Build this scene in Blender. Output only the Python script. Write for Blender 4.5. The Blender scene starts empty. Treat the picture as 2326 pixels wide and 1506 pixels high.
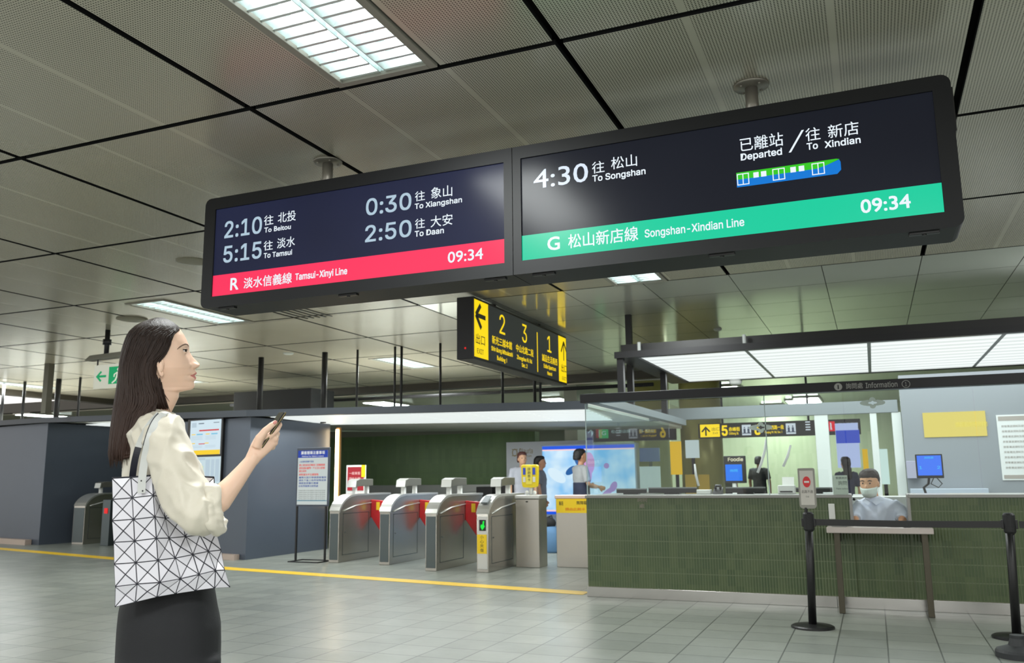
import bpy, bmesh, math, random
from mathutils import Vector, Matrix, noise

random.seed(7)
PI = math.pi
sc = bpy.context.scene
C = sc.collection

# ------------------------------------------------------------------ camera, world, exposure
FPX, PITCH, YAW, ROLL, CAM_Z = 1933.2, 0.16939, -0.39504, 0.011176, 1.2
cp, sp, cr, sr, cy, sy = (math.cos(PITCH), math.sin(PITCH), math.cos(ROLL), math.sin(ROLL), math.cos(YAW), math.sin(YAW))
FWD = Vector((sy * cp, cy * cp, sp))
_right = Vector((cy, -sy, 0))
_down = -_right.cross(FWD)
RIGHT = cr * _right + sr * _down
DOWN = -sr * _right + cr * _down
CAM = Vector((0, 0, CAM_Z))
cam_data = bpy.data.cameras.new('camera')
cam = bpy.data.objects.new('camera', cam_data)
C.objects.link(cam)
cam.matrix_world = Matrix(((RIGHT.x, -DOWN.x, -FWD.x, 0), (RIGHT.y, -DOWN.y, -FWD.y, 0), (RIGHT.z, -DOWN.z, -FWD.z, CAM_Z), (0, 0, 0, 1)))
cam_data.sensor_width = 36.0
cam_data.lens = FPX / 2326 * 36
cam_data.clip_start = 0.05
cam_data.clip_end = 120
cam_data.dof.use_dof = True
cam_data.dof.focus_distance = 3.4
cam_data.dof.aperture_fstop = 5.6
sc.camera = cam

sc.view_settings.view_transform = 'Standard'
sc.view_settings.look = 'None'
sc.view_settings.exposure = 0.0
sc.view_settings.gamma = 1.0
sc.view_settings.use_curve_mapping = False

world = bpy.data.worlds.new('hall_ambience')
sc.world = world
world.use_nodes = True
world.node_tree.nodes['Background'].inputs[0].default_value = (1.0, 0.985, 0.95, 1)
world.node_tree.nodes['Background'].inputs[1].default_value = 1.3

LAMP_POWER = 108.0       # watts of one ceiling lamp
LIGHT_CEILING = 1.02     # brightness of the diffuser ceilings' face


def ray(u, v):
    return RIGHT * (u - 1163) + DOWN * (v - 753) + FWD * FPX


def atY(u, v, y):
    d = ray(u, v)
    return CAM + d * (y / d.y)


def atX(u, v, x):
    d = ray(u, v)
    return CAM + d * (x / d.x)


def atZ(u, v, z):
    d = ray(u, v)
    return CAM + d * ((z - CAM_Z) / d.z)


# ------------------------------------------------------------------ materials
def lin(c):
    return tuple(((x / 255) / 12.92 if x / 255 <= 0.04045 else ((x / 255 + 0.055) / 1.055) ** 2.4) for x in c) + (1.0,)


MATS = {}


def nodes_of(m):
    return m.node_tree.nodes, m.node_tree.links


def mat(name, rgb, rough=0.5, metal=0.0, emit=0.0, coat=0.0, noise_amt=0.0, noise_scale=20.0, bump=0.0, bump_scale=60.0, spec=0.5, aniso=None):
    """a principled material with a little procedural variation; rgb is an sRGB 0-255 triple"""
    if name in MATS:
        return MATS[name]
    m = bpy.data.materials.new(name)
    m.use_nodes = True
    N, L = nodes_of(m)
    b = N['Principled BSDF']
    col = lin(rgb)
    b.inputs['Base Color'].default_value = col
    b.inputs['Roughness'].default_value = rough
    b.inputs['Metallic'].default_value = metal
    b.inputs['Specular IOR Level'].default_value = spec
    b.inputs['Coat Weight'].default_value = coat
    if emit:
        b.inputs['Emission Color'].default_value = col
        b.inputs['Emission Strength'].default_value = emit
    if noise_amt or bump:
        tc = N.new('ShaderNodeTexCoord')
        nz = N.new('ShaderNodeTexNoise')
        nz.inputs['Scale'].default_value = noise_scale
        nz.inputs['Detail'].default_value = 4
        if aniso:
            mp = N.new('ShaderNodeMapping')
            mp.inputs['Scale'].default_value = aniso
            L.new(tc.outputs['Object'], mp.inputs['Vector'])
            L.new(mp.outputs['Vector'], nz.inputs['Vector'])
        else:
            L.new(tc.outputs['Object'], nz.inputs['Vector'])
        if noise_amt:
            mx = N.new('ShaderNodeMixRGB')
            mx.inputs[1].default_value = tuple(x * (1 - noise_amt) for x in col[:3]) + (1,)
            mx.inputs[2].default_value = tuple(min(1, x * (1 + noise_amt)) for x in col[:3]) + (1,)
            L.new(nz.outputs['Fac'], mx.inputs[0])
            L.new(mx.outputs[0], b.inputs['Base Color'])
        if bump:
            n2 = N.new('ShaderNodeTexNoise')
            n2.inputs['Scale'].default_value = bump_scale
            n2.inputs['Detail'].default_value = 3
            L.new(tc.outputs['Object'], n2.inputs['Vector'])
            bp = N.new('ShaderNodeBump')
            bp.inputs['Strength'].default_value = bump
            bp.inputs['Distance'].default_value = 0.01
            L.new(n2.outputs['Fac'], bp.inputs['Height'])
            L.new(bp.outputs['Normal'], b.inputs['Normal'])
    MATS[name] = m
    return m


def glow(name, rgb, strength=1.0):
    """a lit display or diffuser: mostly emission over a dark glossy face"""
    if name in MATS:
        return MATS[name]
    m = bpy.data.materials.new(name)
    m.use_nodes = True
    N, L = nodes_of(m)
    b = N['Principled BSDF']
    b.inputs['Base Color'].default_value = (0.012, 0.012, 0.014, 1)
    b.inputs['Roughness'].default_value = 0.25
    b.inputs['Specular IOR Level'].default_value = 0.15
    b.inputs['Emission Color'].default_value = lin(rgb)
    b.inputs['Emission Strength'].default_value = strength
    MATS[name] = m
    return m


class Graph:
    """small helper for math node chains"""

    def __init__(self, m):
        self.N, self.L = nodes_of(m)

    def math(self, op, a, b=None, c=None):
        n = self.N.new('ShaderNodeMath')
        n.operation = op
        for i, x in enumerate((a, b, c)):
            if x is None:
                continue
            if isinstance(x, (int, float)):
                n.inputs[i].default_value = x
            else:
                self.L.new(x, n.inputs[i])
        return n.outputs[0]

    def xyz(self):
        tc = self.N.new('ShaderNodeTexCoord')
        s = self.N.new('ShaderNodeSeparateXYZ')
        self.L.new(tc.outputs['Object'], s.inputs[0])
        return s.outputs

    def mix(self, f, a, b):
        n = self.N.new('ShaderNodeMixRGB')
        for i, x in enumerate((f, a, b)):
            if isinstance(x, (int, float)):
                n.inputs[i].default_value = x
            elif isinstance(x, tuple):
                n.inputs[i].default_value = x
            else:
                self.L.new(x, n.inputs[i])
        return n.outputs[0]

    def noise(self, scale, detail=3, vec=None):
        n = self.N.new('ShaderNodeTexNoise')
        n.inputs['Scale'].default_value = scale
        n.inputs['Detail'].default_value = detail
        if vec is None:
            tc = self.N.new('ShaderNodeTexCoord')
            vec = tc.outputs['Object']
        self.L.new(vec, n.inputs['Vector'])
        return n.outputs['Fac']


def near(g, coord, period, offset, half):
    """1 where coord is within half of a grid line"""
    t = g.math('FRACT', g.math('DIVIDE', g.math('SUBTRACT', coord, offset - period * 200), period))
    d = g.math('MINIMUM', t, g.math('SUBTRACT', 1.0, t))
    return g.math('LESS_THAN', d, half / period)


GX, GY, GX0, GY0 = 1.942, 1.865, -1.318, 3.807      # ceiling module and one crossing


def mat_ceiling():
    m = bpy.data.materials.new('perforated_ceiling_metal')
    m.use_nodes = True
    g = Graph(m)
    b = g.N['Principled BSDF']
    o = g.xyz()
    P = 0.0155
    fx = g.math('SUBTRACT', g.math('FRACT', g.math('DIVIDE', g.math('ADD', o[0], 100.0), P)), 0.5)
    fy = g.math('SUBTRACT', g.math('FRACT', g.math('DIVIDE', g.math('ADD', o[1], 100.0), P)), 0.5)
    r = g.math('SQRT', g.math('ADD', g.math('MULTIPLY', fx, fx), g.math('MULTIPLY', fy, fy)))
    dot = g.math('LESS_THAN', r, 0.27)
    solid = near(g, o[0], GX / 3, GX0, 0.017)
    dot = g.math('MULTIPLY', dot, g.math('SUBTRACT', 1.0, solid))
    # the panels beyond the second seam are plain metal
    dot = g.math('MULTIPLY', dot, g.math('LESS_THAN', o[1], 9.52))
    nz = g.noise(0.9, 4)
    base = g.mix(nz, lin((190, 184, 168)), lin((210, 203, 186)))
    col = g.mix(dot, base, lin((84, 81, 72)))
    plain = g.math('MULTIPLY', g.math('GREATER_THAN', o[1], 9.40), g.math('GREATER_THAN', o[0], -5.2))
    col = g.mix(plain, col, g.mix(nz, lin((214, 216, 208)), lin((226, 228, 220))))
    g.L.new(col, b.inputs['Base Color'])
    g.L.new(g.math('SUBTRACT', 0.25, g.math('MULTIPLY', plain, 0.12)), b.inputs['Roughness'])
    g.L.new(g.math('ADD', 0.15, g.math('MULTIPLY', plain, 0.25)), b.inputs['Metallic'])
    b.inputs['Specular IOR Level'].default_value = 0.5
    return m


def mat_floor():
    m = bpy.data.materials.new('grey_stone_floor_tiles')
    m.use_nodes = True
    g = Graph(m)
    b = g.N['Principled BSDF']
    o = g.xyz()
    T = 0.33
    j = g.math('MAXIMUM', near(g, o[0], T, 0.0, 0.005), near(g, o[1], T, 0.1, 0.005))
    # one tone per tile
    ix = g.math('FLOOR', g.math('DIVIDE', o[0], T))
    iy = g.math('FLOOR', g.math('DIVIDE', g.math('SUBTRACT', o[1], 0.1), T))
    cb = g.N.new('ShaderNodeCombineXYZ')
    g.L.new(ix, cb.inputs[0])
    g.L.new(iy, cb.inputs[1])
    wn = g.N.new('ShaderNodeTexWhiteNoise')
    g.L.new(cb.outputs[0], wn.inputs['Vector'])
    tone = g.math('ADD', g.math('MULTIPLY', wn.outputs['Value'], 0.55), g.math('MULTIPLY', g.noise(14, 5), 0.45))
    base = g.mix(tone, lin((116, 121, 115)), lin((143, 147, 139)))
    col = g.mix(j, base, lin((76, 80, 76)))
    g.L.new(col, b.inputs['Base Color'])
    rg = g.math('ADD', 0.24, g.math('MULTIPLY', g.noise(3, 4), 0.16))
    g.L.new(rg, b.inputs['Roughness'])
    bp = g.N.new('ShaderNodeBump')
    bp.inputs['Strength'].default_value = 0.25
    bp.inputs['Distance'].default_value = 0.004
    g.L.new(g.math('SUBTRACT', g.math('MULTIPLY', g.noise(40, 3), 0.3), j), bp.inputs['Height'])
    g.L.new(bp.outputs['Normal'], b.inputs['Normal'])
    return m


def mat_green_tile(name, a=(58, 80, 48), bcol=(92, 106, 68), joint=(104, 115, 84), row=0.152):
    """fluted glazed tiles: narrow upright ribs in courses"""
    m = bpy.data.materials.new(name)
    m.use_nodes = True
    g = Graph(m)
    b = g.N['Principled BSDF']
    o = g.xyz()
    R = 0.026
    h = g.math('ADD', o[0], g.math('MULTIPLY', o[1], 0.913))
    fx = g.math('FRACT', g.math('DIVIDE', g.math('ADD', h, 100.0), R))
    ix = g.math('FLOOR', g.math('DIVIDE', h, R * 3))
    iz = g.math('FLOOR', g.math('DIVIDE', o[2], row))
    cb = g.N.new('ShaderNodeCombineXYZ')
    g.L.new(ix, cb.inputs[0])
    g.L.new(iz, cb.inputs[1])
    wn = g.N.new('ShaderNodeTexWhiteNoise')
    g.L.new(cb.outputs[0], wn.inputs['Vector'])
    base = g.mix(g.math('ADD', g.math('MULTIPLY', wn.outputs['Value'], 0.5), g.math('MULTIPLY', g.noise(2.2, 3), 0.5)), lin(a), lin(bcol))
    jz = near(g, o[2], row, 0.1, 0.0045)
    gap = g.math('LESS_THAN', fx, 0.2)
    col = g.mix(gap, base, lin(joint))
    col = g.mix(jz, col, lin(joint))
    g.L.new(col, b.inputs['Base Color'])
    b.inputs['Roughness'].default_value = 0.3
    hgt = g.math('SUBTRACT', g.math('SINE', g.math('MULTIPLY', fx, PI)), jz)
    bp = g.N.new('ShaderNodeBump')
    bp.inputs['Strength'].default_value = 0.6
    bp.inputs['Distance'].default_value = 0.008
    g.L.new(hgt, bp.inputs['Height'])
    g.L.new(bp.outputs['Normal'], b.inputs['Normal'])
    return m


def mat_glass(name='clear_glass', tint=(0.93, 0.985, 0.97), gloss=0.9):
    if name in MATS:
        return MATS[name]
    m = bpy.data.materials.new(name)
    m.use_nodes = True
    N, L = nodes_of(m)
    N.remove(N['Principled BSDF'])
    t = N.new('ShaderNodeBsdfTransparent')
    t.inputs[0].default_value = tint + (1,)
    gl = N.new('ShaderNodeBsdfGlossy')
    gl.inputs['Roughness'].default_value = 0.02
    gl.inputs[0].default_value = (gloss, gloss, gloss, 1)
    fr = N.new('ShaderNodeFresnel')
    fr.inputs[0].default_value = 1.45
    mx = N.new('ShaderNodeMixShader')
    L.new(fr.outputs[0], mx.inputs[0])
    L.new(t.outputs[0], mx.inputs[1])
    L.new(gl.outputs[0], mx.inputs[2])
    L.new(mx.outputs[0], N['Material Output'].inputs[0])
    MATS[name] = m
    return m


def mat_slats(name, strength):
    """white diffuser ceiling with fine blades running across"""
    m = bpy.data.materials.new(name)
    m.use_nodes = True
    g = Graph(m)
    b = g.N['Principled BSDF']
    o = g.xyz()
    f = g.math('FRACT', g.math('DIVIDE', g.math('ADD', o[1], 50.0), 0.3))
    s = g.math('ADD', 0.82, g.math('MULTIPLY', g.math('SINE', g.math('MULTIPLY', f, 2 * PI)), 0.14))
    s = g.math('MULTIPLY', s, strength)
    b.inputs['Base Color'].default_value = (0.12, 0.12, 0.12, 1)
    b.inputs['Roughness'].default_value = 0.5
    b.inputs['Emission Color'].default_value = (0.93, 1.0, 0.98, 1)
    g.L.new(s, b.inputs['Emission Strength'])
    return m


def panel_light(name, loc, sx, sy, watts, parent, color=(0.95, 1.0, 0.985)):
    """the light given off downwards by a luminous panel"""
    ld = bpy.data.lights.new(name, 'AREA')
    ld.shape = 'RECTANGLE'
    ld.size, ld.size_y, ld.energy, ld.color = sx, sy, watts, color
    lo = bpy.data.objects.new(name, ld)
    C.objects.link(lo)
    lo.parent = parent
    lo.location = Vector(loc) - parent.location
    return lo


# ------------------------------------------------------------------ object helpers
def tag(o, label=None, cat=None, group=None, kind=None):
    if label:
        o['label'] = label
    if cat:
        o['category'] = cat
    if group:
        o['group'] = group
    if kind:
        o['kind'] = kind
    return o


def thing(name, loc, label, cat, group=None):
    o = bpy.data.objects.new(name, None)
    C.objects.link(o)
    o.empty_display_size = 0.1
    o.location = loc
    return tag(o, label, cat, group)


def top_of(o):
    while o.parent:
        o = o.parent
    return o


class MB:
    """collects shapes in world coordinates and links them as ONE mesh object"""

    def __init__(self):
        self.v, self.f, self.mi = [], [], []

    def add(self, vs, fs, m=0):
        n = len(self.v)
        self.v += [Vector(x) for x in vs]
        self.f += [tuple(i + n for i in f) for f in fs]
        self.mi += [m] * len(fs)
        return self

    def box(self, a, b, m=0, M=None):
        x0, y0, z0 = a
        x1, y1, z1 = b
        vs = [Vector(p) for p in ((x0, y0, z0), (x1, y0, z0), (x1, y1, z0), (x0, y1, z0), (x0, y0, z1), (x1, y0, z1), (x1, y1, z1), (x0, y1, z1))]
        if M:
            vs = [M @ p for p in vs]
        return self.add(vs, [(0, 3, 2, 1), (4, 5, 6, 7), (0, 1, 5, 4), (1, 2, 6, 5), (2, 3, 7, 6), (3, 0, 4, 7)], m)

    def quad(self, p, m=0):
        return self.add(p, [tuple(range(len(p)))], m)

    def prism(self, poly, off, m=0):
        """closed polygon (list of points) extruded by the vector off"""
        off = Vector(off)
        n = len(poly)
        vs = [Vector(p) for p in poly] + [Vector(p) + off for p in poly]
        fs = [tuple(range(n))[::-1], tuple(range(n, 2 * n))]
        fs += [(i, (i + 1) % n, n + (i + 1) % n, n + i) for i in range(n)]
        return self.add(vs, fs, m)

    def loft(self, rings, m=0, cap=True, close=True):
        n = len(rings[0])
        vs = [p for r in rings for p in r]
        fs = []
        for k in range(len(rings) - 1):
            for i in range(n if close else n - 1):
                a, b2 = k * n + i, k * n + (i + 1) % n
                fs.append((a, b2, b2 + n, a + n))
        if cap and close:
            fs.append(tuple(range(n))[::-1])
            fs.append(tuple(range((len(rings) - 1) * n, len(rings) * n)))
        return self.add(vs, fs, m)

    def tube(self, pts, r, seg=10, m=0, flat=1.0, ref=None, cap=True):
        """a tapering tube along pts; r a number or one radius per point; flat squashes it along the ref direction"""
        pts = [Vector(p) for p in pts]
        n = len(pts)
        rs = [r] * n if isinstance(r, (int, float)) else list(r)
        rings = []
        side = None
        for i, p in enumerate(pts):
            t = (pts[min(i + 1, n - 1)] - pts[max(i - 1, 0)]).normalized()
            if ref is not None:
                w = Vector(ref) - t * Vector(ref).dot(t)
                side = w.normalized()
            elif side is None:
                w = Vector((0, 0, 1)) if abs(t.z) < 0.9 else Vector((1, 0, 0))
                side = (w - t * w.dot(t)).normalized()
            else:
                side = (side - t * side.dot(t)).normalized()
            up = t.cross(side)
            rings.append([p + side * (math.cos(2 * PI * k / seg) * rs[i] * flat) + up * (math.sin(2 * PI * k / seg) * rs[i]) for k in range(seg)])
        return self.loft(rings, m, cap)

    def cyl(self, c, r, h, seg=24, m=0, r2=None):
        c = Vector(c)
        r2 = r if r2 is None else r2
        return self.loft([[c + Vector((math.cos(2 * PI * k / seg) * q, math.sin(2 * PI * k / seg) * q, z)) for k in range(seg)] for q, z in ((r, 0), (r2, h))], m)

    def lathe(self, c, prof, seg=24, m=0):
        c = Vector(c)
        return self.loft([[c + Vector((math.cos(2 * PI * k / seg) * q, math.sin(2 * PI * k / seg) * q, z)) for k in range(seg)] for q, z in prof], m)

    def ball(self, c, r, seg=16, rings=10, m=0, M=None):
        c = Vector(c)
        rx, ry, rz = (r, r, r) if isinstance(r, (int, float)) else r
        rr = []
        for j in range(rings + 1):
            a = PI * (j + 0.02) / (rings + 0.04) - PI / 2
            ring = []
            for k in range(seg):
                q = Vector((math.cos(a) * math.cos(2 * PI * k / seg) * rx, math.cos(a) * math.sin(2 * PI * k / seg) * ry, math.sin(a) * rz))
                if M:
                    q = M @ q
                ring.append(c + q)
            rr.append(ring)
        return self.loft(rr, m)

    def build(self, name, mats, parent=None, smooth=False, bevel=0.0, label=None, clean=True, seg=2):
        me = bpy.data.meshes.new(name)
        org = Vector((0, 0, 0))
        if parent is not None:
            org = top_of(parent).location
        me.from_pydata([tuple(p - org) for p in self.v], [], self.f)
        for m in (mats if isinstance(mats, (list, tuple)) else [mats]):
            me.materials.append(m)
        me.polygons.foreach_set('material_index', self.mi)
        if clean:
            bm = bmesh.new()
            bm.from_mesh(me)
            bmesh.ops.recalc_face_normals(bm, faces=bm.faces)
            bm.to_mesh(me)
            bm.free()
        if smooth:
            me.polygons.foreach_set('use_smooth', [True] * len(me.polygons))
        o = bpy.data.objects.new(name, me)
        C.objects.link(o)
        if bevel:
            bv = o.modifiers.new('bevel', 'BEVEL')
            bv.width = bevel
            bv.segments = seg
            bv.limit_method = 'ANGLE'
            bv.angle_limit = 0.6
            me.polygons.foreach_set('use_smooth', [True] * len(me.polygons))
            bv.harden_normals = True
        if parent is not None:
            o.parent = parent
        if label:
            o['label'] = label
        return o


def solo(mb, name, mats, loc, label, cat, group=None, **kw):
    """a thing that is one mesh, with its origin at loc"""
    loc = Vector(loc)
    mb.v = [p - loc for p in mb.v]
    o = mb.build(name, mats, None, **kw)
    o.location = loc
    return tag(o, label, cat, group)


def struct(mb, name, mats, parent=None, **kw):
    o = mb.build(name, mats, parent, **kw)
    if parent is None:
        o['kind'] = 'structure'
    return o


def copy_tree(o, parent=None):
    c = o.copy()
    C.objects.link(c)
    if parent is not None:
        c.parent = parent
    for ch in [x for x in bpy.data.objects if x.parent is o]:
        copy_tree(ch, c)
    return c


# ------------------------------------------------------------------ lettering
_cache = {}
try:      # Blender's own bundled sans serif for Latin; the built-in face carries the Chinese characters
    import os
    SANS = bpy.data.fonts.load(os.path.join(bpy.utils.system_resource('DATAFILES', path='fonts'), 'Inter.woff2'))
except Exception:
    SANS = None


def glyphs(s, bold=0.0):
    key = (s, bold)
    if key not in _cache:
        cu = bpy.data.curves.new('lettering', 'FONT')
        cu.body = s
        latin = all(ord(ch) < 0x2000 for ch in s) and SANS is not None and not any(ch in '4RGB' for ch in s)
        if latin:
            cu.font = SANS
        cu.resolution_u = 3
        o = bpy.data.objects.new('lettering', cu)
        C.objects.link(o)
        dg = bpy.context.evaluated_depsgraph_get()
        me = bpy.data.meshes.new_from_object(o.evaluated_get(dg))
        vs = [Vector(v.co) for v in me.vertices]
        fs = [tuple(p.vertices) for p in me.polygons]
        bpy.data.objects.remove(o)
        bpy.data.curves.remove(cu)
        bpy.data.meshes.remove(me)
        lo = Vector((min(v.x for v in vs), min(v.y for v in vs)))
        hi = Vector((max(v.x for v in vs), max(v.y for v in vs)))
        _cache[key] = (vs, fs, lo, hi, 0.5087 if latin else 0.682)
    return _cache[key]


def letter(mb, s, org, ex, ey, width, height, bold=0.0, box=False, m=0, lift=None, thick=0.0012):
    """writes s with its left baseline end at org along ex; height is the capital height, or the ink height when box is set"""
    vs, fs, lo, hi, cap_h = glyphs(s)
    ex, ey = Vector(ex).normalized(), Vector(ey).normalized()
    nrm = ex.cross(ey)
    org = Vector(org) + (Vector(lift) if lift is not None else Vector((0, 0, 0)))
    sx = width / (hi.x - lo.x)
    if box:
        sy_, y0 = height / (hi.y - lo.y), lo.y
    else:
        sy_, y0 = height / cap_h, 0.0
    P = [org + ex * ((v.x - lo.x) * sx) + ey * ((v.y - y0) * sy_) for v in vs]
    n = len(P)
    if bold > 0:          # heavier weight: the same outline struck three more times, slightly shifted
        d = bold * sy_ * 0.55
        for q_, (a_, b_) in enumerate(((-d, -d), (d, -d), (d, d), (-d, d))):
            mb.add([p + ex * a_ + ey * b_ - nrm * (0.00012 * (q_ + 1)) for p in P], fs, m)
    # front faces plus a thin rim so the letters have a body
    edges = {}
    for f in fs:
        for i in range(len(f)):
            e = (f[i], f[(i + 1) % len(f)])
            edges[e] = True
    rim = [e for e in edges if (e[1], e[0]) not in edges]
    back = [p - nrm * thick for p in P]
    mb.add(P + back, list(fs) + [(e[1], e[0], e[0] + n, e[1] + n) for e in rim], m)
    return mb

# ================================================================== THE SETTING
CEIL = 3.38
M_ceil = mat_ceiling()
M_dark = mat('dark_void_paint', (16, 17, 19), 0.8)
M_floor = mat_floor()
M_tile = mat_green_tile('green_fluted_tile')
M_tile_far = mat_green_tile('dark_green_fluted_tile', (82, 112, 64), (104, 134, 80), (88, 112, 74), 0.3)
M_steel = mat('brushed_stainless_steel', (176, 172, 164), 0.27, 0.9, noise_amt=0.06, noise_scale=9, aniso=(1, 1, 30))
M_steel_top = mat('satin_steel_edge', (200, 200, 196), 0.32, 0.75)
M_counter_top = mat('counter_top_steel', (140, 140, 136), 0.4, 0.6)
M_wall_grey = mat('blue_grey_wall_panel', (84, 92, 104), 0.38, 0.35, noise_amt=0.05, noise_scale=3)
M_fascia = mat('dark_grey_fascia', (66, 72, 80), 0.45, 0.3)
M_char = mat('charcoal_metal', (38, 38, 40), 0.42, 0.4)
M_black = mat('black_plastic', (18, 18, 19), 0.4)
M_white = mat('white_enamel', (225, 226, 222), 0.35)
M_offwhite = mat('off_white_post_paint', (196, 202, 200), 0.45)
M_pale = mat('pale_grey_partition', (128, 134, 140), 0.4)
M_glass = mat_glass()
M_tube = glow('fluorescent_tube', (246, 255, 252), 7.0)
M_reflector = mat('bright_aluminium_louvre', (226, 236, 236), 0.3, 0.35)
M_frame = mat('lamp_frame_grey', (150, 146, 136), 0.45)

# lamps of the hall sit on a regular lattice, three panels apart
LAMPS = [(-2.3 + 5.82 * i, 2.95 + 5.6 * j) for j in (-1, 0, 1, 2) for i in (-2, -1, 0, 1)]
LAMPS = [p for p in LAMPS if not (p[1] > 12 and p[0] > -4)]
LAMPS.append((-17.72, 13.5))
LAMPS.append((3.52, 14.15))
LAMPS.append((0.61, -0.9))  # off-lattice lamp added behind the camera as fill for the woman
LW, LL = 0.31, 0.83       # half width, half length of the opening

# ---- floor
mb = MB().box((-32, -8, -0.2), (11, 34, 0))
struct(mb, 'floor', M_floor)

# ---- ceiling: metal panels with dark gaps, each lamp opening left free
mb = MB()
GAP = 0.022
XE0, XE1, YE0, YE1 = -19.0, 8.3, -3.6, 17.7


def panel(x0, x1, y0, y1):
    x0, x1, y0, y1 = max(x0, XE0), min(x1, XE1), max(y0, YE0), min(y1, YE1)
    if x1 - x0 < 0.02 or y1 - y0 < 0.02:
        return
    holes = [(lx - LW - 0.012, lx + LW + 0.012, ly - LL - 0.012, ly + LL + 0.012) for lx, ly in LAMPS if lx + LW > x0 and lx - LW < x1 and ly + LL > y0 and ly - LL < y1]
    rects = [(x0, x1, y0, y1)]
    for hx0, hx1, hy0, hy1 in holes:
        out = []
        for a0, a1, b0, b1 in rects:
            if hx1 <= a0 or hx0 >= a1 or hy1 <= b0 or hy0 >= b1:
                out.append((a0, a1, b0, b1))
                continue
            c0, c1, d0, d1 = max(hx0, a0), min(hx1, a1), max(hy0, b0), min(hy1, b1)
            out += [r for r in ((a0, c0, b0, b1), (c1, a1, b0, b1), (c0, c1, b0, d0), (c0, c1, d1, b1)) if r[1] - r[0] > 0.01 and r[3] - r[2] > 0.01]
        rects = out
    for a0, a1, b0, b1 in rects:
        mb.box((a0, b0, CEIL), (a1, b1, CEIL + 0.03))
        mb.mi[-5:] = [1, 1, 1, 1, 1]


for i in range(-10, 6):
    for j in range(-6, 9):
        x0, x1 = GX0 + GX * i, GX0 + GX * (i + 1)
        y0, y1 = GY0 + GY * j, GY0 + GY * (j + 1)
        smooth_zone = y0 > 9.3 and x0 > -5.3
        g_ = 0.004 if smooth_zone else GAP
        if smooth_zone:
            xm, ym = (x0 + x1) / 2, (y0 + y1) / 2
            for a0, a1 in ((x0, xm), (xm, x1)):
                for b0, b1 in ((y0, ym), (ym, y1)):
                    panel(a0 + g_, a1 - g_, b0 + g_, b1 - g_)
        else:
            panel(x0 + g_, x1 - g_, y0 + g_, y1 - g_)
n_panels = len(mb.f)
mb.box((XE0, YE0, CEIL + 0.2), (XE1, YE1, CEIL + 0.22), 1)
# the lower soffit of the next hall
mb.box((-32, 17.75, 3.2), (11, 34, 3.5), 0)
struct(mb, 'ceiling', [M_ceil, M_dark])
mb = MB().box((-32, 17.45, 3.22), (11, 17.75, 3.5)).box((XE0, 9, 3.25), (-18.7, 17.4, 3.4))
struct(mb, 'trim_1', mat('brown_grey_drop_beam', (54, 49, 40), 0.5))

# ---- the far ends of the hall
M_far = mat('far_wall_olive_grey', (120, 122, 108), 0.5, noise_amt=0.08, noise_scale=0.8)
struct(MB().box((-32, 30, 0), (11, 30.3, 3.3)), 'wall_back', M_far)
struct(MB().box((-31, 12, 0), (-30.7, 30, 3.3)), 'wall_left', M_far)
struct(MB().box((9, 3, 0), (9.3, 30, 3.38)), 'wall_right', mat('right_wall_pale', (160, 160, 150), 0.5))

# ---- ceiling lamps
def make_lamp():
    r = thing('ceiling_lamp', (0, 0, CEIL), 'fluorescent ceiling lamp', 'ceiling lamp', 'recessed fluorescent ceiling lamps')
    w, l = LW, LL
    f = MB()
    for a, b in (((-w, -l), (-w + 0.045, l)), ((w - 0.045, -l), (w, l)), ((-w + 0.045, -l), (w - 0.045, -l + 0.045)), ((-w + 0.045, l - 0.045), (w - 0.045, l))):
        f.box((a[0], a[1], CEIL - 0.012), (b[0], b[1], CEIL + 0.015))
    f.build('frame', M_frame, r, bevel=0.003)
    h = MB()
    zt = CEIL + 0.13
    h.box((-w + 0.03, -l + 0.03, zt), (w - 0.03, l - 0.03, zt + 0.01))
    for s in (-1, 1):
        h.box((s * (w - 0.03) - 0.004, -l + 0.03, CEIL + 0.015), (s * (w - 0.03) + 0.004, l - 0.03, zt))
        h.box((-w + 0.034, s * (l - 0.03) - 0.004, CEIL + 0.015), (w - 0.034, s * (l - 0.03) + 0.004, zt))
    h.build('reflector_tray', M_reflector, r)
    for s in (-1, 1):
        t = MB().tube([(s * 0.145, -l + 0.06, CEIL + 0.085), (s * 0.145, l - 0.06, CEIL + 0.085)], 0.03, 12)
        t.build('tube', M_tube, r, smooth=True)
        # parabolic louvre of one tube: two side wings and blades across
        lv = MB()
        for q in (-1, 1):
            x0, x1 = s * 0.145 + q * 0.126, s * 0.145 + q * 0.085
            lv.loft([[Vector((x0, y, CEIL + 0.004)), Vector((x0 + q * 0.004, y, CEIL + 0.004)), Vector((x1 + q * 0.004, y, CEIL + 0.075)), Vector((x1, y, CEIL + 0.075))] for y in (-l + 0.046, l - 0.046)])
        nb = 17
        for k in range(nb):
            y = -l + 0.06 + (2 * l - 0.12) * k / (nb - 1)
            lv.loft([[Vector((x, y - 0.009, CEIL + 0.004)), Vector((x, y + 0.009, CEIL + 0.004)), Vector((x, y + 0.003, CEIL + 0.05)), Vector((x, y - 0.003, CEIL + 0.05))] for x in (s * 0.145 - 0.122, s * 0.145 + 0.122)])
        lv.build('louvre', M_reflector, r)
    ld = bpy.data.lights.new('lamp_light', 'AREA')
    ld.shape = 'RECTANGLE'
    ld.size, ld.size_y = 2 * w - 0.1, 2 * l - 0.1
    ld.energy = LAMP_POWER
    ld.color = (0.96, 1.0, 0.985)
    lo = bpy.data.objects.new('lamp_light', ld)
    C.objects.link(lo)
    lo.parent = r
    lo.location = (0, 0, -0.016)
    return r


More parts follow.
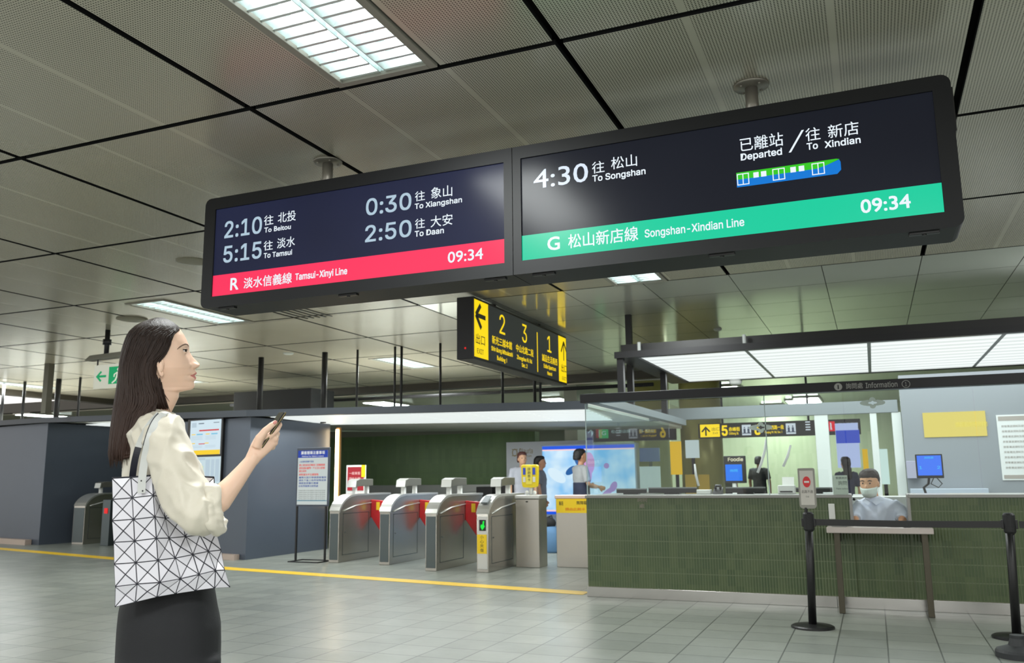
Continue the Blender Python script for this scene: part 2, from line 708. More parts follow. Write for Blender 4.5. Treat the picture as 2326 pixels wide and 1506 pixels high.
lamp0 = make_lamp()
LAMP_LABELS = {(-2.3, 2.95): 'large fluorescent ceiling lamp nearest the camera, above the departure display, cut by the top edge',
               (-8.12, 8.55): 'lit ceiling lamp above the woman, its end behind the left display corner',
               (-8.12, 14.15): 'small lit ceiling lamp left of the yellow exit sign',
               (-2.3, 8.55): 'lit ceiling lamp just below the green half of the departure display',
               (-13.94, 14.15): 'ceiling lamp behind the woman\'s head',
               (-17.72, 13.5): 'lit ceiling lamp at the far left edge of the photo'}
for k, (lx, ly) in enumerate(LAMPS):
    o = lamp0 if k == 0 else copy_tree(lamp0)
    o.location = (lx, ly, CEIL)
    lab = [v for q, v in LAMP_LABELS.items() if abs(q[0] - lx) < 0.1 and abs(q[1] - ly) < 0.1]
    o['label'] = lab[0] if lab else 'fluorescent ceiling lamp out of view, one of them an added fill lamp'
# lamps of the lower hall beyond the canopy, surface mounted discs of light
for k, (u, v, w_, d_, lab) in enumerate(((882, 918, 0.62, 1.5, 'far ceiling lamp seen above the gate canopy'), (1268, 909, 0.5, 1.2, 'far ceiling lamp under the yellow sign\'s right end'),
                                         (100, 944, 0.6, 1.4, 'far ceiling lamp above the left wall block'), (1757, 923, 0.55, 1.1, 'far ceiling lamp seen through the booth glass beside the pane joint'),
                                         (1810, 912, 0.5, 0.9, 'far ceiling lamp seen through the booth glass, right of the brightest one'))):
    c = atZ(u, v, 3.17)
    r = thing('far_or_added_ceiling_lamp', (c.x, c.y, 3.2), lab, 'ceiling lamp', 'lamps of the hall beyond')
    MB().box((c.x - w_ / 2 - 0.05, c.y - d_ / 2 - 0.05, 3.16), (c.x + w_ / 2 + 0.05, c.y + d_ / 2 + 0.05, 3.2)).build('frame', M_frame, r)
    MB().box((c.x - w_ / 2, c.y - d_ / 2, 3.15), (c.x + w_ / 2, c.y + d_ / 2, 3.16)).build('diffuser', glow('far_diffuser', (230, 248, 240), 30.0), r)

for k, (x, y) in enumerate(((-4.5, 24.5), (-1.5, 24.5), (-12, 24), (-3.0, 20.5), (-8.1, 23.5), (-16, 20.5))):  # extra lamps added to brighten the far wall, floor and ceiling
    r = thing('far_or_added_ceiling_lamp', (x, y, 3.2), 'long ceiling lamp added to brighten the far hall', 'ceiling lamp', 'lamps of the hall beyond')
    MB().box((x - 0.35, y - 0.95, 3.16), (x + 0.35, y + 0.95, 3.2)).build('frame', M_frame, r)
    MB().box((x - 0.3, y - 0.9, 3.15), (x + 0.3, y + 0.9, 3.16)).build('diffuser', glow('far_diffuser', (230, 248, 240), 30.0), r)

# ---- grey wall blocks of the gate portal
B1 = Vector((-15.05, 12.1, 0))
B2 = Vector((-8.92, 10.74, 0))


def block(name, poly, z):
    m_ = MB().prism([Vector((p[0], p[1], 0)) for p in poly], (0, 0, z))
    return struct(m_, name, M_wall_grey)


block('wall_left_portal', [(-20.5, 13.2), (-15.05, 12.1), (-14.55, 16.6), (-20.5, 17.3)], 2.36)
block('wall_centre_portal', [(-12.3, 11.45), (-8.92, 10.74), (-8.9, 12.85), (-12.3, 13.0)], 2.17)
# pale plinth step in front of the left block and the centre block
struct(MB().prism([Vector(p) for p in ((-20.4, 12.98, 0), (-15.3, 12.0, 0), (-15.3, 12.14, 0), (-20.4, 13.16, 0))], (0, 0, 0.1)), 'baseboard_left', mat('pinkish_stone_plinth', (178, 160, 148), 0.4))
struct(MB().prism([Vector(p) for p in ((-10.6, 10.97, 0), (-9.05, 10.64, 0), (-9.05, 10.76, 0), (-10.6, 11.09, 0))], (0, 0, 0.08)), 'baseboard_centre', mat('pinkish_stone_plinth', (178, 160, 148), 0.4))
# dark side pieces at far left
struct(MB().box((-21.6, 12.9, 0), (-20.55, 17, 2.4)), 'wall_left_corner', M_char)

# ---- canopy over the gates
canopy = thing('gate_canopy', (-6.5, 11.6, 2.2), 'dark grey canopy with glowing white ceiling over the ticket gates', 'canopy')
front = [(-20.5, 13.1, 2.42), (-15.1, 11.95, 2.36), (-8.9, 10.6, 2.17), (-3.25, 10.15, 2.03)]
mb = MB()
rings = []
for x, y, z in front:
    rings.append([Vector((x, y, z)), Vector((x, y, z + 0.1)), Vector((x, y + 0.1, z + 0.1)), Vector((x, y + 0.1, z))])
mb.loft(rings)
mb.build('fascia', M_fascia, canopy)
mb = MB()
back = [(-20.5, 17.3, 2.42), (-14.6, 16.9, 2.36), (-9.3, 16.3, 2.17), (-3.25, 16.0, 2.03)]
for k in range(3):
    a, b2, c2, d2 = front[k], front[k + 1], back[k + 1], back[k]
    off = Vector((0, 0.1, 0.03))
    mb.prism([Vector(a) + off, Vector(b2) + off, Vector(c2) + Vector((0, 0, 0.03)), Vector(d2) + Vector((0, 0, 0.03))], (0, 0, 0.06))
mb.build('roof_slab', mat('canopy_roof_pale', (216, 216, 208), 0.6), canopy)
M_slat = mat_slats('slatted_diffuser', LIGHT_CEILING)


def between(p, q, t):
    return Vector(p) + (Vector(q) - Vector(p)) * t


LA, LB = (-8.75, 11.0, 2.175), (-3.3, 10.42, 2.035)
LCb, LD = (-3.6, 12.62, 2.035), (-9.05, 13.1, 2.175)
for k in range(6):
    p0, p1 = between(LA, LB, k / 6), between(LA, LB, (k + 1) / 6 - 0.004)
    q0, q1 = between(LD, LCb, k / 6), between(LD, LCb, (k + 1) / 6 - 0.004)
    MB().prism([p0, p1, q1, q0], (0, 0, 0.012)).build('diffuser_panel', M_slat, canopy)
panel_light('panel_light', (-6.15, 11.75, 2.02), 5.0, 1.9, 150.0, canopy)
p = [(-14.6, 12.6, 2.33), (-12.2, 11.75, 2.28), (-12.2, 13.6, 2.28), (-14.6, 14.3, 2.33)]
MB().prism([Vector(x) for x in p], (0, 0, 0.012)).build('diffuser_panel', M_slat, canopy)
for u, v0, rr in ((4, 935, 0.03), (51, 938, 0.03), (128, 938, 0.055), (177, 938, 0.025), (589, 930, 0.05), (735, 925, 0.05), (810, 922, 0.02), (896, 922, 0.02), (911, 922, 0.022), (1000, 922, 0.02), (1142, 918, 0.022), (1215, 918, 0.025), (1228, 918, 0.02)):
    b_ = atY(u, v0, 12.3 if u > 500 else 13.0)
    MB().cyl((b_.x, b_.y, 2.15 if u > 500 else 2.38), rr, CEIL - (2.15 if u > 500 else 2.38), 12).build('hanger_rod', M_char, canopy, smooth=True)
# pipe run and dark plenum over the canopy
solo(MB().tube([(-13.2, 15.2, 2.86), (-8.5, 15.2, 2.84), (-3.5, 14.9, 2.8)], 0.035, 10), 'conduit_pipe', M_char, (-8.5, 15.2, 2.85), 'dark conduit pipe running above the gate canopy', 'pipe', smooth=True)
pb0, pb1 = atY(530, 930, 14.2), atY(706, 930, 14.2)
solo(MB().box((pb0.x, 14.2, 2.275), (pb1.x, 15.0, atY(618, 886, 14.2).z)), 'equipment_box', mat('matte_black_steel', (20, 22, 26), 0.6), (pb0.x, 14.2, 2.275), 'matte black equipment box on the gate canopy, right of the woman\'s face', 'equipment box', bevel=0.01)
# hanging column left
hb = atZ(113, 826, CEIL)
solo(MB().box((hb.x - 0.06, hb.y - 0.06, 2.45), (hb.x + 0.06, hb.y + 0.06, CEIL)), 'ceiling_hanger_post', mat('olive_grey_post', (96, 94, 82), 0.5), (hb.x, hb.y, CEIL), 'olive grey post hanging from the ceiling at the far left', 'post')

# ---- green tiled wall behind the gates, and the bright wall of the far concourse
struct(MB().box((-13.5, 16.0, 0), (-6.2, 16.25, 2.1)), 'wall_gate_back', M_tile_far)
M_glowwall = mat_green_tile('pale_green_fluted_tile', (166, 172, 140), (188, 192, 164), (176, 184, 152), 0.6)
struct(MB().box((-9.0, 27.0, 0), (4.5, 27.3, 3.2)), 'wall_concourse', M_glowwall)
struct(MB().box((-6.2, 17.8, 0), (-5.9, 20, 3.2)), 'wall_gate_side', M_far)

# ---- painted yellow line on the floor
ya, yb, yc = atZ(-40, 1243, 0), atZ(525, 1292, 0), atZ(1332, 1348, 0)
mb = MB()
pts = [Vector((-24.0, 12.55, 0)), ya, yb, yc]
W_ = 0.12
mb.loft([[Vector((q.x, q.y - W_, 0.0015)), Vector((q.x, q.y - W_, 0.003)), Vector((q.x, q.y + W_, 0.003)), Vector((q.x, q.y + W_, 0.0015))] for q in pts])
solo(mb, 'floor_line', mat('yellow_floor_paint', (236, 194, 40), 0.35, noise_amt=0.06, noise_scale=3), (yb.x, yb.y, 0), 'long yellow stripe across the floor in front of the gates', 'floor line')

# ---- LED strip at the end of the centre block
e0, e1 = atY(765, 975, 12.9), atY(762, 1122, 12.9)
r = thing('led_strip', (e0.x, 12.9, e1.z), 'glowing warm white vertical light strip beside the notice board', 'light strip')
MB().box((e0.x - 0.036, 12.94, 0.0), (e0.x + 0.036, 13.0, e0.z + 0.03)).build('channel', mat('warm_halo_channel', (170, 130, 84), 0.4, 0.4), r)  # channel tinted warm to stand for the light bar's halo
MB().box((e0.x - 0.025, 12.9, e1.z - 0.2), (e0.x + 0.025, 12.935, e0.z)).build('light_bar', glow('warm_led', (255, 222, 170), 14.0), r, bevel=0.008)

solo(MB().box((-10.2, 15.6, 0.92), (-6.75, 15.75, 1.06)).box((-10.2, 15.62, 0), (-6.75, 15.72, 0.92)), 'rear_barrier', mat('pale_steel_rail', (178, 180, 176), 0.3, 0.5), (-8.5, 15.7, 0), 'pale rail topped barrier far behind the ticket gates', 'barrier')
solo(MB().box((-6.72, 15.3, 0), (-6.45, 15.6, 1.1)).box((-7.2, 15.35, 0), (-6.85, 15.55, 1.02)), 'rear_machine', M_black, (-6.6, 15.4, 0), 'black machine behind the third ticket gate', 'machine', bevel=0.01)

# ================================================================== THE DEPARTURE DISPLAY
SY = 4.582
SX0, SX1, SZ0, SZ1, SMID = -4.277, 0.506, 2.388, 3.188, -1.893
disp = thing('departure_display', (SMID, 4.72, CEIL), 'large black double departure display hanging from the ceiling, times of two metro lines', 'departure board')
M_case = mat('black_display_housing', (24, 25, 27), 0.5, 0.0, bump=0.05, bump_scale=300, spec=0.3)


def rounded(x0, x1, z0, z1, left, right, r=0.05, n=6):
    """outline in x,z with rounded corners on one side"""
    out = []
    for cx_, cz_, a0, on in ((x1 - r, z0 + r, -PI / 2, right), (x1 - r, z1 - r, 0, right), (x0 + r, z1 - r, PI / 2, left), (x0 + r, z0 + r, PI, left)):
        if on:
            out += [(cx_ + r * math.cos(a0 + PI / 2 * k / n), cz_ + r * math.sin(a0 + PI / 2 * k / n)) for k in range(n + 1)]
        else:
            a = a0 + PI / 4
            out.append((cx_ + r * (1 if math.cos(a) > 0 else -1), cz_ + r * (1 if math.sin(a) > 0 else -1)))
    return out


SCR = {'left': (-4.185, -1.950, 2.468, 3.103), 'right': (-1.838, 0.421, 2.470, 3.110)}
for side in ('left', 'right'):
    a, b = (SX0, SMID - 0.002) if side == 'left' else (SMID + 0.002, SX1)
    s = SCR[side]
    out = rounded(a, b, SZ0, SZ1, side == 'left', side == 'right')
    # front frame: ring between the outline and the screen opening
    mb = MB()
    n = len(out)
    inner = []
    for x, z in out:
        inner.append((min(max(x, s[0]), s[1]), min(max(z, s[2]), s[3])))
    depth = 0.30
    vs = [Vector((x, SY - 0.012, z)) for x, z in out] + [Vector((x, SY - 0.012, z)) for x, z in inner] + [Vector((x, SY + 0.006, z)) for x, z in inner] + [Vector((x, SY + depth, z)) for x, z in out]
    fs = []
    for i in range(n):
        j = (i + 1) % n
        fs += [(i, j, n + j, n + i), (n + i, n + j, 2 * n + j, 2 * n + i), (i, 3 * n + i, 3 * n + j, j)]
    fs.append(tuple(range(3 * n, 4 * n)))
    mb.add(vs, fs)
    o = mb.build('housing', M_case, disp)
# hinges and latches along the lower edge, and knobs on top
for u, v in ((515, 707), (790, 676), (1125, 640), (1235, 623), (1640, 583), (2100, 535)):
    p = atY(u, v, SY + 0.02)
    MB().box((p.x - 0.07, SY + 0.01, SZ0 - 0.012), (p.x + 0.07, SY + 0.045, SZ0 + 0.004)).cyl((p.x, SY + 0.028, SZ0 - 0.018), 0.012, 0.02, 10).build('hinge', M_black, disp, bevel=0.003)
for u, v in ((884, 378), (1494, 270)):
    p = atY(u, v, SY + 0.1)
    MB().box((p.x - 0.03, SY + 0.06, SZ1 - 0.005), (p.x + 0.03, SY + 0.13, SZ1 + 0.022)).build('top_bracket', M_black, disp, bevel=0.006)
# small cable bracket on the right end
p = atY(2170, 235, SY + 0.2)
MB().box((SX1 - 0.004, SY + 0.12, 2.93), (SX1 + 0.022, SY + 0.2, 3.17)).build('side_bracket', M_black, disp, bevel=0.004)
for px_ in (-3.34, -0.477):
    q = MB().lathe((px_, 4.715, 0), [(0.036, SZ1 - 0.02), (0.036, CEIL - 0.012), (0.036, CEIL - 0.012)], 20)
    pole = q.build('pole', mat('galvanised_pole', (150, 146, 136), 0.4, 0.5), disp, smooth=True)
    fl = MB().lathe((px_, 4.715, 0), [(0.036, CEIL - 0.02), (0.095, CEIL - 0.014), (0.1, CEIL - 0.006), (0.1, CEIL)], 28)
    for k in range(4):
        a = PI / 4 + k * PI / 2
        fl.cyl((px_ + 0.07 * math.cos(a), 4.715 + 0.07 * math.sin(a), CEIL - 0.022), 0.008, 0.01, 8)
    fl.build('flange', mat('galvanised_pole', (150, 146, 136), 0.4, 0.5), pole, smooth=True)


def screen_mat(name, a, b, strength=1.0):
    m = bpy.data.materials.new(name)
    m.use_nodes = True
    g = Graph(m)
    bs = g.N['Principled BSDF']
    o = g.xyz()
    f = g.noise(1.1, 2)
    col = g.mix(f, lin(a), lin(b))
    bs.inputs['Base Color'].default_value = (0.008, 0.008, 0.01, 1)
    bs.inputs['Roughness'].default_value = 0.22
    bs.inputs['Specular IOR Level'].default_value = 0.12
    g.L.new(col, bs.inputs['Emission Color'])
    bs.inputs['Emission Strength'].default_value = strength
    return m


M_navy = screen_mat('navy_display_glow', (22, 25, 42), (36, 42, 74))
M_night = screen_mat('dark_display_glow', (16, 18, 26), (26, 30, 40))
M_red = glow('red_line_band', (253, 48, 92), 1.0)
M_green = glow('green_line_band', (14, 205, 158), 1.0)
M_digit = glow('pale_digit_glow', (176, 200, 216), 1.0)
M_text = glow('white_text_glow', (236, 246, 255), 1.0)
LIFT = Vector((0, -0.0025, 0))


def scr(zf, ox, oy):
    return lambda x, y: (ox + x / zf, oy + y / zf)


def put(mb, s, cv, a, b, h, box=False, bold=0.012, lift=LIFT):
    """writes s on the display plane between two measured baseline ends; h in the same measured pixels"""
    p, q = atY(*cv(*a), SY), atY(*cv(*b), SY)
    top = atY(cv(*a)[0], cv(a[0], a[1] - h)[1], SY)
    org = Vector((p.x, SY, (p.z + q.z) / 2))
    letter(mb, s, org, (1, 0, 0), (0, 0, 1), q.x - p.x, top.z - p.z, bold, box, lift=lift)


L1 = scr(2.596, 440, 140)
L2 = scr(1.9613, 1140, 140)
# left screen
x0, x1, z0, z1 = SCR['left']
scrL = MB().box((x0, SY, z0), (x1, SY + 0.01, z1)).build('screen', M_navy, disp, label='left screen with red line band')
MB().box((x0, SY - 0.0015, z0), (x1, SY - 0.0002, z0 + 0.152)).build('line_band', M_red, scrL)
m3, m4 = MB(), MB()
for t_, a, b in (('2:10', (183, 1040), (400, 1010)), ('5:15', (176, 1187), (398, 1155)), ('0:30', (1018, 905), (1282, 870)), ('2:50', (1013, 1063), (1283, 1030))):
    mq = MB()
    put(mq, t_, L1, a, b, 93, bold=0.02)
    mq.build('train_time', M_digit, scrL, clean=False)


def destination(cv, par, cjk, latin):
    mq = MB()
    for t_, a, b, h in cjk:
        put(mq, t_, cv, a, b, h, True, 0.006)
    for t_, a, b, h in latin:
        put(mq, t_, cv, a, b, h, False, 0.03)
    mq.build('destination_text', M_text, par, clean=False)
    return mq


destination(L1, scrL, (('往', (415, 967), (470, 960), 57), ('北投', (497, 950), (602, 938), 60)), (('To Beitou', (417, 1007), (573, 988), 28),))
destination(L1, scrL, (('往', (413, 1115), (466, 1110), 56), ('淡水', (492, 1102), (597, 1090), 60)), (('To Tamsui', (414, 1158), (580, 1139), 28),))
destination(L1, scrL, (('往', (1306, 825), (1364, 818), 58), ('象山', (1400, 810), (1525, 793), 66)), (('To Xiangshan', (1305, 867), (1582, 832), 30),))
destination(L1, scrL, (('往', (1306, 987), (1364, 980), 58), ('大安', (1398, 978), (1527, 962), 66)), (('To Daan', (1305, 1032), (1475, 1012), 32),))
put(m3, 'R', L1, (217, 1348), (263, 1342), 68, bold=0.03)
put(m3, '淡水信義線', L1, (295, 1340), (578, 1305), 62, True, 0.02)
put(m3, 'Tamsui-Xinyi Line', L1, (600, 1289), (905, 1252), 37, bold=0.03)
put(m4, '09:34', L1, (1500, 1187), (1706, 1163), 62, bold=0.02)
m3.build('line_name', M_text, scrL, clean=False)
m4.build('clock_digits', M_text, scrL, clean=False)
# right screen
x0, x1, z0, z1 = SCR['right']
scrR = MB().box((x0, SY, z0), (x1, SY + 0.01, z1)).build('screen', M_night, disp, label='right screen with green line band')
MB().box((x0, SY - 0.0015, z0), (x1, SY - 0.0002, z0 + 0.155)).build('line_band', M_green, scrR)
m1, m3, m4 = MB(), MB(), MB()
put(m1, '4:30', L2, (143, 565), (385, 535), 80, bold=0.01)
destination(L2, scrR, (('往', (403, 500), (458, 493), 52), ('松山', (488, 480), (603, 466), 54)), (('To Songshan', (405, 533), (640, 503), 27),))
destination(L2, scrR, (('已離站', (1063, 400), (1255, 376), 60),), (('Departed', (1066, 440), (1248, 415), 29),))
destination(L2, scrR, (('往', (1355, 356), (1420, 348), 58), ('新店', (1455, 342), (1592, 325), 60)), (('To', (1360, 393), (1408, 388), 29), ('Xindian', (1440, 385), (1598, 362), 29)))
pa, pb = atY(*L2(1278, 406), SY), atY(*L2(1335, 306), SY)
MB().prism([pa + LIFT, pa + LIFT + Vector((0.012, 0, 0)), pb + LIFT + Vector((0.012, 0, 0)), pb + LIFT], (0, 0.001, 0)).build('slash', M_text, scrR)
put(m3, 'G', L2, (205, 841), (258, 835), 56, bold=0.03)
put(m3, '松山新店線', L2, (297, 833), (608, 796), 62, True, 0.015)
put(m3, 'Songshan-Xindian Line', L2, (638, 785), (1080, 730), 34, bold=0.02)
put(m4, '09:34', L2, (1602, 675), (1822, 650), 58, bold=0.03)
m1.build('train_time', glow('bright_digit_glow', (222, 234, 250), 1.0), scrR, clean=False)
m3.build('line_name', M_text, scrR, clean=False)
m4.build('clock_digits', M_text, scrR, clean=False)
# little train pictogram
ta, tb = atY(*L2(1044, 495), SY), atY(*L2(1046, 563), SY)
tr = atY(*L2(1508, 436), SY)
tx0, tx1, tz1, tz0 = ta.x, tr.x, ta.z - 0.002, tb.z + 0.002
H_ = tz1 - tz0
tm = tz0 + H_ * 0.52
yq = SY - 0.002


def flat(mb, pts, m, y):
    mb.prism([Vector((x, y, z)) for x, z in pts], (0, 0.0008, 0), m)


mb = MB()
flat(mb, [(tx0, tm), (tx1 - 0.12, tm), (tx1 - 0.07, tm + 0.012), (tx1 - 0.005, tz1 - 0.004), (tx1 - 0.02, tz1), (tx0, tz1)], 0, yq)
flat(mb, [(tx0, tz0), (tx1 - 0.02, tz0), (tx1, tz0 + 0.02), (tx1, tz1 - 0.02), (tx1 - 0.006, tz1 - 0.006), (tx1 - 0.07, tm + 0.012), (tx1 - 0.12, tm), (tx0, tm)], 1, yq)
for fx in (0.065, 0.415, 0.79):
    cx_ = tx0 + (tx1 - tx0) * fx
    w_, t_ = 0.032, 0.005
    a, b = tz0 + H_ * 0.12, tz1 - H_ * 0.1
    for q in (((cx_ - w_, a), (cx_ - w_ + t_, a), (cx_ - w_ + t_, b), (cx_ - w_, b)), ((cx_ + w_ - t_, a), (cx_ + w_, a), (cx_ + w_, b), (cx_ + w_ - t_, b)), ((cx_ - t_ / 2, a), (cx_ + t_ / 2, a), (cx_ + t_ / 2, b), (cx_ - t_ / 2, b)),
              ((cx_ - w_, a), (cx_ + w_, a), (cx_ + w_, a + t_), (cx_ - w_, a + t_)), ((cx_ - w_, b - t_), (cx_ + w_, b - t_), (cx_ + w_, b), (cx_ - w_, b))):
        flat(mb, q, 2, yq - 0.0012)
for fx in (0.195, 0.27, 0.555, 0.635):
    cx_ = tx0 + (tx1 - tx0) * fx
    flat(mb, [(cx_ - 0.014, tm - 0.002), (cx_ + 0.014, tm - 0.002), (cx_ + 0.014, tm + 0.028), (cx_ - 0.014, tm + 0.028)], 2, yq - 0.0012)
mb.build('train_pictogram', [glow('train_green', (52, 200, 30), 1.0), glow('train_blue', (0, 120, 214), 1.0), M_text], scrR)

# ================================================================== YELLOW EXIT SIGN (hangs across, faces right)
EX = -4.225
ey0, ey1 = 8.95, 12.3
ez0, ez1 = 2.575, 3.325
esign = thing('exit_sign', (EX - 0.11, (ey0 + ey1) / 2, CEIL), 'hanging black wayfinding sign with yellow exit panels for exits 2, 3 and 1', 'exit sign')
MB().box((EX - 0.22, ey0, ez0), (EX, ey1, ez1)).build('housing', M_char, esign, bevel=0.008)
for yy in (9.8, 11.4):
    MB().cyl((EX - 0.11, yy, ez1), 0.03, CEIL - ez1, 12).build('hanger', M_char, esign, smooth=True)
Z5 = scr(5.7925, 1000, 640)
M_y = glow('yellow_sign_glow', (246, 212, 12), 1.1)
M_yk = glow('sign_black', (30, 32, 20), 1.0)
M_face = glow('charcoal_sign_face', (44, 48, 46), 0.9)
lf = Vector((0.002, 0, 0))


def putx(mb, s, a, b, h, box=False, bold=0.01, lift=lf, m=0):
    p, q = atX(*Z5(*a), EX), atX(*Z5(*b), EX)
    top = atX(*Z5(a[0], a[1] - h), EX)
    letter(mb, s, Vector((EX, p.y, (p.z + q.z) / 2)), (0, 1, 0), (0, 0, 1), q.y - p.y, top.z - p.z, bold, box, m, lift)


face = MB().box((EX - 0.001, ey0 + 0.02, ez0 + 0.03), (EX + 0.003, ey1 - 0.03, ez1 - 0.03)).build('sign_face', M_face, esign)
a, b = atX(*Z5(440, 600), EX).y, atX(*Z5(626, 600), EX).y
c, d = atX(*Z5(1556, 1000), EX).y, atX(*Z5(1688, 1000), EX).y
EX += 0.003
p1 = MB().box((EX - 0.001, ey0 + 0.02, ez0 + 0.03), (EX + 0.002, b, ez1 - 0.03)).build('exit_panel', M_y, esign, label='yellow panel with left arrow')
d = min(d, ey1 - 0.03)
p2 = MB().box((EX - 0.001, c, ez0 + 0.03), (EX + 0.002, d, ez1 - 0.03)).build('exit_panel', M_y, esign, label='yellow panel with up arrow')
for s, u, v, h in (('2', (780, 682), (852, 697), 252), ('3', (1078, 793), (1140, 806), 237), ('1', (1410, 925), (1462, 932), 212)):
    mb = MB()
    putx(mb, s, u, v, h, bold=0.0)
    mb.build('exit_number', M_y, face, clean=False)
for cjk, latin in ((('新光三越本館', (682, 815), (943, 893), 108), (('Shin Kong Mitsukoshi', (672, 902), (952, 987), 56), ('Building 1', (748, 1030), (875, 1062), 55))),
                   (('中山北路二段', (998, 918), (1225, 990), 100), (('Zhongshan N. Rd.', (1008, 1015), (1210, 1075), 52), ('Sec. 2', (1073, 1118), (1145, 1138), 50))),
                   (('誠品生活南西', (1340, 1042), (1540, 1102), 92), (('Eslite Spectrum', (1362, 1130), (1520, 1175), 48), ('Nanxi', (1410, 1222), (1470, 1240), 44)))):
    mb = MB()
    putx(mb, *cjk, True, 0.022)
    for t_ in latin:
        putx(mb, *t_, False, 0.03)
    mb.build('place_name', M_y, face, clean=False)
q = atX(*Z5(1278, 900), EX)
MB().box((EX, q.y - 0.012, ez0 + 0.07), (EX + 0.002, q.y + 0.012, ez1 - 0.12)).build('divider_line', M_y, face)
EX += 0.002


def bar(mb, a, b, w):
    p, q = atX(*Z5(*a), EX), atX(*Z5(*b), EX)
    d_ = (q - p).normalized()
    n_ = Vector((0, -d_.z, d_.y)) * w / 2
    mb.prism([p - n_, q - n_, q + n_, p + n_], (0.0015, 0, 0))


mb = MB()
bar(mb, (475, 433), (595, 483), 0.055)
bar(mb, (470, 430), (530, 310), 0.06)
bar(mb, (468, 428), (540, 615), 0.06)
putx(mb, '出口', (468, 815), (587, 843), 135, True, 0.0)
putx(mb, 'EXIT', (485, 942), (570, 960), 65, bold=0.0)
mb.build('arrow_and_text', M_yk, p1, clean=False)
mb = MB()
bar(mb, (1625, 1040), (1622, 800), 0.03)
bar(mb, (1622, 792), (1590, 920), 0.035)
bar(mb, (1622, 792), (1658, 920), 0.035)
putx(mb, '出口', (1592, 1185), (1665, 1203), 105, True, -0.004)
putx(mb, 'EXIT', (1605, 1290), (1660, 1305), 45, bold=-0.004)
mb.build('arrow_and_text', mat('dark_olive_print', (110, 100, 20), 0.5), p2, clean=False)
q = atY(*Z5(330, 873), ey0)
MB().prism([Vector((q.x + 0.012 * math.cos(k * PI / 5), ey0 - 0.004, q.z + 0.012 * math.sin(k * PI / 5))) for k in range(10)], (0, 0.005, 0)).build('indicator', glow('red_dot', (220, 30, 30), 1.0), esign)

# ================================================================== GREEN EMERGENCY EXIT SIGN (left, behind the woman)
gy = 9.0
gx0, gx1, gz0, gz1 = -10.345, -9.62, 2.522, 2.87
gs = thing('emergency_exit_sign', (-10.05, gy, CEIL), 'white emergency exit sign with green arrow and running figure behind the woman\'s hair', 'exit sign')
MB().box((gx0, gy, gz0), (gx1, gy + 0.012, gz1)).build('sign_plate', glow('sign_white_glow', (206, 208, 190), 0.85), gs, bevel=0.003)
mb = MB().prism([(-10.50, gy - 0.06, 2.94), (-9.5, gy - 0.06, 2.97), (-9.5, gy - 0.02, 3.05), (-10.44, gy - 0.02, 3.02)], (0, 0.16, 0))
mb.build('lamp_housing', mat('warm_grey_housing', (128, 126, 116), 0.4), gs, bevel=0.01)
MB().cyl((-10.15, gy + 0.02, 3.02), 0.035, 0.36, 12).cyl((-10.15, gy + 0.02, 3.16), 0.06, 0.08, 12).build('hanger', M_char, gs, smooth=True)
MB().box((-10.3, gy, 2.86), (-10.28, gy + 0.012, 2.96)).box((-9.7, gy, 2.86), (-9.68, gy + 0.012, 2.98)).build('sign_strap', M_char, gs)
mb = MB()
Mg = glow('sign_green', (10, 150, 92), 1.0)


def fy(pts, m=0, dy=0.0):
    mb.prism([Vector((x, gy - 0.002 - dy, z)) for x, z in pts], (0, 0.0015, 0), m)


zc = 2.70
fy([(-10.30, zc), (-10.21, zc + 0.08), (-10.185, zc + 0.06), (-10.235, zc + 0.017), (-10.10, zc + 0.017), (-10.10, zc - 0.017), (-10.235, zc - 0.017), (-10.185, zc - 0.06), (-10.21, zc - 0.08)])
fy([(-10.05, 2.58), (-9.70, 2.58), (-9.70, 2.83), (-10.05, 2.83)])
# running figure in white
c0 = (-9.87, 2.785)
fy([(c0[0] + 0.022 * math.cos(k * PI / 6), c0[1] + 0.022 * math.sin(k * PI / 6)) for k in range(12)], 1, 0.002)
for q in (((-9.895, 2.75), (-9.85, 2.755), (-9.865, 2.67), (-9.905, 2.675)), ((-9.895, 2.75), (-9.95, 2.72), (-9.955, 2.68), (-9.935, 2.68), (-9.93, 2.71), (-9.89, 2.735)), ((-9.855, 2.75), (-9.81, 2.70), (-9.78, 2.715), (-9.775, 2.70), (-9.81, 2.68), (-9.86, 2.72)),
          ((-9.905, 2.68), (-9.925, 2.64), (-9.985, 2.60), (-9.97, 2.585), (-9.905, 2.625), (-9.88, 2.67)), ((-9.88, 2.68), (-9.86, 2.68), (-9.83, 2.64), (-9.865, 2.59), (-9.885, 2.60), (-9.86, 2.64))):
    fy(q, 1, 0.002)
mb.build('pictogram', [Mg, glow('sign_pale', (220, 226, 206), 0.9)], gs)

# ================================================================== TICKET GATES
M_red = mat('red_flap_plastic', (196, 24, 34), 0.3, coat=0.4)
M_gateface = mat('dark_steel_front', (92, 100, 102), 0.3, 0.8)
M_lime = glow('lime_screen', (20, 220, 60), 1.2)


def gate_profile(y, L, h=0.965, hf=0.735, run=0.42):
    """side outline: upright front, curved hood rising to the flat top"""
    out = [(y, 0.0), (y, hf)]
    for k in range(1, 9):
        a = k / 8 * PI / 2
        out.append((y + run * (1 - math.cos(a)) * 0.55 + run * 0.45 * (k / 8), hf + (h - hf) * math.sin(a) ** 0.9))
    out += [(y + L, h), (y + L, 0.0)]
    return out


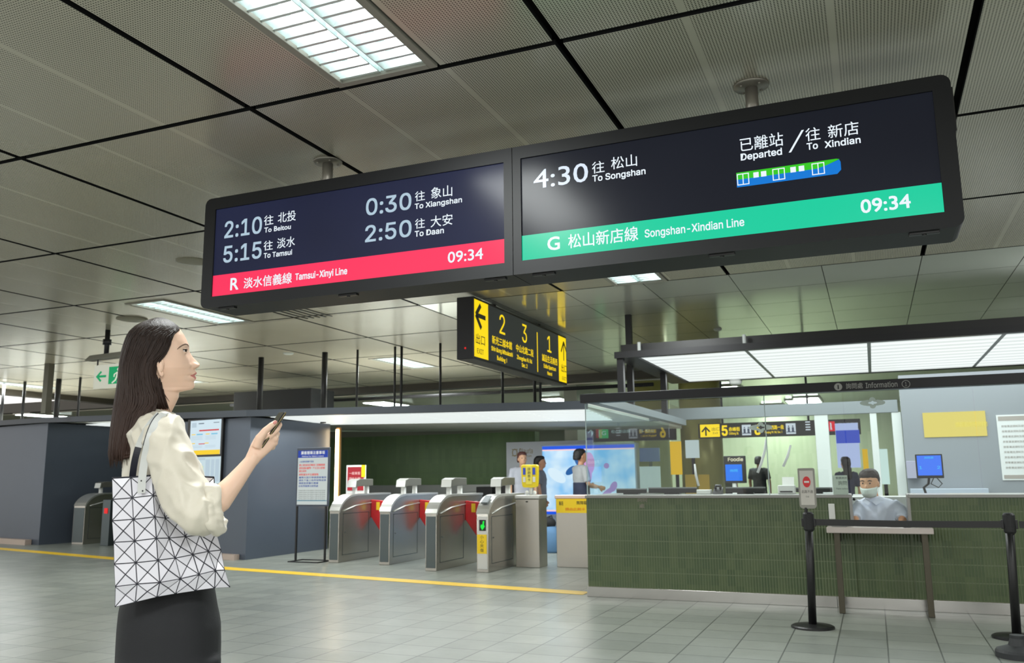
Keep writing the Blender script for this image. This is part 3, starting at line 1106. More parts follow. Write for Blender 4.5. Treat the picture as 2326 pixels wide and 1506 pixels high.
def make_gate(x, y, label, w=0.17, L=1.45, flap=True, lit=False, yellow=False, reader=True, flap_side=1):
    r = thing('ticket_gate', (x + w / 2, y, 0), label, 'ticket gate', 'ticket gates in a row')
    P = gate_profile(y, L)
    mb = MB().prism([Vector((x, a, b)) for a, b in P], (w, 0, 0))
    # recessed toe
    mb.build('cabinet', M_steel, r, bevel=0.006)
    # hood: pale cover over the curved front
    top = [(a, b) for a, b in P[1:10]]
    mb = MB()
    mb.loft([[Vector((x - 0.006, a - 0.004, b + 0.008)), Vector((x + w + 0.006, a - 0.004, b + 0.008)), Vector((x + w + 0.006, a + 0.012, b - 0.02)), Vector((x - 0.006, a + 0.012, b - 0.02))] for a, b in top])
    mb.box((x - 0.006, P[9][0], 0.95), (x + w + 0.006, y + L + 0.004, 0.975))
    mb.build('hood', M_steel_top, r, smooth=False)
    MB().box((x + 0.012, y - 0.006, 0.04), (x + w - 0.012, y + 0.004, 0.70)).build('front_panel', M_gateface if not lit else M_steel_top, r, bevel=0.004)
    # service door outline and a rail on the right flank
    xf = x + w
    mb = MB()
    for a, b in (((y + 0.1, 0.10), (y + 0.108, 0.70)), ((y + 0.8, 0.10), (y + 0.808, 0.70)), ((y + 0.1, 0.692), (y + 0.808, 0.70)), ((y + 0.1, 0.10), (y + 0.808, 0.108))):
        mb.box((xf, a[0], a[1]), (xf + 0.003, b[0], b[1]))
    mb.cyl((xf + 0.002, y + 0.16, 0.42), 0.008, 0.016, 8)
    mb.build('service_door_edge', M_gateface, r)
    mb = MB().tube([(xf + 0.008, y + 0.1, 0.735), (xf + 0.008, y + 0.42, 0.80), (xf + 0.008, y + L - 0.2, 0.86)], 0.008, 8)
    mb.build('side_trim', M_steel_top, r, smooth=True)
    if flap:
        s = flap_side
        x0 = xf if s > 0 else x
        fy = y + 0.86
        mb = MB().prism([Vector((x0, fy, 0.88)), Vector((x0 + s * 0.24, fy, 0.86)), Vector((x0 + s * 0.27, fy, 0.80)), Vector((x0 + s * 0.22, fy, 0.46)), Vector((x0 + s * 0.17, fy, 0.40)), Vector((x0, fy, 0.62))], (0, 0.035, 0))
        mb.build('flap', M_red, r, bevel=0.01, label='red flap')
        MB().box((x0 + s * 0.10, fy - 0.003, 0.72), (x0 + s * 0.16, fy + 0.001, 0.84)).build('flap_sticker', mat('yellow_sticker', (240, 200, 40), 0.4), r)
    if reader:
        ry = y + 0.5
        for q in (0.02, 0.36):
            MB().box((x + 0.04, ry + q, 0.95), (x + 0.1, ry + q + 0.05, 1.12)).build('reader_post', M_white, r, bevel=0.004)
        mb = MB().prism([Vector((x - 0.01, a, b)) for a, b in ((ry - 0.05, 1.07), (ry - 0.03, 1.175), (ry + 0.06, 1.2), (ry + 0.43, 1.195), (ry + 0.43, 1.095), (ry + 0.02, 1.085))], (0.17, 0, 0))
        mb.build('reader_head', mat('grey_reader_plastic', (92, 92, 84), 0.4), r, bevel=0.008)
        MB().prism([Vector((x, a, b)) for a, b in ((ry - 0.056, 1.075), (ry - 0.036, 1.172), (ry - 0.03, 1.172), (ry - 0.05, 1.075))], (0.15, 0, 0)).build('reader_face', M_white, r)
    if lit:
        MB().box((x + 0.04, y - 0.012, 0.52), (x + w - 0.03, y - 0.004, 0.66)).build('lane_display', M_black, r, bevel=0.004)
        mb = MB().prism([Vector((x + a * w, y - 0.014, b)) for a, b in ((0.36, 0.57), (0.52, 0.53), (0.74, 0.575), (0.66, 0.60), (0.70, 0.645), (0.58, 0.645), (0.54, 0.60), (0.40, 0.60))], (0, 0.003, 0))
        mb.build('lane_arrow', M_lime, r)
        mb = MB()
        mb.prism([Vector((x + w * 0.24, y + 0.06, 0.86)), Vector((x + w * 0.78, y + 0.06, 0.86)), Vector((x + w * 0.78, y + 0.2, 0.945)), Vector((x + w * 0.24, y + 0.2, 0.945))], (0, -0.008, 0.02))
        mb.build('card_reader', mat('grey_card_reader', (96, 104, 108), 0.3), r)
    if yellow:
        lab = MB().box((x + 0.012, y - 0.014, 0.235), (x + w - 0.02, y - 0.007, 0.475)).build('warning_label', mat('yellow_label', (238, 200, 20), 0.4), r)
        mb = MB()
        for k, cc in enumerate('小心夾傷'):
            letter(mb, cc, (x + 0.055, y - 0.0145, 0.42 - 0.055 * k), (1, 0, 0), (0, 0, 1), 0.05, 0.045, box=True)
        mb.build('label_text', M_black, lab, clean=False)
    return r


G1 = atZ(747, 1278, 0)
gates = [(-7.425, 10.76, 'first ticket gate from the left in the row of four, beside the notice board', 0.165),
         (-6.535, 10.70, 'second ticket gate from the left in the row of four', 0.165),
         (-5.51, 10.17, 'third ticket gate from the left in the row of four', 0.165)]
for k, (x, y, lab, w) in enumerate(gates):
    make_gate(x, y, lab, w, yellow=False)
lab = MB().box((-6.595, 11.6, 0.24), (-6.575, 11.62, 0.50))
make_gate(-4.79, 10.225, 'ticket gate with a green arrow light and a yellow label on its front', 0.165, 1.25, flap=False, lit=True, yellow=True)
make_gate(-14.55, 12.42, 'ticket gate at the left, behind the white patterned bag', 0.30, 1.2, flap=False)
# flanking post of the left gate with red lamp
r = thing('gate_post', (-13.55, 12.35, 0), 'slim dark gate post with a red light behind the bag', 'gate post')
MB().box((-13.66, 12.3, 0), (-13.46, 12.75, 0.86)).build('cabinet', M_gateface, r, bevel=0.008)
MB().box((-13.6, 12.288, 0.60), (-13.52, 12.298, 0.70)).build('red_light', glow('red_lamp', (230, 40, 40), 1.0), r)

# steel post box with yellow validator
r = thing('validator_post', (-4.37, 11.05, 0), 'steel post with a yellow card validator on top', 'card validator')
MB().box((-4.545, 10.95, 0.0), (-4.20, 11.25, 0.90)).build('cabinet', M_steel, r, bevel=0.008)
MB().box((-4.555, 10.94, 0.90), (-4.19, 11.26, 0.955)).build('lid', M_steel_top, r, bevel=0.015)
MB().cyl((-4.375, 10.945, 0.86), 0.014, 0.016, 10).build('lock', M_black, r)
MB().cyl((-4.375, 11.1, 0.95), 0.02, 0.16, 12).ball((-4.43, 11.1, 0.985), 0.028).ball((-4.32, 11.1, 0.985), 0.028).build('stem', M_white, r, smooth=True)
out = [(-4.375 + a, b) for a, b in ((-0.105, 1.07), (-0.115, 1.12), (-0.122, 1.345), (-0.105, 1.365), (0.105, 1.365), (0.122, 1.345), (0.115, 1.12), (0.105, 1.07), (0.08, 1.055), (-0.08, 1.055))]
head = MB().prism([Vector((a, 11.05, b)) for a, b in out], (0, 0.07, 0)).build('validator_head', mat('yellow_plastic', (240, 212, 20), 0.35), r, bevel=0.008, label='yellow validator head')
mb = MB()
for s in (-1, 1):
    mb.box((-4.375 + s * 0.072 - 0.018, 11.043, 1.23), (-4.375 + s * 0.072 + 0.018, 11.05, 1.325), 0)
    mb.box((-4.375 + s * 0.072 - 0.018, 11.043, 1.13), (-4.375 + s * 0.072 + 0.018, 11.05, 1.2), 1)
mb.box((-4.42, 11.040, 1.1), (-4.33, 11.05, 1.345), 2)
mb.build('label_strips', [mat('label_blue', (50, 80, 200), 0.4), M_white, mat('pale_yellow_label', (244, 226, 90), 0.4)], head)
mb = MB()
for k, cc in enumerate('請刷票卡'):
    letter(mb, cc, (-4.395, 11.039, 1.285 - 0.048 * k), (1, 0, 0), (0, 0, 1), 0.042, 0.04, box=True)
mb.build('label_text', M_black, head, clean=False)

# wide barrier beside the counter
r = thing('barrier_cabinet', (-3.8, 11.2, 0), 'low steel barrier cabinet with a yellow notice, left of the counter', 'barrier')
MB().box((-4.02, 11.12, 0.0), (-3.2, 11.4, 0.90)).build('cabinet', M_steel, r, bevel=0.006)
MB().box((-4.035, 11.11, 0.90), (-3.19, 11.41, 0.95)).build('lid', mat('pinkish_steel_lid', (214, 190, 178), 0.35, 0.5), r, bevel=0.012)
nt = MB().box((-4.01, 11.108, 0.715), (-3.25, 11.118, 0.90)).build('notice', mat('yellow_label', (238, 200, 20), 0.4), r, label='yellow notice strip')
mb = MB()
letter(mb, '專用', (-3.97, 11.106, 0.81), (1, 0, 0), (0, 0, 1), 0.06, 0.06, box=True)
letter(mb, '無障礙出入口', (-3.72, 11.106, 0.825), (1, 0, 0), (0, 0, 1), 0.30, 0.05, box=True)
mb.build('notice_text', M_black, nt, clean=False)
mb = MB()
letter(mb, '請由此刷卡', (-3.88, 11.106, 0.745), (1, 0, 0), (0, 0, 1), 0.28, 0.04, box=True)
letter(mb, '請勿奔跑', (-3.54, 11.106, 0.745), (1, 0, 0), (0, 0, 1), 0.2, 0.04, box=True)
mb.build('notice_text', mat('orange_print', (226, 110, 20), 0.5), nt, clean=False, label='orange text line')

# ------------------------------------------------------------------ notice board on its stand
bx0, bx1, bz0, bz1, by = -8.10, -7.50, 0.815, 1.665, 10.80
bx0, bx1 = atY(673, 1085, by).x, atY(747, 1085, by).x
bz1, bz0 = atY(673, 1018, by).z, atY(673, 1150, by).z
r = thing('notice_board', ((bx0 + bx1) / 2, by, 0), 'standing notice board with blue header, red and blue text, beside the light strip', 'notice board')
MB().box((bx0, by, bz0), (bx1, by + 0.03, bz1)).build('board_frame', mat('grey_board_frame', (70, 76, 88), 0.4, 0.4), r, bevel=0.004)
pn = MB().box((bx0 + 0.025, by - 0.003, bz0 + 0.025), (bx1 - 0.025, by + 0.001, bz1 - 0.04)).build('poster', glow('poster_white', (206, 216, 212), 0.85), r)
W_ = bx1 - bx0
Hh = bz1 - bz0
MB().box((bx0 + 0.025, by - 0.005, bz1 - 0.04 - Hh * 0.125), (bx1 - 0.025, by - 0.003, bz1 - 0.04)).build('header_band', glow('poster_blue', (30, 64, 168), 0.9), pn)
mb = MB()
letter(mb, '乘客搭乘注意事項', (bx0 + 0.08, by - 0.006, bz1 - 0.1), (1, 0, 0), (0, 0, 1), W_ - 0.16, 0.05, box=True, bold=0.03)
letter(mb, 'Notice for Metro Users', (bx0 + 0.1, by - 0.006, bz1 - 0.137), (1, 0, 0), (0, 0, 1), W_ - 0.2, 0.02)
mb.build('header_text', M_white, pn, clean=False)
mr, mb_, mg = MB(), MB(), MB()


def lines(m_, txt, x, z, w, h):
    letter(m_, txt, (x, by - 0.005, z), (1, 0, 0), (0, 0, 1), w, h, box=True, bold=0.03)


z_ = bz1 - 0.2
lines(mb_, '入站須知請遵守規定', bx0 + 0.05, z_ - 0.02, W_ * 0.45, 0.028)
for k, (w_, t) in enumerate(((0.86, '禁止飲食吸菸嚼食口香糖檳榔'), (0.86, '違者處新臺幣一千五百元罰鍰'), (0.3, '請勿奔跑'))):
    lines(mr, t, bx0 + 0.05, z_ - 0.075 - 0.045 * k, W_ * w_ - 0.04, 0.034)
lines(mr, '請緊握扶手站穩踏階', bx0 + 0.05, z_ - 0.215, W_ * 0.6, 0.032)
for k, t in enumerate(('攜帶大型行李請搭乘電梯', '請先下後上依序排隊候車', '博愛座請優先禮讓', '如有問題請洽詢問處')):
    lines(mb_, t, bx0 + 0.05, z_ - 0.258 - 0.042 * k, W_ * (0.84 if k < 2 else 0.6), 0.03)
for k in range(6):
    lines(mg, 'Please follow the station rules at all times', bx0 + 0.05, z_ - 0.44 - 0.028 * k, W_ * 0.82, 0.013)
mr.build('red_text', mat('print_red', (214, 60, 54), 0.5), pn, clean=False)
mb_.build('blue_text', mat('print_blue', (44, 72, 150), 0.5), pn, clean=False)
mg.build('small_print', mat('print_grey', (90, 92, 92), 0.5), pn, clean=False)
MB().box((bx0 + 0.025, by - 0.005, bz0 + 0.075), (bx1 - 0.025, by - 0.003, bz0 + 0.09)).build('footer_band', mat('footer_teal', (110, 150, 170), 0.5), pn)
for s in (bx0 + 0.02, bx1 - 0.05):
    MB().box((s - 0.012, by + 0.005, 0.0), (s + 0.012, by + 0.03, bz0 + 0.1)).build('leg', M_char, r)
mb = MB()
for a, b in (((bx0 + 0.01, by - 0.16), (bx0 + 0.03, by + 0.2)), ((bx1 - 0.06, by - 0.16), (bx1 - 0.04, by + 0.2)), ((bx0 + 0.01, by - 0.16), (bx1 - 0.04, by - 0.14)), ((bx0 + 0.01, by + 0.18), (bx1 - 0.04, by + 0.2))):
    mb.box((a[0], a[1], 0), (b[0], b[1], 0.015))
mb.build('base_frame', M_char, r)

# ------------------------------------------------------------------ information screens on the centre block
A = Vector((-12.3, 11.45, 0))
B = Vector((-8.92, 10.74, 0))
ex = (B - A).normalized()
nr = Vector((ex.y, -ex.x, 0))


def on_block(u, v):
    """point of the centre block's front face seen at u, v"""
    d = ray(u, v)
    n = nr
    t = (A - CAM).dot(n) / d.dot(n)
    return CAM + d * t


def panel_on_block(mb, u0, u1, v0, v1, off, thick, m=0):
    p0, p1, q0 = on_block(u0, v0), on_block(u1, v0), on_block(u0, v1)
    z1_, z0_ = p0.z, q0.z
    a, b = Vector((p0.x, p0.y, 0)), Vector((p1.x, p1.y, 0))
    pts = [a + Vector((0, 0, z0_)), b + Vector((0, 0, z0_)), b + Vector((0, 0, z1_)), a + Vector((0, 0, z1_))]
    mb.prism([p + nr * off for p in pts], nr * thick, m)
    return a, b, z0_, z1_


p = on_block(475, 1040)
r = thing('info_screen_pair', (p.x, p.y, p.z), 'two stacked information screens in a black frame on the grey wall, right of the woman', 'information screen')
mb = MB()
panel_on_block(mb, 433, 513, 953, 1107, 0.0, 0.05)
mb.build('screen_frame', M_black, r, bevel=0.006)
mb = MB()
a, b, z0, z1 = panel_on_block(mb, 440, 509, 957, 1034, 0.05, 0.004)
s1 = mb.build('upper_screen', glow('screen_pale_blue', (206, 226, 236), 1.0), r, label='upper screen with yellow footer')
mb = MB()
wv, hv = b - a, z1 - z0


def cell(mb, x0, x1, y0, y1, m=0, base=None, off=0.0545):
    a_, w_, z_, h_ = base or (a, wv, z0, hv)
    pts = [a_ + w_ * x + Vector((0, 0, z_ + h_ * y)) + nr * off for x, y in ((x0, y0), (x1, y0), (x1, y1), (x0, y1))]
    mb.prism(pts, nr * 0.001, m)


cell(mb, 0, 1, 0, 0.13, 0)
cell(mb, 0.3, 0.94, 0.68, 0.72, 1)
for xx, yy in ((0.05, 0.58), (0.52, 0.58), (0.05, 0.32), (0.5, 0.32)):
    cell(mb, xx, xx + 0.13, yy, yy + 0.025, 0)
for xx, yy in ((0.22, 0.57), (0.7, 0.57)):
    cell(mb, xx, xx + 0.2, yy, yy + 0.04, 2)
cell(mb, 0.3, 0.5, 0.3, 0.325, 1)
for yy in (0.52, 0.48, 0.44, 0.25, 0.21):
    cell(mb, 0.05, 0.42, yy, yy + 0.012, 3)
    cell(mb, 0.52, 0.85, yy, yy + 0.012, 3)
cell(mb, 0.05, 0.2, 0.8, 0.94, 3)
cell(mb, 0.27, 0.45, 0.89, 0.92, 4)
cell(mb, 0.76, 0.94, 0.9, 0.92, 4)
mb.build('screen_content', [glow('screen_yellow', (246, 206, 20), 1.0), glow('screen_red', (206, 44, 50), 1.0), glow('screen_blue', (120, 190, 220), 1.0), glow('screen_grey', (180, 200, 212), 1.0), glow('screen_dark', (100, 116, 130), 1.0)], s1)
mb = MB()
a2, b2, z02, z12 = panel_on_block(mb, 439, 508, 1039, 1099, 0.05, 0.004)
s2 = mb.build('lower_screen', glow('screen_pale_cyan', (196, 216, 222), 1.0), r, label='lower screen with map')
mb = MB()
base = (a2, b2 - a2, z02, z12 - z02)
for x0_, x1_ in ((0.52, 0.66), (0.7, 0.8), (0.84, 0.96)):
    cell(mb, x0_, x1_, 0.08, 0.9, 0, base)
cell(mb, 0.3, 0.44, 0.5, 0.66, 1, base)
cell(mb, 0.05, 0.5, 0.88, 0.96, 0, base)
mb.build('screen_content', [glow('screen_grey', (180, 200, 212), 1.0), glow('screen_lime', (206, 222, 150), 1.0)], s2)

# ------------------------------------------------------------------ red and white leaflet sign on the green wall side
p0, p1 = atY(787, 1057, 12.4), atY(829, 1114, 12.4)
r = thing('leaflet_sign', ((p0.x + p1.x) / 2, 12.4, p1.z), 'red notice in a white frame above the first ticket gate', 'sign')
MB().box((p0.x, 12.4, p1.z - 0.25), (p1.x, 12.43, p0.z)).build('white_frame', M_white, r, bevel=0.004)
rp = MB().box((p0.x + 0.03, 12.394, p1.z), (p1.x - 0.03, 12.4, p0.z - 0.03)).build('red_panel', glow('notice_red', (196, 52, 60), 0.9), r)
mb = MB()
for k, t in enumerate(('一般乘客', '請往左側', '閘門通行')):
    letter(mb, t, (p0.x + 0.06, 12.3925, p0.z - 0.16 - 0.09 * k), (1, 0, 0), (0, 0, 1), 0.22, 0.05, box=True)
mb.build('notice_text', mat('pink_print', (230, 190, 186), 0.5), rp, clean=False)
MB().box((p1.x - 0.07, 12.39, p0.z - 0.2), (p1.x - 0.0, 12.4, p0.z)).build('yellow_corner', mat('yellow_label', (238, 200, 20), 0.4), rp)
MB().box((p0.x + 0.15, 12.43, 0), (p0.x + 0.2, 12.47, p1.z)).build('stand_post', M_char, r)

# ------------------------------------------------------------------ grey poster wall and bright lightbox
px0, px1 = atY(1150, 1005, 15.6).x, atY(1345, 1010, 15.6).x
pz1 = atY(1150, 1005, 15.6).z
r = thing('poster_wall', ((px0 + px1) / 2, 15.6, 0), 'tall pale grey advertising panel left of the blue lightbox', 'poster')
MB().box((px0, 15.6, 0), (px1, 15.68, pz1)).build('panel', mat('pale_grey_poster', (206, 210, 218), 0.45, noise_amt=0.05, noise_scale=5), r)
mb = MB()
q = atY(1163, 1030, 15.6)
letter(mb, '¤', (q.x, 15.598, q.z - 0.06), (1, 0, 0), (0, 0, 1), 0.12, 0.15, box=True)
q = atY(1180, 1028, 15.6)
letter(mb, 'Dlaurla', (q.x, 15.598, q.z - 0.02), (1, 0, 0), (0, 0, 1), 0.28, 0.1)
q = atY(1175, 1036, 15.6)
letter(mb, 'beauty and care', (q.x, 15.598, q.z - 0.02), (1, 0, 0), (0, 0, 1), 0.3, 0.04)
mb.build('poster_text', mat('gold_print', (150, 130, 70), 0.5), r, clean=False)

lb = Vector((-5.66, 15.0, 0))
z_lo, z_hi = 0.52, 1.755
lx0, lx1 = atY(1233, 1080, 15).x, atY(1443, 1080, 15).x


def lightbox_mat():
    m = bpy.data.materials.new('sky_blue_lightbox_print')
    m.use_nodes = True
    g = Graph(m)
    bs = g.N['Principled BSDF']
    n = g.noise(2.6, 2)
    f = g.math('MULTIPLY', g.math('SUBTRACT', n, 0.34), 3.0)
    n_ = g.N.new('ShaderNodeClamp')
    g.L.new(f, n_.inputs[0])
    col = g.mix(n_.outputs[0], lin((96, 182, 240)), lin((206, 232, 248)))
    g.L.new(col, bs.inputs['Emission Color'])
    bs.inputs['Base Color'].default_value = (0.02, 0.02, 0.02, 1)
    bs.inputs['Emission Strength'].default_value = 1.0
    bs.inputs['Roughness'].default_value = 0.3
    return m


r = thing('lightbox', ((lx0 + lx1) / 2, 15.1, 0), 'bright sky blue advertising lightbox with royal blue bands', 'lightbox')
MB().box((lx0 - 0.03, 15.005, z_lo - 0.04), (lx1 + 0.03, 15.2, z_hi + 0.03)).box((lx0 + 0.1, 15.02, 0), (lx1 - 0.1, 15.18, z_lo)).build('cabinet', mat('pale_cabinet', (160, 170, 184), 0.4), r)
pr = MB().box((lx0, 14.995, z_lo), (lx1, 15.005, z_hi)).build('print', lightbox_mat(), r)
MB().box((lx0, 14.99, z_hi - 0.06), (lx1, 14.996, z_hi)).build('blue_band', glow('royal_blue_band', (20, 84, 226), 1.0), pr)
MB().box((lx0, 14.99, z_lo), (lx1, 14.996, z_lo + 0.05)).build('blue_band', glow('royal_blue_band', (20, 84, 226), 1.0), pr)
MB().box((lx0, 14.99, z_hi - 0.085), (lx1, 14.996, z_hi - 0.06)).build('pink_band', glow('pale_pink_band', (246, 208, 214), 1.0), pr)
MB().box((lx0, 14.99, z_lo + 0.05), (lx1, 14.996, z_lo + 0.08)).build('pink_band', glow('pale_pink_band', (246, 208, 214), 1.0), pr)
mb = MB()


def blob(cx_, cz_, rx_, rz_, m, dy=0.0, rot=0.0, n=24):
    pts = []
    for k in range(n):
        a = 2 * PI * k / n
        x, z = rx_ * math.cos(a), rz_ * math.sin(a)
        pts.append(Vector((cx_ + x * math.cos(rot) - z * math.sin(rot), 14.99 - dy, cz_ + x * math.sin(rot) + z * math.cos(rot))))
    mb.prism(pts, (0, 0.002, 0), m)


q = atY(1335, 1040, 15)
blob(q.x - 0.1, q.z - 0.02, 0.15, 0.2, 0, 0.0, 0.5)
blob(q.x + 0.03, q.z - 0.1, 0.1, 0.2, 1, 0.002)
blob(q.x + 0.02, q.z - 0.34, 0.05, 0.14, 1, 0.002, -0.15)
q = atY(1394, 1108, 15)
blob(q.x, q.z + 0.02, 0.06, 0.1, 2, 0.002, -0.5)
blob(q.x - 0.12, q.z - 0.09, 0.05, 0.16, 2, 0.002, -0.9)
q = atY(1378, 1058, 15)
blob(q.x, q.z, 0.05, 0.05, 2, 0.002)
q = atY(1300, 1075, 15)
blob(q.x - 0.02, q.z + 0.05, 0.12, 0.06, 0, 0.001, 0.6)
q = atY(1265, 1080, 15)
blob(q.x, q.z, 0.2, 0.1, 3, 0.001, -0.6)
mb.build('print_shapes', [glow('print_deep_blue', (40, 96, 160), 1.0), glow('print_lilac', (206, 150, 206), 1.0), glow('print_mauve', (160, 130, 196), 1.0), glow('print_pale', (216, 238, 250), 1.0)], pr)

# ------------------------------------------------------------------ small ceiling things
for nm, u, v, rr, hh, lab in (('smoke_detector', 1630, 747, 0.06, 0.035, 'small smoke detector on the plain ceiling above the counter lights'),
                              ('dome_camera', 2147, 747, 0.075, 0.08, 'white dome camera on the ceiling, upper right of the counter'),
                              ('ceiling_speaker', 437, 593, 0.16, 0.012, 'flat round ceiling speaker left of the departure display'),
                              ('ceiling_sensor', 655, 802, 0.09, 0.03, 'small round sensor on the ceiling between two lamps'),
                              ('ceiling_speaker', 300, 724, 0.2, 0.03, 'round ceiling fitting above the woman\'s head')):
    p = atZ(u, v, CEIL)
    solo(MB().lathe((p.x, p.y, 0), [(rr, CEIL), (rr, CEIL - hh * 0.4), (rr * 0.75, CEIL - hh * 0.85), (rr * 0.2, CEIL - hh)], 24), nm, M_offwhite if 'speaker' not in nm else mat('speaker_beige', (132, 128, 112), 0.5), (p.x, p.y, CEIL), lab, 'ceiling fitting', smooth=True)
# air slots by the departure display
p = atZ(700, 712, CEIL)
mb = MB()
for k in range(5):
    mb.box((p.x - 0.25 + 0.1 * k, p.y - 0.5, CEIL - 0.006), (p.x - 0.22 + 0.1 * k, p.y + 0.3, CEIL + 0.002))
solo(mb, 'air_grille', M_black, (p.x, p.y, CEIL), 'dark slotted air grille in the ceiling under the display\'s lower edge', 'air grille')

# ================================================================== INFORMATION COUNTER
CY = 8.55                 # plane of the tiled front
CX0, CX1 = -2.755, 2.6
WX0, WX1 = -0.215, 0.27   # the service window
TOP = 1.005
ctr = thing('information_counter', (0, CY + 0.3, 0), 'long green tiled information counter with steel top and kick plate', 'counter')
mb = MB()
mb.box((CX0, CY, 0.1), (WX0, CY + 0.22, TOP - 0.028))
mb.build('tiled_front', M_tile, ctr, label='green fluted tile front left of the window')
MB().box((WX1, CY, 0.1), (CX1, CY + 0.22, TOP - 0.028)).build('tiled_front', M_tile, ctr, label='green fluted tile front right of the window')
MB().box((WX0, CY + 0.012, 0.1), (WX1, CY + 0.22, 0.685)).build('tiled_front', M_tile, ctr, label='green fluted tile front below the window')
MB().box((CX0, CY + 0.22, 0.1), (CX0 + 0.2, 12.6, TOP - 0.028)).build('tiled_side', M_tile, ctr)
MB().box((CX0 - 0.012, CY - 0.015, TOP - 0.028), (WX0, CY + 0.62, TOP)).build('steel_top', M_counter_top, ctr, bevel=0.004)
MB().box((WX1, CY - 0.015, TOP - 0.028), (CX1, CY + 0.62, TOP)).build('steel_top', M_counter_top, ctr, bevel=0.004)
MB().box((CX0 - 0.012, CY + 0.62, TOP - 0.028), (CX0 + 0.22, 12.6, TOP)).build('steel_top', M_counter_top, ctr, bevel=0.004)
for a, b in ((CX0 - 0.014, -0.39), (-0.39, 0.36), (0.36, 1.0), (1.006, CX1)):
    MB().box((a + 0.002, CY - 0.016, 0.0), (b - 0.002, CY + 0.1, 0.1)).build('kick_plate', mat('polished_kick_steel', (190, 188, 184), 0.2, 1.0), ctr, bevel=0.003)
MB().box((CX0 - 0.014, CY + 0.1, 0), (CX0 + 0.05, 12.6, 0.1)).build('kick_plate', mat('polished_kick_steel', (190, 188, 184), 0.2, 1.0), ctr)
for a in (WX0, WX1):
    MB().box((a - 0.012, CY - 0.012, 0.70), (a + 0.012, CY + 0.23, TOP)).build('window_jamb', M_counter_top, ctr)
MB().box((-0.42, 8.13, 0.685), (0.43, CY + 0.32, 0.735)).build('service_shelf', mat('pale_steel_shelf', (196, 186, 180), 0.35, 0.4), ctr, bevel=0.006)
for x in (-0.365, 0.335):
    MB().box((x, 8.2, 0.0), (x + 0.05, 8.25, 0.69)).build('shelf_leg', mat('dull_bronze_steel', (84, 80, 68), 0.35, 0.7), ctr, bevel=0.004)
    MB().box((x, 8.25, 0.60), (x + 0.05, CY, 0.69)).build('shelf_bracket', mat('dull_bronze_steel', (84, 80, 68), 0.35, 0.7), ctr)
MB().box((-0.41, CY - 0.014, 0.785), (-0.355, CY - 0.002, 0.925)).build('call_button_box', M_white, ctr, bevel=0.004)
# etched marks on the tiles
mb = MB()
q = atY(1448, 1141, CY)
letter(mb, '詢問', (q.x, CY - 0.002, q.z + 0.005), (1, 0, 0), (0, 0, 1), 0.1, 0.05, box=True)
letter(mb, '處', (q.x + 0.02, CY - 0.002, q.z - 0.055), (1, 0, 0), (0, 0, 1), 0.05, 0.04, box=True)
mb.build('tile_lettering', mat('faint_etched_print', (150, 140, 130), 0.5), ctr, clean=False)

# ---- header beam with the word Information
struct(MB().box((CX0 - 0.02, CY + 0.07, 1.97), (CX0 + 0.1, 13.44, 2.06)), 'trim_3', mat('grey_beam_paint', (122, 130, 134), 0.45, 0.2))
struct(MB().box((-3.3, 13.45, 2.062), (0.39, 13.6, 2.24)), 'trim_4', mat('grey_beam_paint', (122, 130, 134), 0.45, 0.2))
hd = thing('counter_header', (0, CY, 2.0), 'dark header beam above the counter glass reading Information', 'header beam')
MB().box((CX0 - 0.02, CY - 0.07, 1.955), (CX1, CY + 0.06, 2.045)).build('beam', M_char, hd, bevel=0.004)
ZI = scr(2.312, 1320, 720)
HY = CY - 0.071
mt = mat('pale_print_on_beam', (150, 150, 146), 0.5)


def puth(mb, s, a, b, h, box=False):
    p, q = atY(*ZI(*a), HY), atY(*ZI(*b), HY)
    top = atY(*ZI(a[0], a[1] - h), HY)
    letter(mb, s, Vector((p.x, HY, (p.z + q.z) / 2)), (1, 0, 0), (0, 0, 1), q.x - p.x, top.z - p.z, 0.01, box, lift=Vector((0, -0.001, 0)))


mb = MB()
puth(mb, '詢問處', (1392, 378), (1480, 375), 30, True)
puth(mb, 'Information', (1495, 371), (1662, 368), 27)
for (u, v), fill in (((1350, 367), True), ((1706, 352), False)):
    c = atY(*ZI(u, v), HY)
    R_ = 0.035
    n = 24
    if fill:
        mb.prism([Vector((c.x + R_ * math.cos(2 * PI * k / n), HY - 0.0015, c.z + R_ * math.sin(2 * PI * k / n))) for k in range(n)], (0, 0.001, 0))
    else:
        for k in range(n):
            a, b = 2 * PI * k / n, 2 * PI * (k + 1) / n
            mb.prism([Vector((c.x + q * math.cos(t), HY - 0.0015, c.z + q * math.sin(t))) for q, t in ((R_, a), (R_, b), (R_ * 0.86, b), (R_ * 0.86, a))], (0, 0.001, 0))
        letter(mb, '1', (c.x - 0.008, HY - 0.0016, c.z - 0.018), (1, 0, 0), (0, 0, 1), 0.014, 0.036)
mb.build('header_text', mt, hd, clean=False)
c = atY(*ZI(1350, 367), HY)
mb = MB()
letter(mb, 'i', (c.x - 0.005, HY - 0.003, c.z - 0.019), (1, 0, 0), (0, 0, 1), 0.01, 0.034, 0.05)
mb.build('header_text', M_char, hd, clean=False, label='dark letter i on the pale disc')

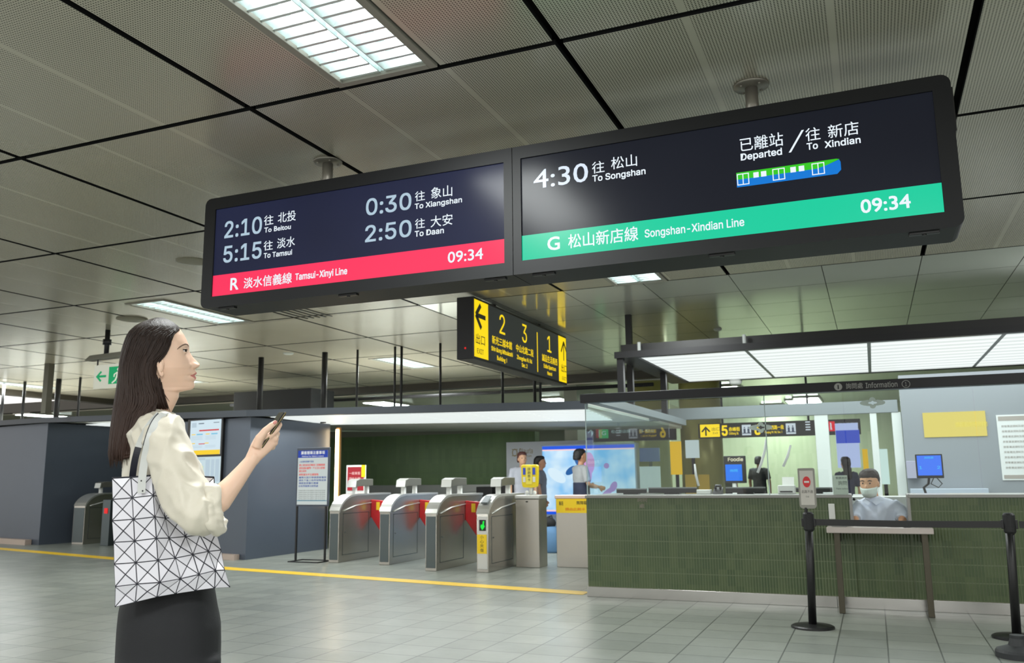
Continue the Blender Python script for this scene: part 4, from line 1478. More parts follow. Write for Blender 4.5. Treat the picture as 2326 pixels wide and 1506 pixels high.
# ---- glass screens
gl = thing('counter_glass', (0, CY + 0.03, TOP), 'clear glass screens standing on the information counter', 'glass screen')
xs = [CX0 + 0.005, -0.93, WX0, WX1 + 0.6, 1.95, CX1]
for k in range(len(xs) - 1):
    z0 = TOP + 0.001 if k != 2 else TOP + 0.01
    MB().quad([(xs[k] + 0.004, CY + 0.03, z0), (xs[k + 1] - 0.004, CY + 0.03, z0), (xs[k + 1] - 0.004, CY + 0.03, 1.954), (xs[k] + 0.004, CY + 0.03, 1.954)]).build('pane', M_glass, gl)
MB().quad([(CX0 + 0.01, CY + 0.04, TOP), (CX0 + 0.01, 12.6, TOP), (CX0 + 0.01, 12.6, 1.954), (CX0 + 0.01, CY + 0.04, 1.954)]).build('pane', mat_glass('greenish_side_glass', (0.80, 0.92, 0.90)), gl, label='side pane with a green tint')
for x in xs[:2]:
    MB().box((x - 0.004, CY + 0.024, TOP), (x + 0.004, CY + 0.036, 1.954)).build('edge_strip', mat('pale_glass_edge', (170, 190, 190), 0.2), gl)
# metro emblem decals on the glass: rounded diamond waves
M_decal = bpy.data.materials.new('frosted_white_decal')
M_decal.use_nodes = True
_n, _l = nodes_of(M_decal)
_t = _n.new('ShaderNodeBsdfTranslucent')
_t.inputs[0].default_value = lin((150, 156, 152))
_d = _n.new('ShaderNodeBsdfDiffuse')
_d.inputs[0].default_value = lin((170, 178, 174))
_a = _n.new('ShaderNodeAddShader')
_l.new(_t.outputs[0], _a.inputs[0])
_l.new(_d.outputs[0], _a.inputs[1])
_l.new(_a.outputs[0], _n['Material Output'].inputs[0])


def emblem(u, v, name_label):
    c = atY(u, v, CY + 0.024)
    mb = MB()
    n = 48
    out = []
    for k in range(n):
        a = 2 * PI * k / n
        r_ = 0.055 * (1 + 0.28 * math.cos(4 * a)) * (1.35 if abs(math.cos(a)) > 0.7 else 1.0)
        out.append(Vector((c.x + r_ * 1.15 * math.cos(a), CY + 0.024, c.z + r_ * 0.75 * math.sin(a))))
    inn = [Vector((c.x + (p.x - c.x) * 0.35, CY + 0.024, c.z + (p.z - c.z) * 0.35)) for p in out]
    for k in range(n):
        j = (k + 1) % n
        mb.prism([out[k], out[j], inn[j], inn[k]], (0, 0.002, 0))
    mb.build('emblem_decal', M_decal, gl, label=name_label)


emblem(1982, 915, 'white emblem decal high on the glass')
emblem(1728, 971, 'white emblem decal over the black sign')

# lamp reflections on the glass, put in as slim slanting white strips
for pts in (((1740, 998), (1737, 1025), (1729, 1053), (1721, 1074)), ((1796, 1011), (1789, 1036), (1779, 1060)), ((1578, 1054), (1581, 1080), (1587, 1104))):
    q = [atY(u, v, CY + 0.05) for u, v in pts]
    MB().tube(q, [0.009] + [0.0125] * (len(q) - 2) + [0.012], 8, flat=0.35, ref=(0, 1, 0)).build('reflection_strip', mat('reflection_white', (240, 240, 240), 0.3), gl, smooth=True)

# ---- posts and rear wall of the booth
bw = MB().box((0.43, 13.4, 0.0), (3.2, 13.55, 2.58))
struct(bw, 'wall_booth_rear', M_pale)
for x0_, x1_, lab in ((-0.755, -0.565, 'wide white post at the rear of the booth, left of the clerk'), (0.008, 0.10, 'slim white post behind the clerk, the left one of a pair'), (0.30, 0.425, 'white post behind the clerk at the edge of the rear wall')):
    solo(MB().box((x0_, 13.46, 0), (x1_, 13.6, 2.06)), 'booth_post', M_offwhite, ((x0_ + x1_) / 2, 13.53, 0), lab, 'post', 'posts at the rear of the booth', bevel=0.006)
solo(MB().box((-0.3, 13.48, 0.62), (0.0, 13.56, 0.9)).box((-2.6, 13.48, 0.0), (-0.76, 13.56, 0.62)).box((-0.56, 13.48, 0.0), (0.0, 13.56, 0.62)), 'low_partition', M_offwhite, (-1.4, 13.5, 0), 'low pale partition at the rear of the booth', 'partition')

# ---- glowing ceiling of the booth
bl = thing('booth_light_ceiling', (0, 12, 2.7), 'large glowing white slatted light ceiling hanging over the information counter', 'light ceiling')
zb = 2.673
mb = MB()
mb.box((-2.92, 10.36, zb - 0.006), (3.2, 10.46, zb + 0.075))
mb.box((-2.92, 10.46, zb - 0.006), (-2.64, 13.75, zb + 0.075))
mb.box((-2.64, 13.62, zb - 0.006), (3.2, 13.75, zb + 0.075))
mb.build('frame', M_char, bl)
xd = [-2.63, -1.307, 0.062, 1.423, 2.8]
for k in range(4):
    MB().box((xd[k] + 0.02, 10.47, zb), (xd[k + 1] - 0.02, 13.61, zb + 0.012)).build('diffuser_panel', M_slat, bl)
panel_light('panel_light', (0.05, 12.0, zb - 0.02), 5.2, 3.0, 150.0, bl)
for k in range(1, 4):
    MB().box((xd[k] - 0.02, 10.46, zb - 0.004), (xd[k] + 0.02, 13.62, zb + 0.03)).build('divider_bar', mat('mid_grey_bar', (110, 114, 114), 0.4, 0.4), bl)
MB().box((-2.64, 10.72, zb + 0.03), (3.1, 13.62, zb + 0.05)).build('top_tray', mat('white_tray_top', (214, 218, 214), 0.6), bl)
for u, v in ((1452, 800), (1691, 780)):
    p = atY(u, v, 10.5)
    MB().cyl((p.x, 10.5, zb + 0.07), 0.022, 0.13, 10).build('sprinkler_stub', M_offwhite, bl)
# dark truss behind the frame edge
mb = MB()
mb.box((-2.9, 10.62, zb + 0.09), (3.2, 10.7, zb + 0.20))
mb.build('rear_channel', M_black, bl)
for x, y, z0, z1 in ((-2.86, 10.4, 2.06, zb), (-2.72, 12.2, 2.06, zb), (-2.95, 11.2, 2.06, CEIL)):
    MB().box((x - 0.04, y, z0), (x + 0.04, y + 0.08, z1)).build('support_post', M_char, bl)
p = atZ(1712, 862, zb)
solo(MB().lathe((-1.9, 13.68, 0), [(0.1, zb - 0.006), (0.1, zb - 0.05), (0.07, zb - 0.075), (0.02, zb - 0.08)], 20), 'smoke_detector', M_white, (-1.9, 13.68, zb), 'round white detector under the rear edge of the glowing booth ceiling', 'ceiling fitting', smooth=True)

# ---- things on the counter and in the booth (workbench behind the glass)
BT = 1.0055


def item(name, label, cat, a, b, mats, bevel=0.006, group=None):
    return solo(MB().box(a, b), name, mats, ((a[0] + b[0]) / 2, (a[1] + b[1]) / 2, a[2]), label, cat, group, bevel=bevel)


def desk_monitor(x0, x1, y, z1, label):
    r = thing('desk_monitor', ((x0 + x1) / 2, y, BT), label, 'monitor', 'dark monitors on the counter')
    MB().box((x0, y, BT + 0.012), (x1, y + 0.03, z1)).build('screen_back', M_black, r, bevel=0.004)
    MB().box((x0, y - 0.002, z1 - 0.008), (x1, y + 0.032, z1 + 0.004)).build('top_edge', mat('grey_bezel', (120, 124, 124), 0.4), r)
    MB().box(((x0 + x1) / 2 - 0.08, y - 0.03, BT), ((x0 + x1) / 2 + 0.08, y + 0.08, BT + 0.014)).build('foot', M_black, r)


def cx(u, y=9.0):
    return atY(u, 1115, y).x


desk_monitor(cx(1400), cx(1468), 9.0, 1.062, 'low dark monitor nearest the left end of the counter')
desk_monitor(cx(1472), cx(1581), 9.02, 1.072, 'dark monitor on the counter left of the white tray')
desk_monitor(cx(1648), cx(1738), 9.02, 1.07, 'dark monitor on the counter right of the desk phone')
desk_monitor(cx(1806), cx(1890), 9.1, 1.062, 'dark monitor on the counter right of the white printer')
item('paper_tray', 'white paper tray on the counter between two dark monitors', 'tray', (cx(1584), 8.95, BT), (cx(1616), 9.05, 1.05), M_white)
r = thing('desk_phone', ((cx(1622) + cx(1642)) / 2, 9.0, BT), 'black desk phone on the counter', 'telephone')
a, b = cx(1621), cx(1641)
MB().prism([Vector((a, 8.9, BT)), Vector((a, 9.06, BT)), Vector((a, 9.06, 1.075)), Vector((a, 8.94, 1.03))], (b - a, 0, 0)).build('base', M_black, r, bevel=0.004)
MB().tube([(a + 0.02, 9.0, 1.062), (a + 0.02, 9.02, 1.09), (b - 0.02, 9.02, 1.09), (b - 0.02, 9.0, 1.062)], 0.014, 8).build('handset', M_black, r, smooth=True)
r = thing('receipt_printer', (cx(1785), 9.02, BT), 'white printer with paper standing in it, beside the no entry sign', 'printer')
a, b = cx(1768), cx(1806)
MB().box((a, 8.95, BT), (b, 9.1, 1.09)).build('body', M_white, r, bevel=0.008)
MB().box((a + 0.02, 8.947, 1.02), (b - 0.02, 8.951, 1.035)).build('paper_slot', M_black, r)
MB().prism([Vector((a + 0.035, 9.06, 1.09)), Vector((a + 0.15, 9.06, 1.09)), Vector((a + 0.15, 9.085, 1.17)), Vector((a + 0.035, 9.085, 1.17))], (0, 0.003, 0)).build('paper', M_white, r)
r = thing('price_notice', (cx(1908), 8.66, BT), 'small pale notice with dark print standing on the counter left of the clerk', 'notice')
a, b = atY(1890, 1080, 8.66), atY(1927, 1117, 8.66)
pn_ = MB().box((a.x, 8.66, BT), (b.x, 8.668, a.z)).build('board', mat('pale_green_card', (186, 198, 184), 0.5), r)
mb = MB()
letter(mb, '票價資訊', (a.x + 0.03, 8.6585, a.z - 0.035), (1, 0, 0), (0, 0, 1), 0.1, 0.022, box=True)
letter(mb, '詢問', (a.x + 0.05, 8.6585, a.z - 0.09), (1, 0, 0), (0, 0, 1), 0.075, 0.04, box=True)
letter(mb, 'Fare notice', (a.x + 0.03, 8.6585, a.z - 0.13), (1, 0, 0), (0, 0, 1), 0.1, 0.016)
mb.build('notice_text', mat('print_grey_green', (84, 100, 90), 0.5), pn_, clean=False)

# things on the service shelf
item('paper_sheet', 'white papers on the service shelf in front of the clerk', 'paper', (-0.17, 8.2, 0.736), (0.06, 8.42, 0.744), M_white, 0.0)
r = thing('desk_microphone', (0.13, 8.3, 0.735), 'black microphone base on the service shelf', 'microphone')
MB().ball((0.13, 8.3, 0.756), (0.055, 0.05, 0.02)).build('base', M_black, r, smooth=True)
MB().tube([(0.15, 8.3, 0.75), (0.16, 8.33, 0.78), (0.15, 8.36, 0.80)], 0.006, 8).build('stalk', M_black, r, smooth=True)
item('card_tray', 'small grey card tray at the left end of the service shelf', 'tray', (-0.38, 8.2, 0.7355), (-0.25, 8.32, 0.75), mat('mid_grey_plastic', (150, 152, 150), 0.4))
item('ink_pad', 'small black stamp pad at the right of the service shelf', 'stamp pad', (0.20, 8.2, 0.735), (0.26, 8.28, 0.752), M_black)

# ---- blue monitor on an arm at the right
a, b = atY(2078, 1032, 10.4), atY(2145, 1086, 10.4)
r = thing('arm_monitor', ((a.x + b.x) / 2, 10.45, b.z - 0.2), 'monitor with blue screen behind the counter, right of the clerk', 'monitor')
MB().box((a.x, 10.4, b.z), (b.x, 10.44, a.z)).build('bezel', M_black, r, bevel=0.006)
sc_ = MB().box((a.x + 0.015, 10.394, b.z + 0.03), (b.x - 0.015, 10.4, a.z - 0.015)).build('screen', glow('blue_screen', (58, 118, 246), 1.0), r)
mb = MB()
letter(mb, '詢問處', (a.x + 0.09, 10.393, a.z - 0.05), (1, 0, 0), (0, 0, 1), 0.09, 0.022, box=True)
letter(mb, '1', (a.x + 0.03, 10.393, b.z + 0.1), (1, 0, 0), (0, 0, 1), 0.03, 0.03)
letter(mb, '2', (b.x - 0.06, 10.393, b.z + 0.1), (1, 0, 0), (0, 0, 1), 0.03, 0.03)
mb.build('screen_text', glow('cyan_text', (60, 200, 250), 1.0), sc_, clean=False)
MB().tube([((a.x + b.x) / 2, 10.45, b.z + 0.1), ((a.x + b.x) / 2 - 0.02, 10.5, b.z - 0.06), ((a.x + b.x) / 2 - 0.07, 10.5, b.z - 0.1), ((a.x + b.x) / 2 - 0.05, 10.5, 0.95)], 0.014, 8).build('arm', M_black, r, smooth=True)
solo(MB().tube([(b.x - 0.08, 10.46, b.z + 0.02), (b.x - 0.02, 10.48, b.z - 0.06), (b.x - 0.06, 10.48, b.z - 0.1), (b.x - 0.13, 10.48, b.z - 0.06), (b.x - 0.1, 10.48, b.z + 0.0)], 0.006, 6), 'cable', M_black, (b.x - 0.08, 10.46, b.z), 'black cable looping under the blue monitor', 'cable', smooth=True)
struct(MB().box((-2.5, 10.35, 0.0), (CX1, 10.9, 0.94)), 'trim_2', mat('pale_bench', (170, 176, 172), 0.5))

# ---- yellow poster and rule sheet on the rear wall
a, b = atY(2095, 938, 13.39), atY(2243, 990, 13.39)
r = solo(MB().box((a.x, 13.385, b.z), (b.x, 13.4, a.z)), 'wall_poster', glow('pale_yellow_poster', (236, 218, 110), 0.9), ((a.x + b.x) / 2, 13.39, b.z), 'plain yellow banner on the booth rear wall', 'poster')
mb = MB()
letter(mb, '捷運詢問服務', (a.x + 0.4, 13.383, b.z + 0.13), (1, 0, 0), (0, 0, 1), 0.4, 0.07, box=True)
o = mb.build('banner_text', mat('faint_yellow_print', (200, 180, 60), 0.5), r, clean=False)
a, b = atY(2262, 943, 13.39), atY(2400, 1090, 13.39)
r = solo(MB().box((a.x, 13.385, b.z), (b.x, 13.398, a.z)), 'rule_sheet', mat('white_sheet', (206, 210, 210), 0.5), ((a.x + b.x) / 2, 13.39, b.z), 'tall white sheet of printed rules at the right edge', 'notice')
mb = MB()
mb.box((a.x + 0.02, 13.382, a.z - 0.08), (b.x - 0.02, 13.386, a.z - 0.02)).box((a.x + 0.02, 13.382, b.z + 0.02), (b.x - 0.02, 13.386, b.z + 0.07))
for k in range(9):
    letter(mb, '旅客運送須知及服務規定請洽詢問處人員', (a.x + 0.05, 13.383, a.z - 0.17 - 0.07 * k), (1, 0, 0), (0, 0, 1), 0.6, 0.03, box=True)
mb.build('sheet_text', mat('print_warm_grey', (150, 144, 138), 0.5), r, clean=False)
# small wall shelf items
item('first_aid_box', 'pale box on the rear wall shelf with a red dot, left of the blue monitor', 'box', (0.43, 13.2, 1.12), (0.62, 13.38, 1.36), mat('lilac_grey_box', (150, 150, 170), 0.5))
item('wall_cabinet', 'low pale wall cabinet under the blue monitor', 'cabinet', (0.45, 13.1, 0.0), (1.4, 13.38, 0.98), mat('pale_cabinet', (160, 170, 184), 0.4))

# ---- black wayfinding sign of the concourse beyond, seen through the glass
sy = 16.0
a, b = atY(1590, 962, sy), atY(1858, 993, sy)
zs0, zs1 = 1.868, 2.135
ws = thing('wayfinding_sign', ((a.x + b.x) / 2, sy, 2.4), 'black hanging wayfinding sign with a yellow panel and number 5 behind the booth glass', 'wayfinding sign')
MB().box((a.x - 0.04, sy, zs0), (-0.15, sy + 0.15, zs1)).build('housing', M_black, ws, bevel=0.006)
for x in (a.x + 0.4, -1.0):
    MB().cyl((x, sy + 0.07, zs1), 0.02, CEIL - zs1, 10).build('hanger', M_char, ws)
S5 = scr(5.538, 1480, 900)


def pxs(x):
    return atY(S5(x, 430)[0], 978, sy).x


yp = MB().box((pxs(612), sy - 0.004, zs0 + 0.02), (pxs(858), sy, zs1 - 0.015)).build('yellow_panel', M_y, ws)
mb = MB()
c = pxs(683)
zc = (zs0 + zs1) / 2
mb.prism([Vector((c - 0.014, sy - 0.006, zc - 0.09)), Vector((c + 0.014, sy - 0.006, zc - 0.09)), Vector((c + 0.014, sy - 0.006, zc + 0.04)), Vector((c - 0.014, sy - 0.006, zc + 0.04))], (0, 0.002, 0))
mb.prism([Vector((c + x, sy - 0.006, zc + z)) for x, z in ((0, 0.085), (0.085, -0.01), (0.06, -0.025), (0, 0.045), (-0.06, -0.025), (-0.085, -0.01))], (0, 0.002, 0))
letter(mb, '出口', (c + 0.11, sy - 0.006, zc), (1, 0, 0), (0, 0, 1), 0.15, 0.06, box=True)
letter(mb, 'Exit', (c + 0.13, sy - 0.006, zc - 0.06), (1, 0, 0), (0, 0, 1), 0.09, 0.035)
mb.build('arrow_and_text', M_yk, yp, clean=False)
mb = MB()
letter(mb, '5', (pxs(886), sy - 0.002, zc - 0.09), (1, 0, 0), (0, 0, 1), pxs(952) - pxs(886), 0.175, 0.04)
letter(mb, '赤峰街', (pxs(972), sy - 0.002, zc - 0.02), (1, 0, 0), (0, 0, 1), pxs(1112) - pxs(972), 0.075, 0.03, box=True)
letter(mb, 'Chifeng St.', (pxs(972), sy - 0.002, zc - 0.08), (1, 0, 0), (0, 0, 1), pxs(1095) - pxs(972), 0.04, 0.02)
letter(mb, '6', (pxs(1300), sy - 0.002, zc - 0.09), (1, 0, 0), (0, 0, 1), pxs(952) - pxs(886), 0.175, 0.04)
letter(mb, '南京西路一段', (pxs(1425), sy - 0.002, zc - 0.01), (1, 0, 0), (0, 0, 1), pxs(1665) - pxs(1425), 0.075, 0.03, box=True)
letter(mb, 'Nanjing W. Rd. Sec. 1', (pxs(1425), sy - 0.002, zc - 0.075), (1, 0, 0), (0, 0, 1), pxs(1640) - pxs(1425), 0.038, 0.02)
mb.build('sign_text', M_y, ws, clean=False)
mb = MB()
for q0, q1 in ((1138, 1252), (1692, 1815)):
    x0_, x1_ = pxs(q0), pxs(q1)
    mb.box((x0_, sy - 0.003, zc - 0.1), (x1_, sy, zc + 0.09), 0)
    xm = (x0_ + x1_) / 2
    # lift pictogram: two people under arrows
    mb.box((xm - 0.075, sy - 0.004, zc - 0.07), (xm + 0.075, sy - 0.0032, zc - 0.055), 1)
    for s in (-0.035, 0.035):
        mb.box((xm + s - 0.018, sy - 0.004, zc - 0.055), (xm + s + 0.018, sy - 0.0032, zc + 0.02), 1)
        mb.box((xm + s - 0.01, sy - 0.004, zc + 0.028), (xm + s + 0.01, sy - 0.0032, zc + 0.05), 1)
mb.build('lift_pictogram', [glow('pictogram_white', (196, 206, 214), 1.0), glow('pictogram_dark', (60, 70, 90), 1.0)], ws)
mb = MB()
for k in range(4):
    mb.box((pxs(1940), sy - 0.003, zs1 - 0.04 - 0.045 * k), (pxs(2000), sy, zs1 - 0.02 - 0.045 * k))
mb.build('status_lamp_row', glow('pictogram_white', (196, 206, 214), 1.0), ws)
xr0, xr1 = pxs(2215), pxs(2310)
rp = MB().box((xr0, sy - 0.004, zc - 0.07), (xr1, sy, zc + 0.1)).build('red_panel', glow('red_badge', (206, 20, 40), 1.0), ws)
mb = MB()
letter(mb, 'R', (xr0 + 0.05, sy - 0.006, zc - 0.045), (1, 0, 0), (0, 0, 1), xr1 - xr0 - 0.1, 0.12, 0.03)
letter(mb, '淡水信義線', (xr1 + 0.06, sy - 0.002, zc), (1, 0, 0), (0, 0, 1), 0.32, 0.07, box=True)
letter(mb, 'Tamsui-Xinyi Line', (xr1 + 0.06, sy - 0.002, zc - 0.06), (1, 0, 0), (0, 0, 1), 0.32, 0.03)
mb.build('sign_text', glow('pictogram_white', (196, 206, 214), 1.0), ws, clean=False, label='white line name')
# second, dimmer sign further left beyond the gates
a2, b2 = atY(1330, 968, 17.0), atY(1500, 1000, 17.0)
w2 = thing('wayfinding_sign', ((a2.x + b2.x) / 2, 17.0, 2.4), 'dark wayfinding sign with a green letter G above the blue lightbox', 'wayfinding sign')
MB().box((a2.x, 17.0, b2.z), (b2.x + 0.3, 17.15, a2.z)).build('housing', M_char, w2)
MB().cyl(((a2.x + b2.x) / 2, 17.07, a2.z), 0.02, CEIL - a2.z, 8).build('hanger', M_char, w2)
q = atY(1361, 996, 17.0)
gp = MB().box((q.x, 16.995, b2.z + 0.07), (q.x + 0.2, 17.0, a2.z - 0.05)).build('green_panel', glow('green_badge', (30, 140, 80), 1.0), w2)
mb = MB()
zz = (a2.z + b2.z) / 2
letter(mb, 'G', (q.x + 0.06, 16.992, zz - 0.03), (1, 0, 0), (0, 0, 1), 0.09, 0.08, 0.02)
letter(mb, '松山新店線', (q.x + 0.26, 16.998, zz), (1, 0, 0), (0, 0, 1), 0.4, 0.07, box=True)
letter(mb, '往 松山', (q.x + 0.85, 16.998, zz), (1, 0, 0), (0, 0, 1), 0.3, 0.07, box=True)
letter(mb, '↑', (q.x - 0.24, 16.998, zz - 0.06), (1, 0, 0), (0, 0, 1), 0.13, 0.15, box=True)
mb.build('sign_text', glow('dim_white', (140, 160, 160), 1.0), w2, clean=False)
# round yellow column of posters and other panels far behind
def banner(name, label, u0, v0, u1, v1, y, m, cat='poster', base=None):
    a, b = atY(u0, v0, y), atY(u1, v1, y)
    z0 = b.z if base is None else base
    r = thing(name, ((a.x + b.x) / 2, y, 0), label, cat)
    MB().box((a.x, y, z0), (b.x, y + 0.06, a.z)).build('panel' if cat == 'poster' else 'box_body', m, r)
    if z0 > 0.01:
        MB().box(((a.x + b.x) / 2 - 0.03, y + 0.061, 0), ((a.x + b.x) / 2 + 0.03, y + 0.1, a.z - 0.02)).build('stand_post', M_char, r)
    return r


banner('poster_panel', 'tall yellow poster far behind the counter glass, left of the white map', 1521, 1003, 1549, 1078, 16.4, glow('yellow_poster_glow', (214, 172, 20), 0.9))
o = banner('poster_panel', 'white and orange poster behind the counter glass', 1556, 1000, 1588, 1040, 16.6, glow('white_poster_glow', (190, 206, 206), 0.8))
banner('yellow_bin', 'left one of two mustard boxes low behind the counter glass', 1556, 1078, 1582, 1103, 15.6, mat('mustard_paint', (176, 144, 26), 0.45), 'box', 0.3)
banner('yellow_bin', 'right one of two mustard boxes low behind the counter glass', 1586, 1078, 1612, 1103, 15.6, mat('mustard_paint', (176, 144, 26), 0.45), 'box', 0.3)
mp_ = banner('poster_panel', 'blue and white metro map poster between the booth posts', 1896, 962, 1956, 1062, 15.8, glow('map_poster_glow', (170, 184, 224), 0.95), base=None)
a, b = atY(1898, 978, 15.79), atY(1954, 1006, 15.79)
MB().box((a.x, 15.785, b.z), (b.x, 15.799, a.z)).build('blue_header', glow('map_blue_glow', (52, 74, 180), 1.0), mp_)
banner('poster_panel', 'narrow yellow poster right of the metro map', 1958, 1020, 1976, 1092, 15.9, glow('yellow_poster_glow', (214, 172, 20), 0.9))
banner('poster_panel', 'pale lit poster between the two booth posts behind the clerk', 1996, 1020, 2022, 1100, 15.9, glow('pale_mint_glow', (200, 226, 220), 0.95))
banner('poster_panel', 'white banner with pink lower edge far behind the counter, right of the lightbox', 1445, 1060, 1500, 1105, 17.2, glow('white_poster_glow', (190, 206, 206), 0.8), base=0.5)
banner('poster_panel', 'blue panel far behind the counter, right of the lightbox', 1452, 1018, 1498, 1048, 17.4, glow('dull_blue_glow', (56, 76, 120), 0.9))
c = atY(1590, 1040, 17.6)
solo(MB().cyl((c.x + 0.05, 17.6, 0), 0.42, 3.2, 32), 'round_column', mat('olive_yellow_column', (176, 170, 104), 0.3, 0.2), (c.x, 17.6, 0), 'round olive column behind the counter glass', 'column', smooth=True)
c = atY(1480, 960, 18.4)
solo(MB().cyl((c.x, 18.4, 0), 0.4, 3.2, 32), 'round_column', mat('olive_yellow_column', (176, 170, 104), 0.3, 0.2), (c.x, 18.4, 0), 'round olive column farther off, behind the green G sign', 'column', smooth=True)

# ---- ticket machine screen beyond the glass
a, b = atY(1643, 1036, 12.0), atY(1688, 1092, 12.0)
r = thing('kiosk_screen', ((a.x + b.x) / 2, 12.0, 0), 'black kiosk with a bright blue screen behind the counter glass', 'kiosk')
MB().box((a.x, 12.0, b.z - 0.03), (b.x + 0.04, 12.08, a.z)).build('casing', M_black, r, bevel=0.006)
ks = MB().box((a.x + 0.02, 11.994, b.z), (a.x + 0.24, 12.0, b.z + 0.22)).build('screen', glow('vivid_blue_screen', (0, 116, 240), 1.0), r)
mb = MB()
letter(mb, '詢問', (a.x + 0.08, 11.992, b.z + 0.12), (1, 0, 0), (0, 0, 1), 0.1, 0.035, box=True)
mb.build('screen_text', glow('cyan_text', (60, 200, 250), 1.0), ks, clean=False)
mb = MB()
letter(mb, 'Foodie', (a.x + 0.06, 11.997, a.z - 0.07), (1, 0, 0), (0, 0, 1), 0.2, 0.045, 0.03)
mb.build('casing_text', glow('warm_white_text', (226, 222, 190), 1.0), r, clean=False)
MB().cyl(((a.x + b.x) / 2, 12.04, 0), 0.03, b.z, 10).build('stem', M_white, r)

# ================================================================== BELT STANCHIONS
def stanchion(x, y, label, lean=0.0):
    r = thing('belt_stanchion', (x, y, 0), label, 'stanchion', 'black belt stanchions')
    MB().lathe((x, y, 0), [(0.165, 0.0), (0.165, 0.012), (0.15, 0.02), (0.05, 0.03), (0.0, 0.03)], 36).build('base_disc', M_black, r, smooth=False)
    p1 = Vector((x + lean, y, 0.86))
    MB().tube([(x, y, 0.02), (x + lean * 0.5, y, 0.43), p1], 0.031, 18).build('pole', M_black, r, smooth=True)
    MB().tube([p1 - Vector((0, 0, 0.115)), p1 - Vector((0, 0, 0.1)), p1 + Vector((0, 0, 0.02)), p1 + Vector((0, 0, 0.035))], [0.032, 0.042, 0.042, 0.03], 18).build('belt_head', mat('soft_black_rubber', (24, 24, 26), 0.6), r, smooth=False, bevel=0.0)
    MB().box((p1.x - 0.055, y - 0.012, 0.78), (p1.x + 0.055, y + 0.012, 0.845)).build('belt_clip', M_black, r, bevel=0.004)
    return p1


s1 = stanchion(-0.535, 7.40, 'black belt stanchion carrying the no entry sign, in front of the counter', 0.022)
s2 = stanchion(0.875, 7.41, 'black belt stanchion at the right edge of the photo', 0.028)
mb = MB()
for k in range(13):
    pass
mb.loft([[Vector((x, 7.398, z - 0.025)), Vector((x, 7.402, z - 0.025)), Vector((x, 7.402, z + 0.025)), Vector((x, 7.398, z + 0.025))] for x, z in ((-0.50, 0.815), (-0.2, 0.812), (0.2, 0.808), (0.6, 0.809), (0.85, 0.812))])
solo(mb, 'barrier_belt', M_black, (0.2, 7.4, 0.81), 'black barrier belt stretched between the two stanchions', 'belt')
solo(MB().loft([[Vector((x, y - 0.002, z - 0.025)), Vector((x, y + 0.002, z - 0.025)), Vector((x, y + 0.002, z + 0.025)), Vector((x, y - 0.002, z + 0.025))] for x, y, z in ((0.965, 7.40, 0.812), (1.4, 7.38, 0.808), (2.2, 7.36, 0.808))]), 'barrier_belt', M_black, (1.4, 7.4, 0.81), 'black barrier belt running out of the photo at the right', 'belt')
# no-entry sign on the first stanchion
nx, ny = -0.507, 7.40
ne = thing('no_entry_sign', (nx, ny, 0.9), 'grey no entry sign with a red disc on top of the left stanchion', 'sign')
r_ = 0.02
out = []
x0, x1, z0, z1 = nx - 0.066, nx + 0.066, 0.922, 1.245
for cx_, cz_, a0 in ((x1 - 0.03, z0 + 0.03, -PI / 2), (x1 - 0.012, z1 - 0.012, 0), (x0 + 0.012, z1 - 0.012, PI / 2), (x0 + 0.03, z0 + 0.03, PI)):
    rr = 0.03 if cz_ < 1.0 else 0.012
    out += [Vector((cx_ + rr * math.cos(a0 + PI / 2 * k / 6), ny - 0.008, cz_ + rr * math.sin(a0 + PI / 2 * k / 6))) for k in range(7)]
MB().prism(out, (0, 0.016, 0)).build('sign_frame', mat('grey_sign_frame', (150, 148, 140), 0.45), ne, bevel=0.003)
ff = MB().box((x0 + 0.014, ny - 0.0095, z0 + 0.03), (x1 - 0.014, ny - 0.008, z1 - 0.02)).build('sign_face', mat('pale_sign_face', (204, 200, 192), 0.5), ne)
mb = MB()
c_ = Vector((nx, ny - 0.0105, 1.135))
mb.prism([c_ + Vector((0.03 * math.cos(2 * PI * k / 28), 0, 0.044 * math.sin(2 * PI * k / 28))) for k in range(28)], (0, 0.001, 0), 0)
mb.box((nx - 0.019, ny - 0.0118, 1.128), (nx + 0.019, ny - 0.0108, 1.142), 1)
mb.build('no_entry_disc', [mat('sign_red', (214, 36, 42), 0.4), M_white], ff)
mb = MB()
letter(mb, '此路不通', (nx - 0.043, ny - 0.0105, 1.045), (1, 0, 0), (0, 0, 1), 0.086, 0.025, box=True)
letter(mb, 'Exit', (nx - 0.012, ny - 0.0105, 1.012), (1, 0, 0), (0, 0, 1), 0.024, 0.012)
mb.build('sign_text', mat('sign_print_grey', (96, 92, 90), 0.5), ff, clean=False)
MB().cyl((nx - 0.02, ny, 0.89), 0.012, 0.04, 10).build('neck', M_black, ne)
# the third stanchion foot at the lower right corner
p = atZ(2300, 1492, 0)
r = thing('belt_stanchion', (p.x + 0.02, p.y, 0), 'foot of a dark stanchion cut by the lower right corner', 'stanchion', 'black belt stanchions')
MB().lathe((p.x + 0.04, p.y, 0), [(0.14, 0.0), (0.14, 0.035), (0.13, 0.05), (0.06, 0.075), (0.045, 0.12), (0.045, 0.14)], 32).build('weighted_foot', mat('worn_black_rubber', (40, 42, 44), 0.6), r, smooth=False)

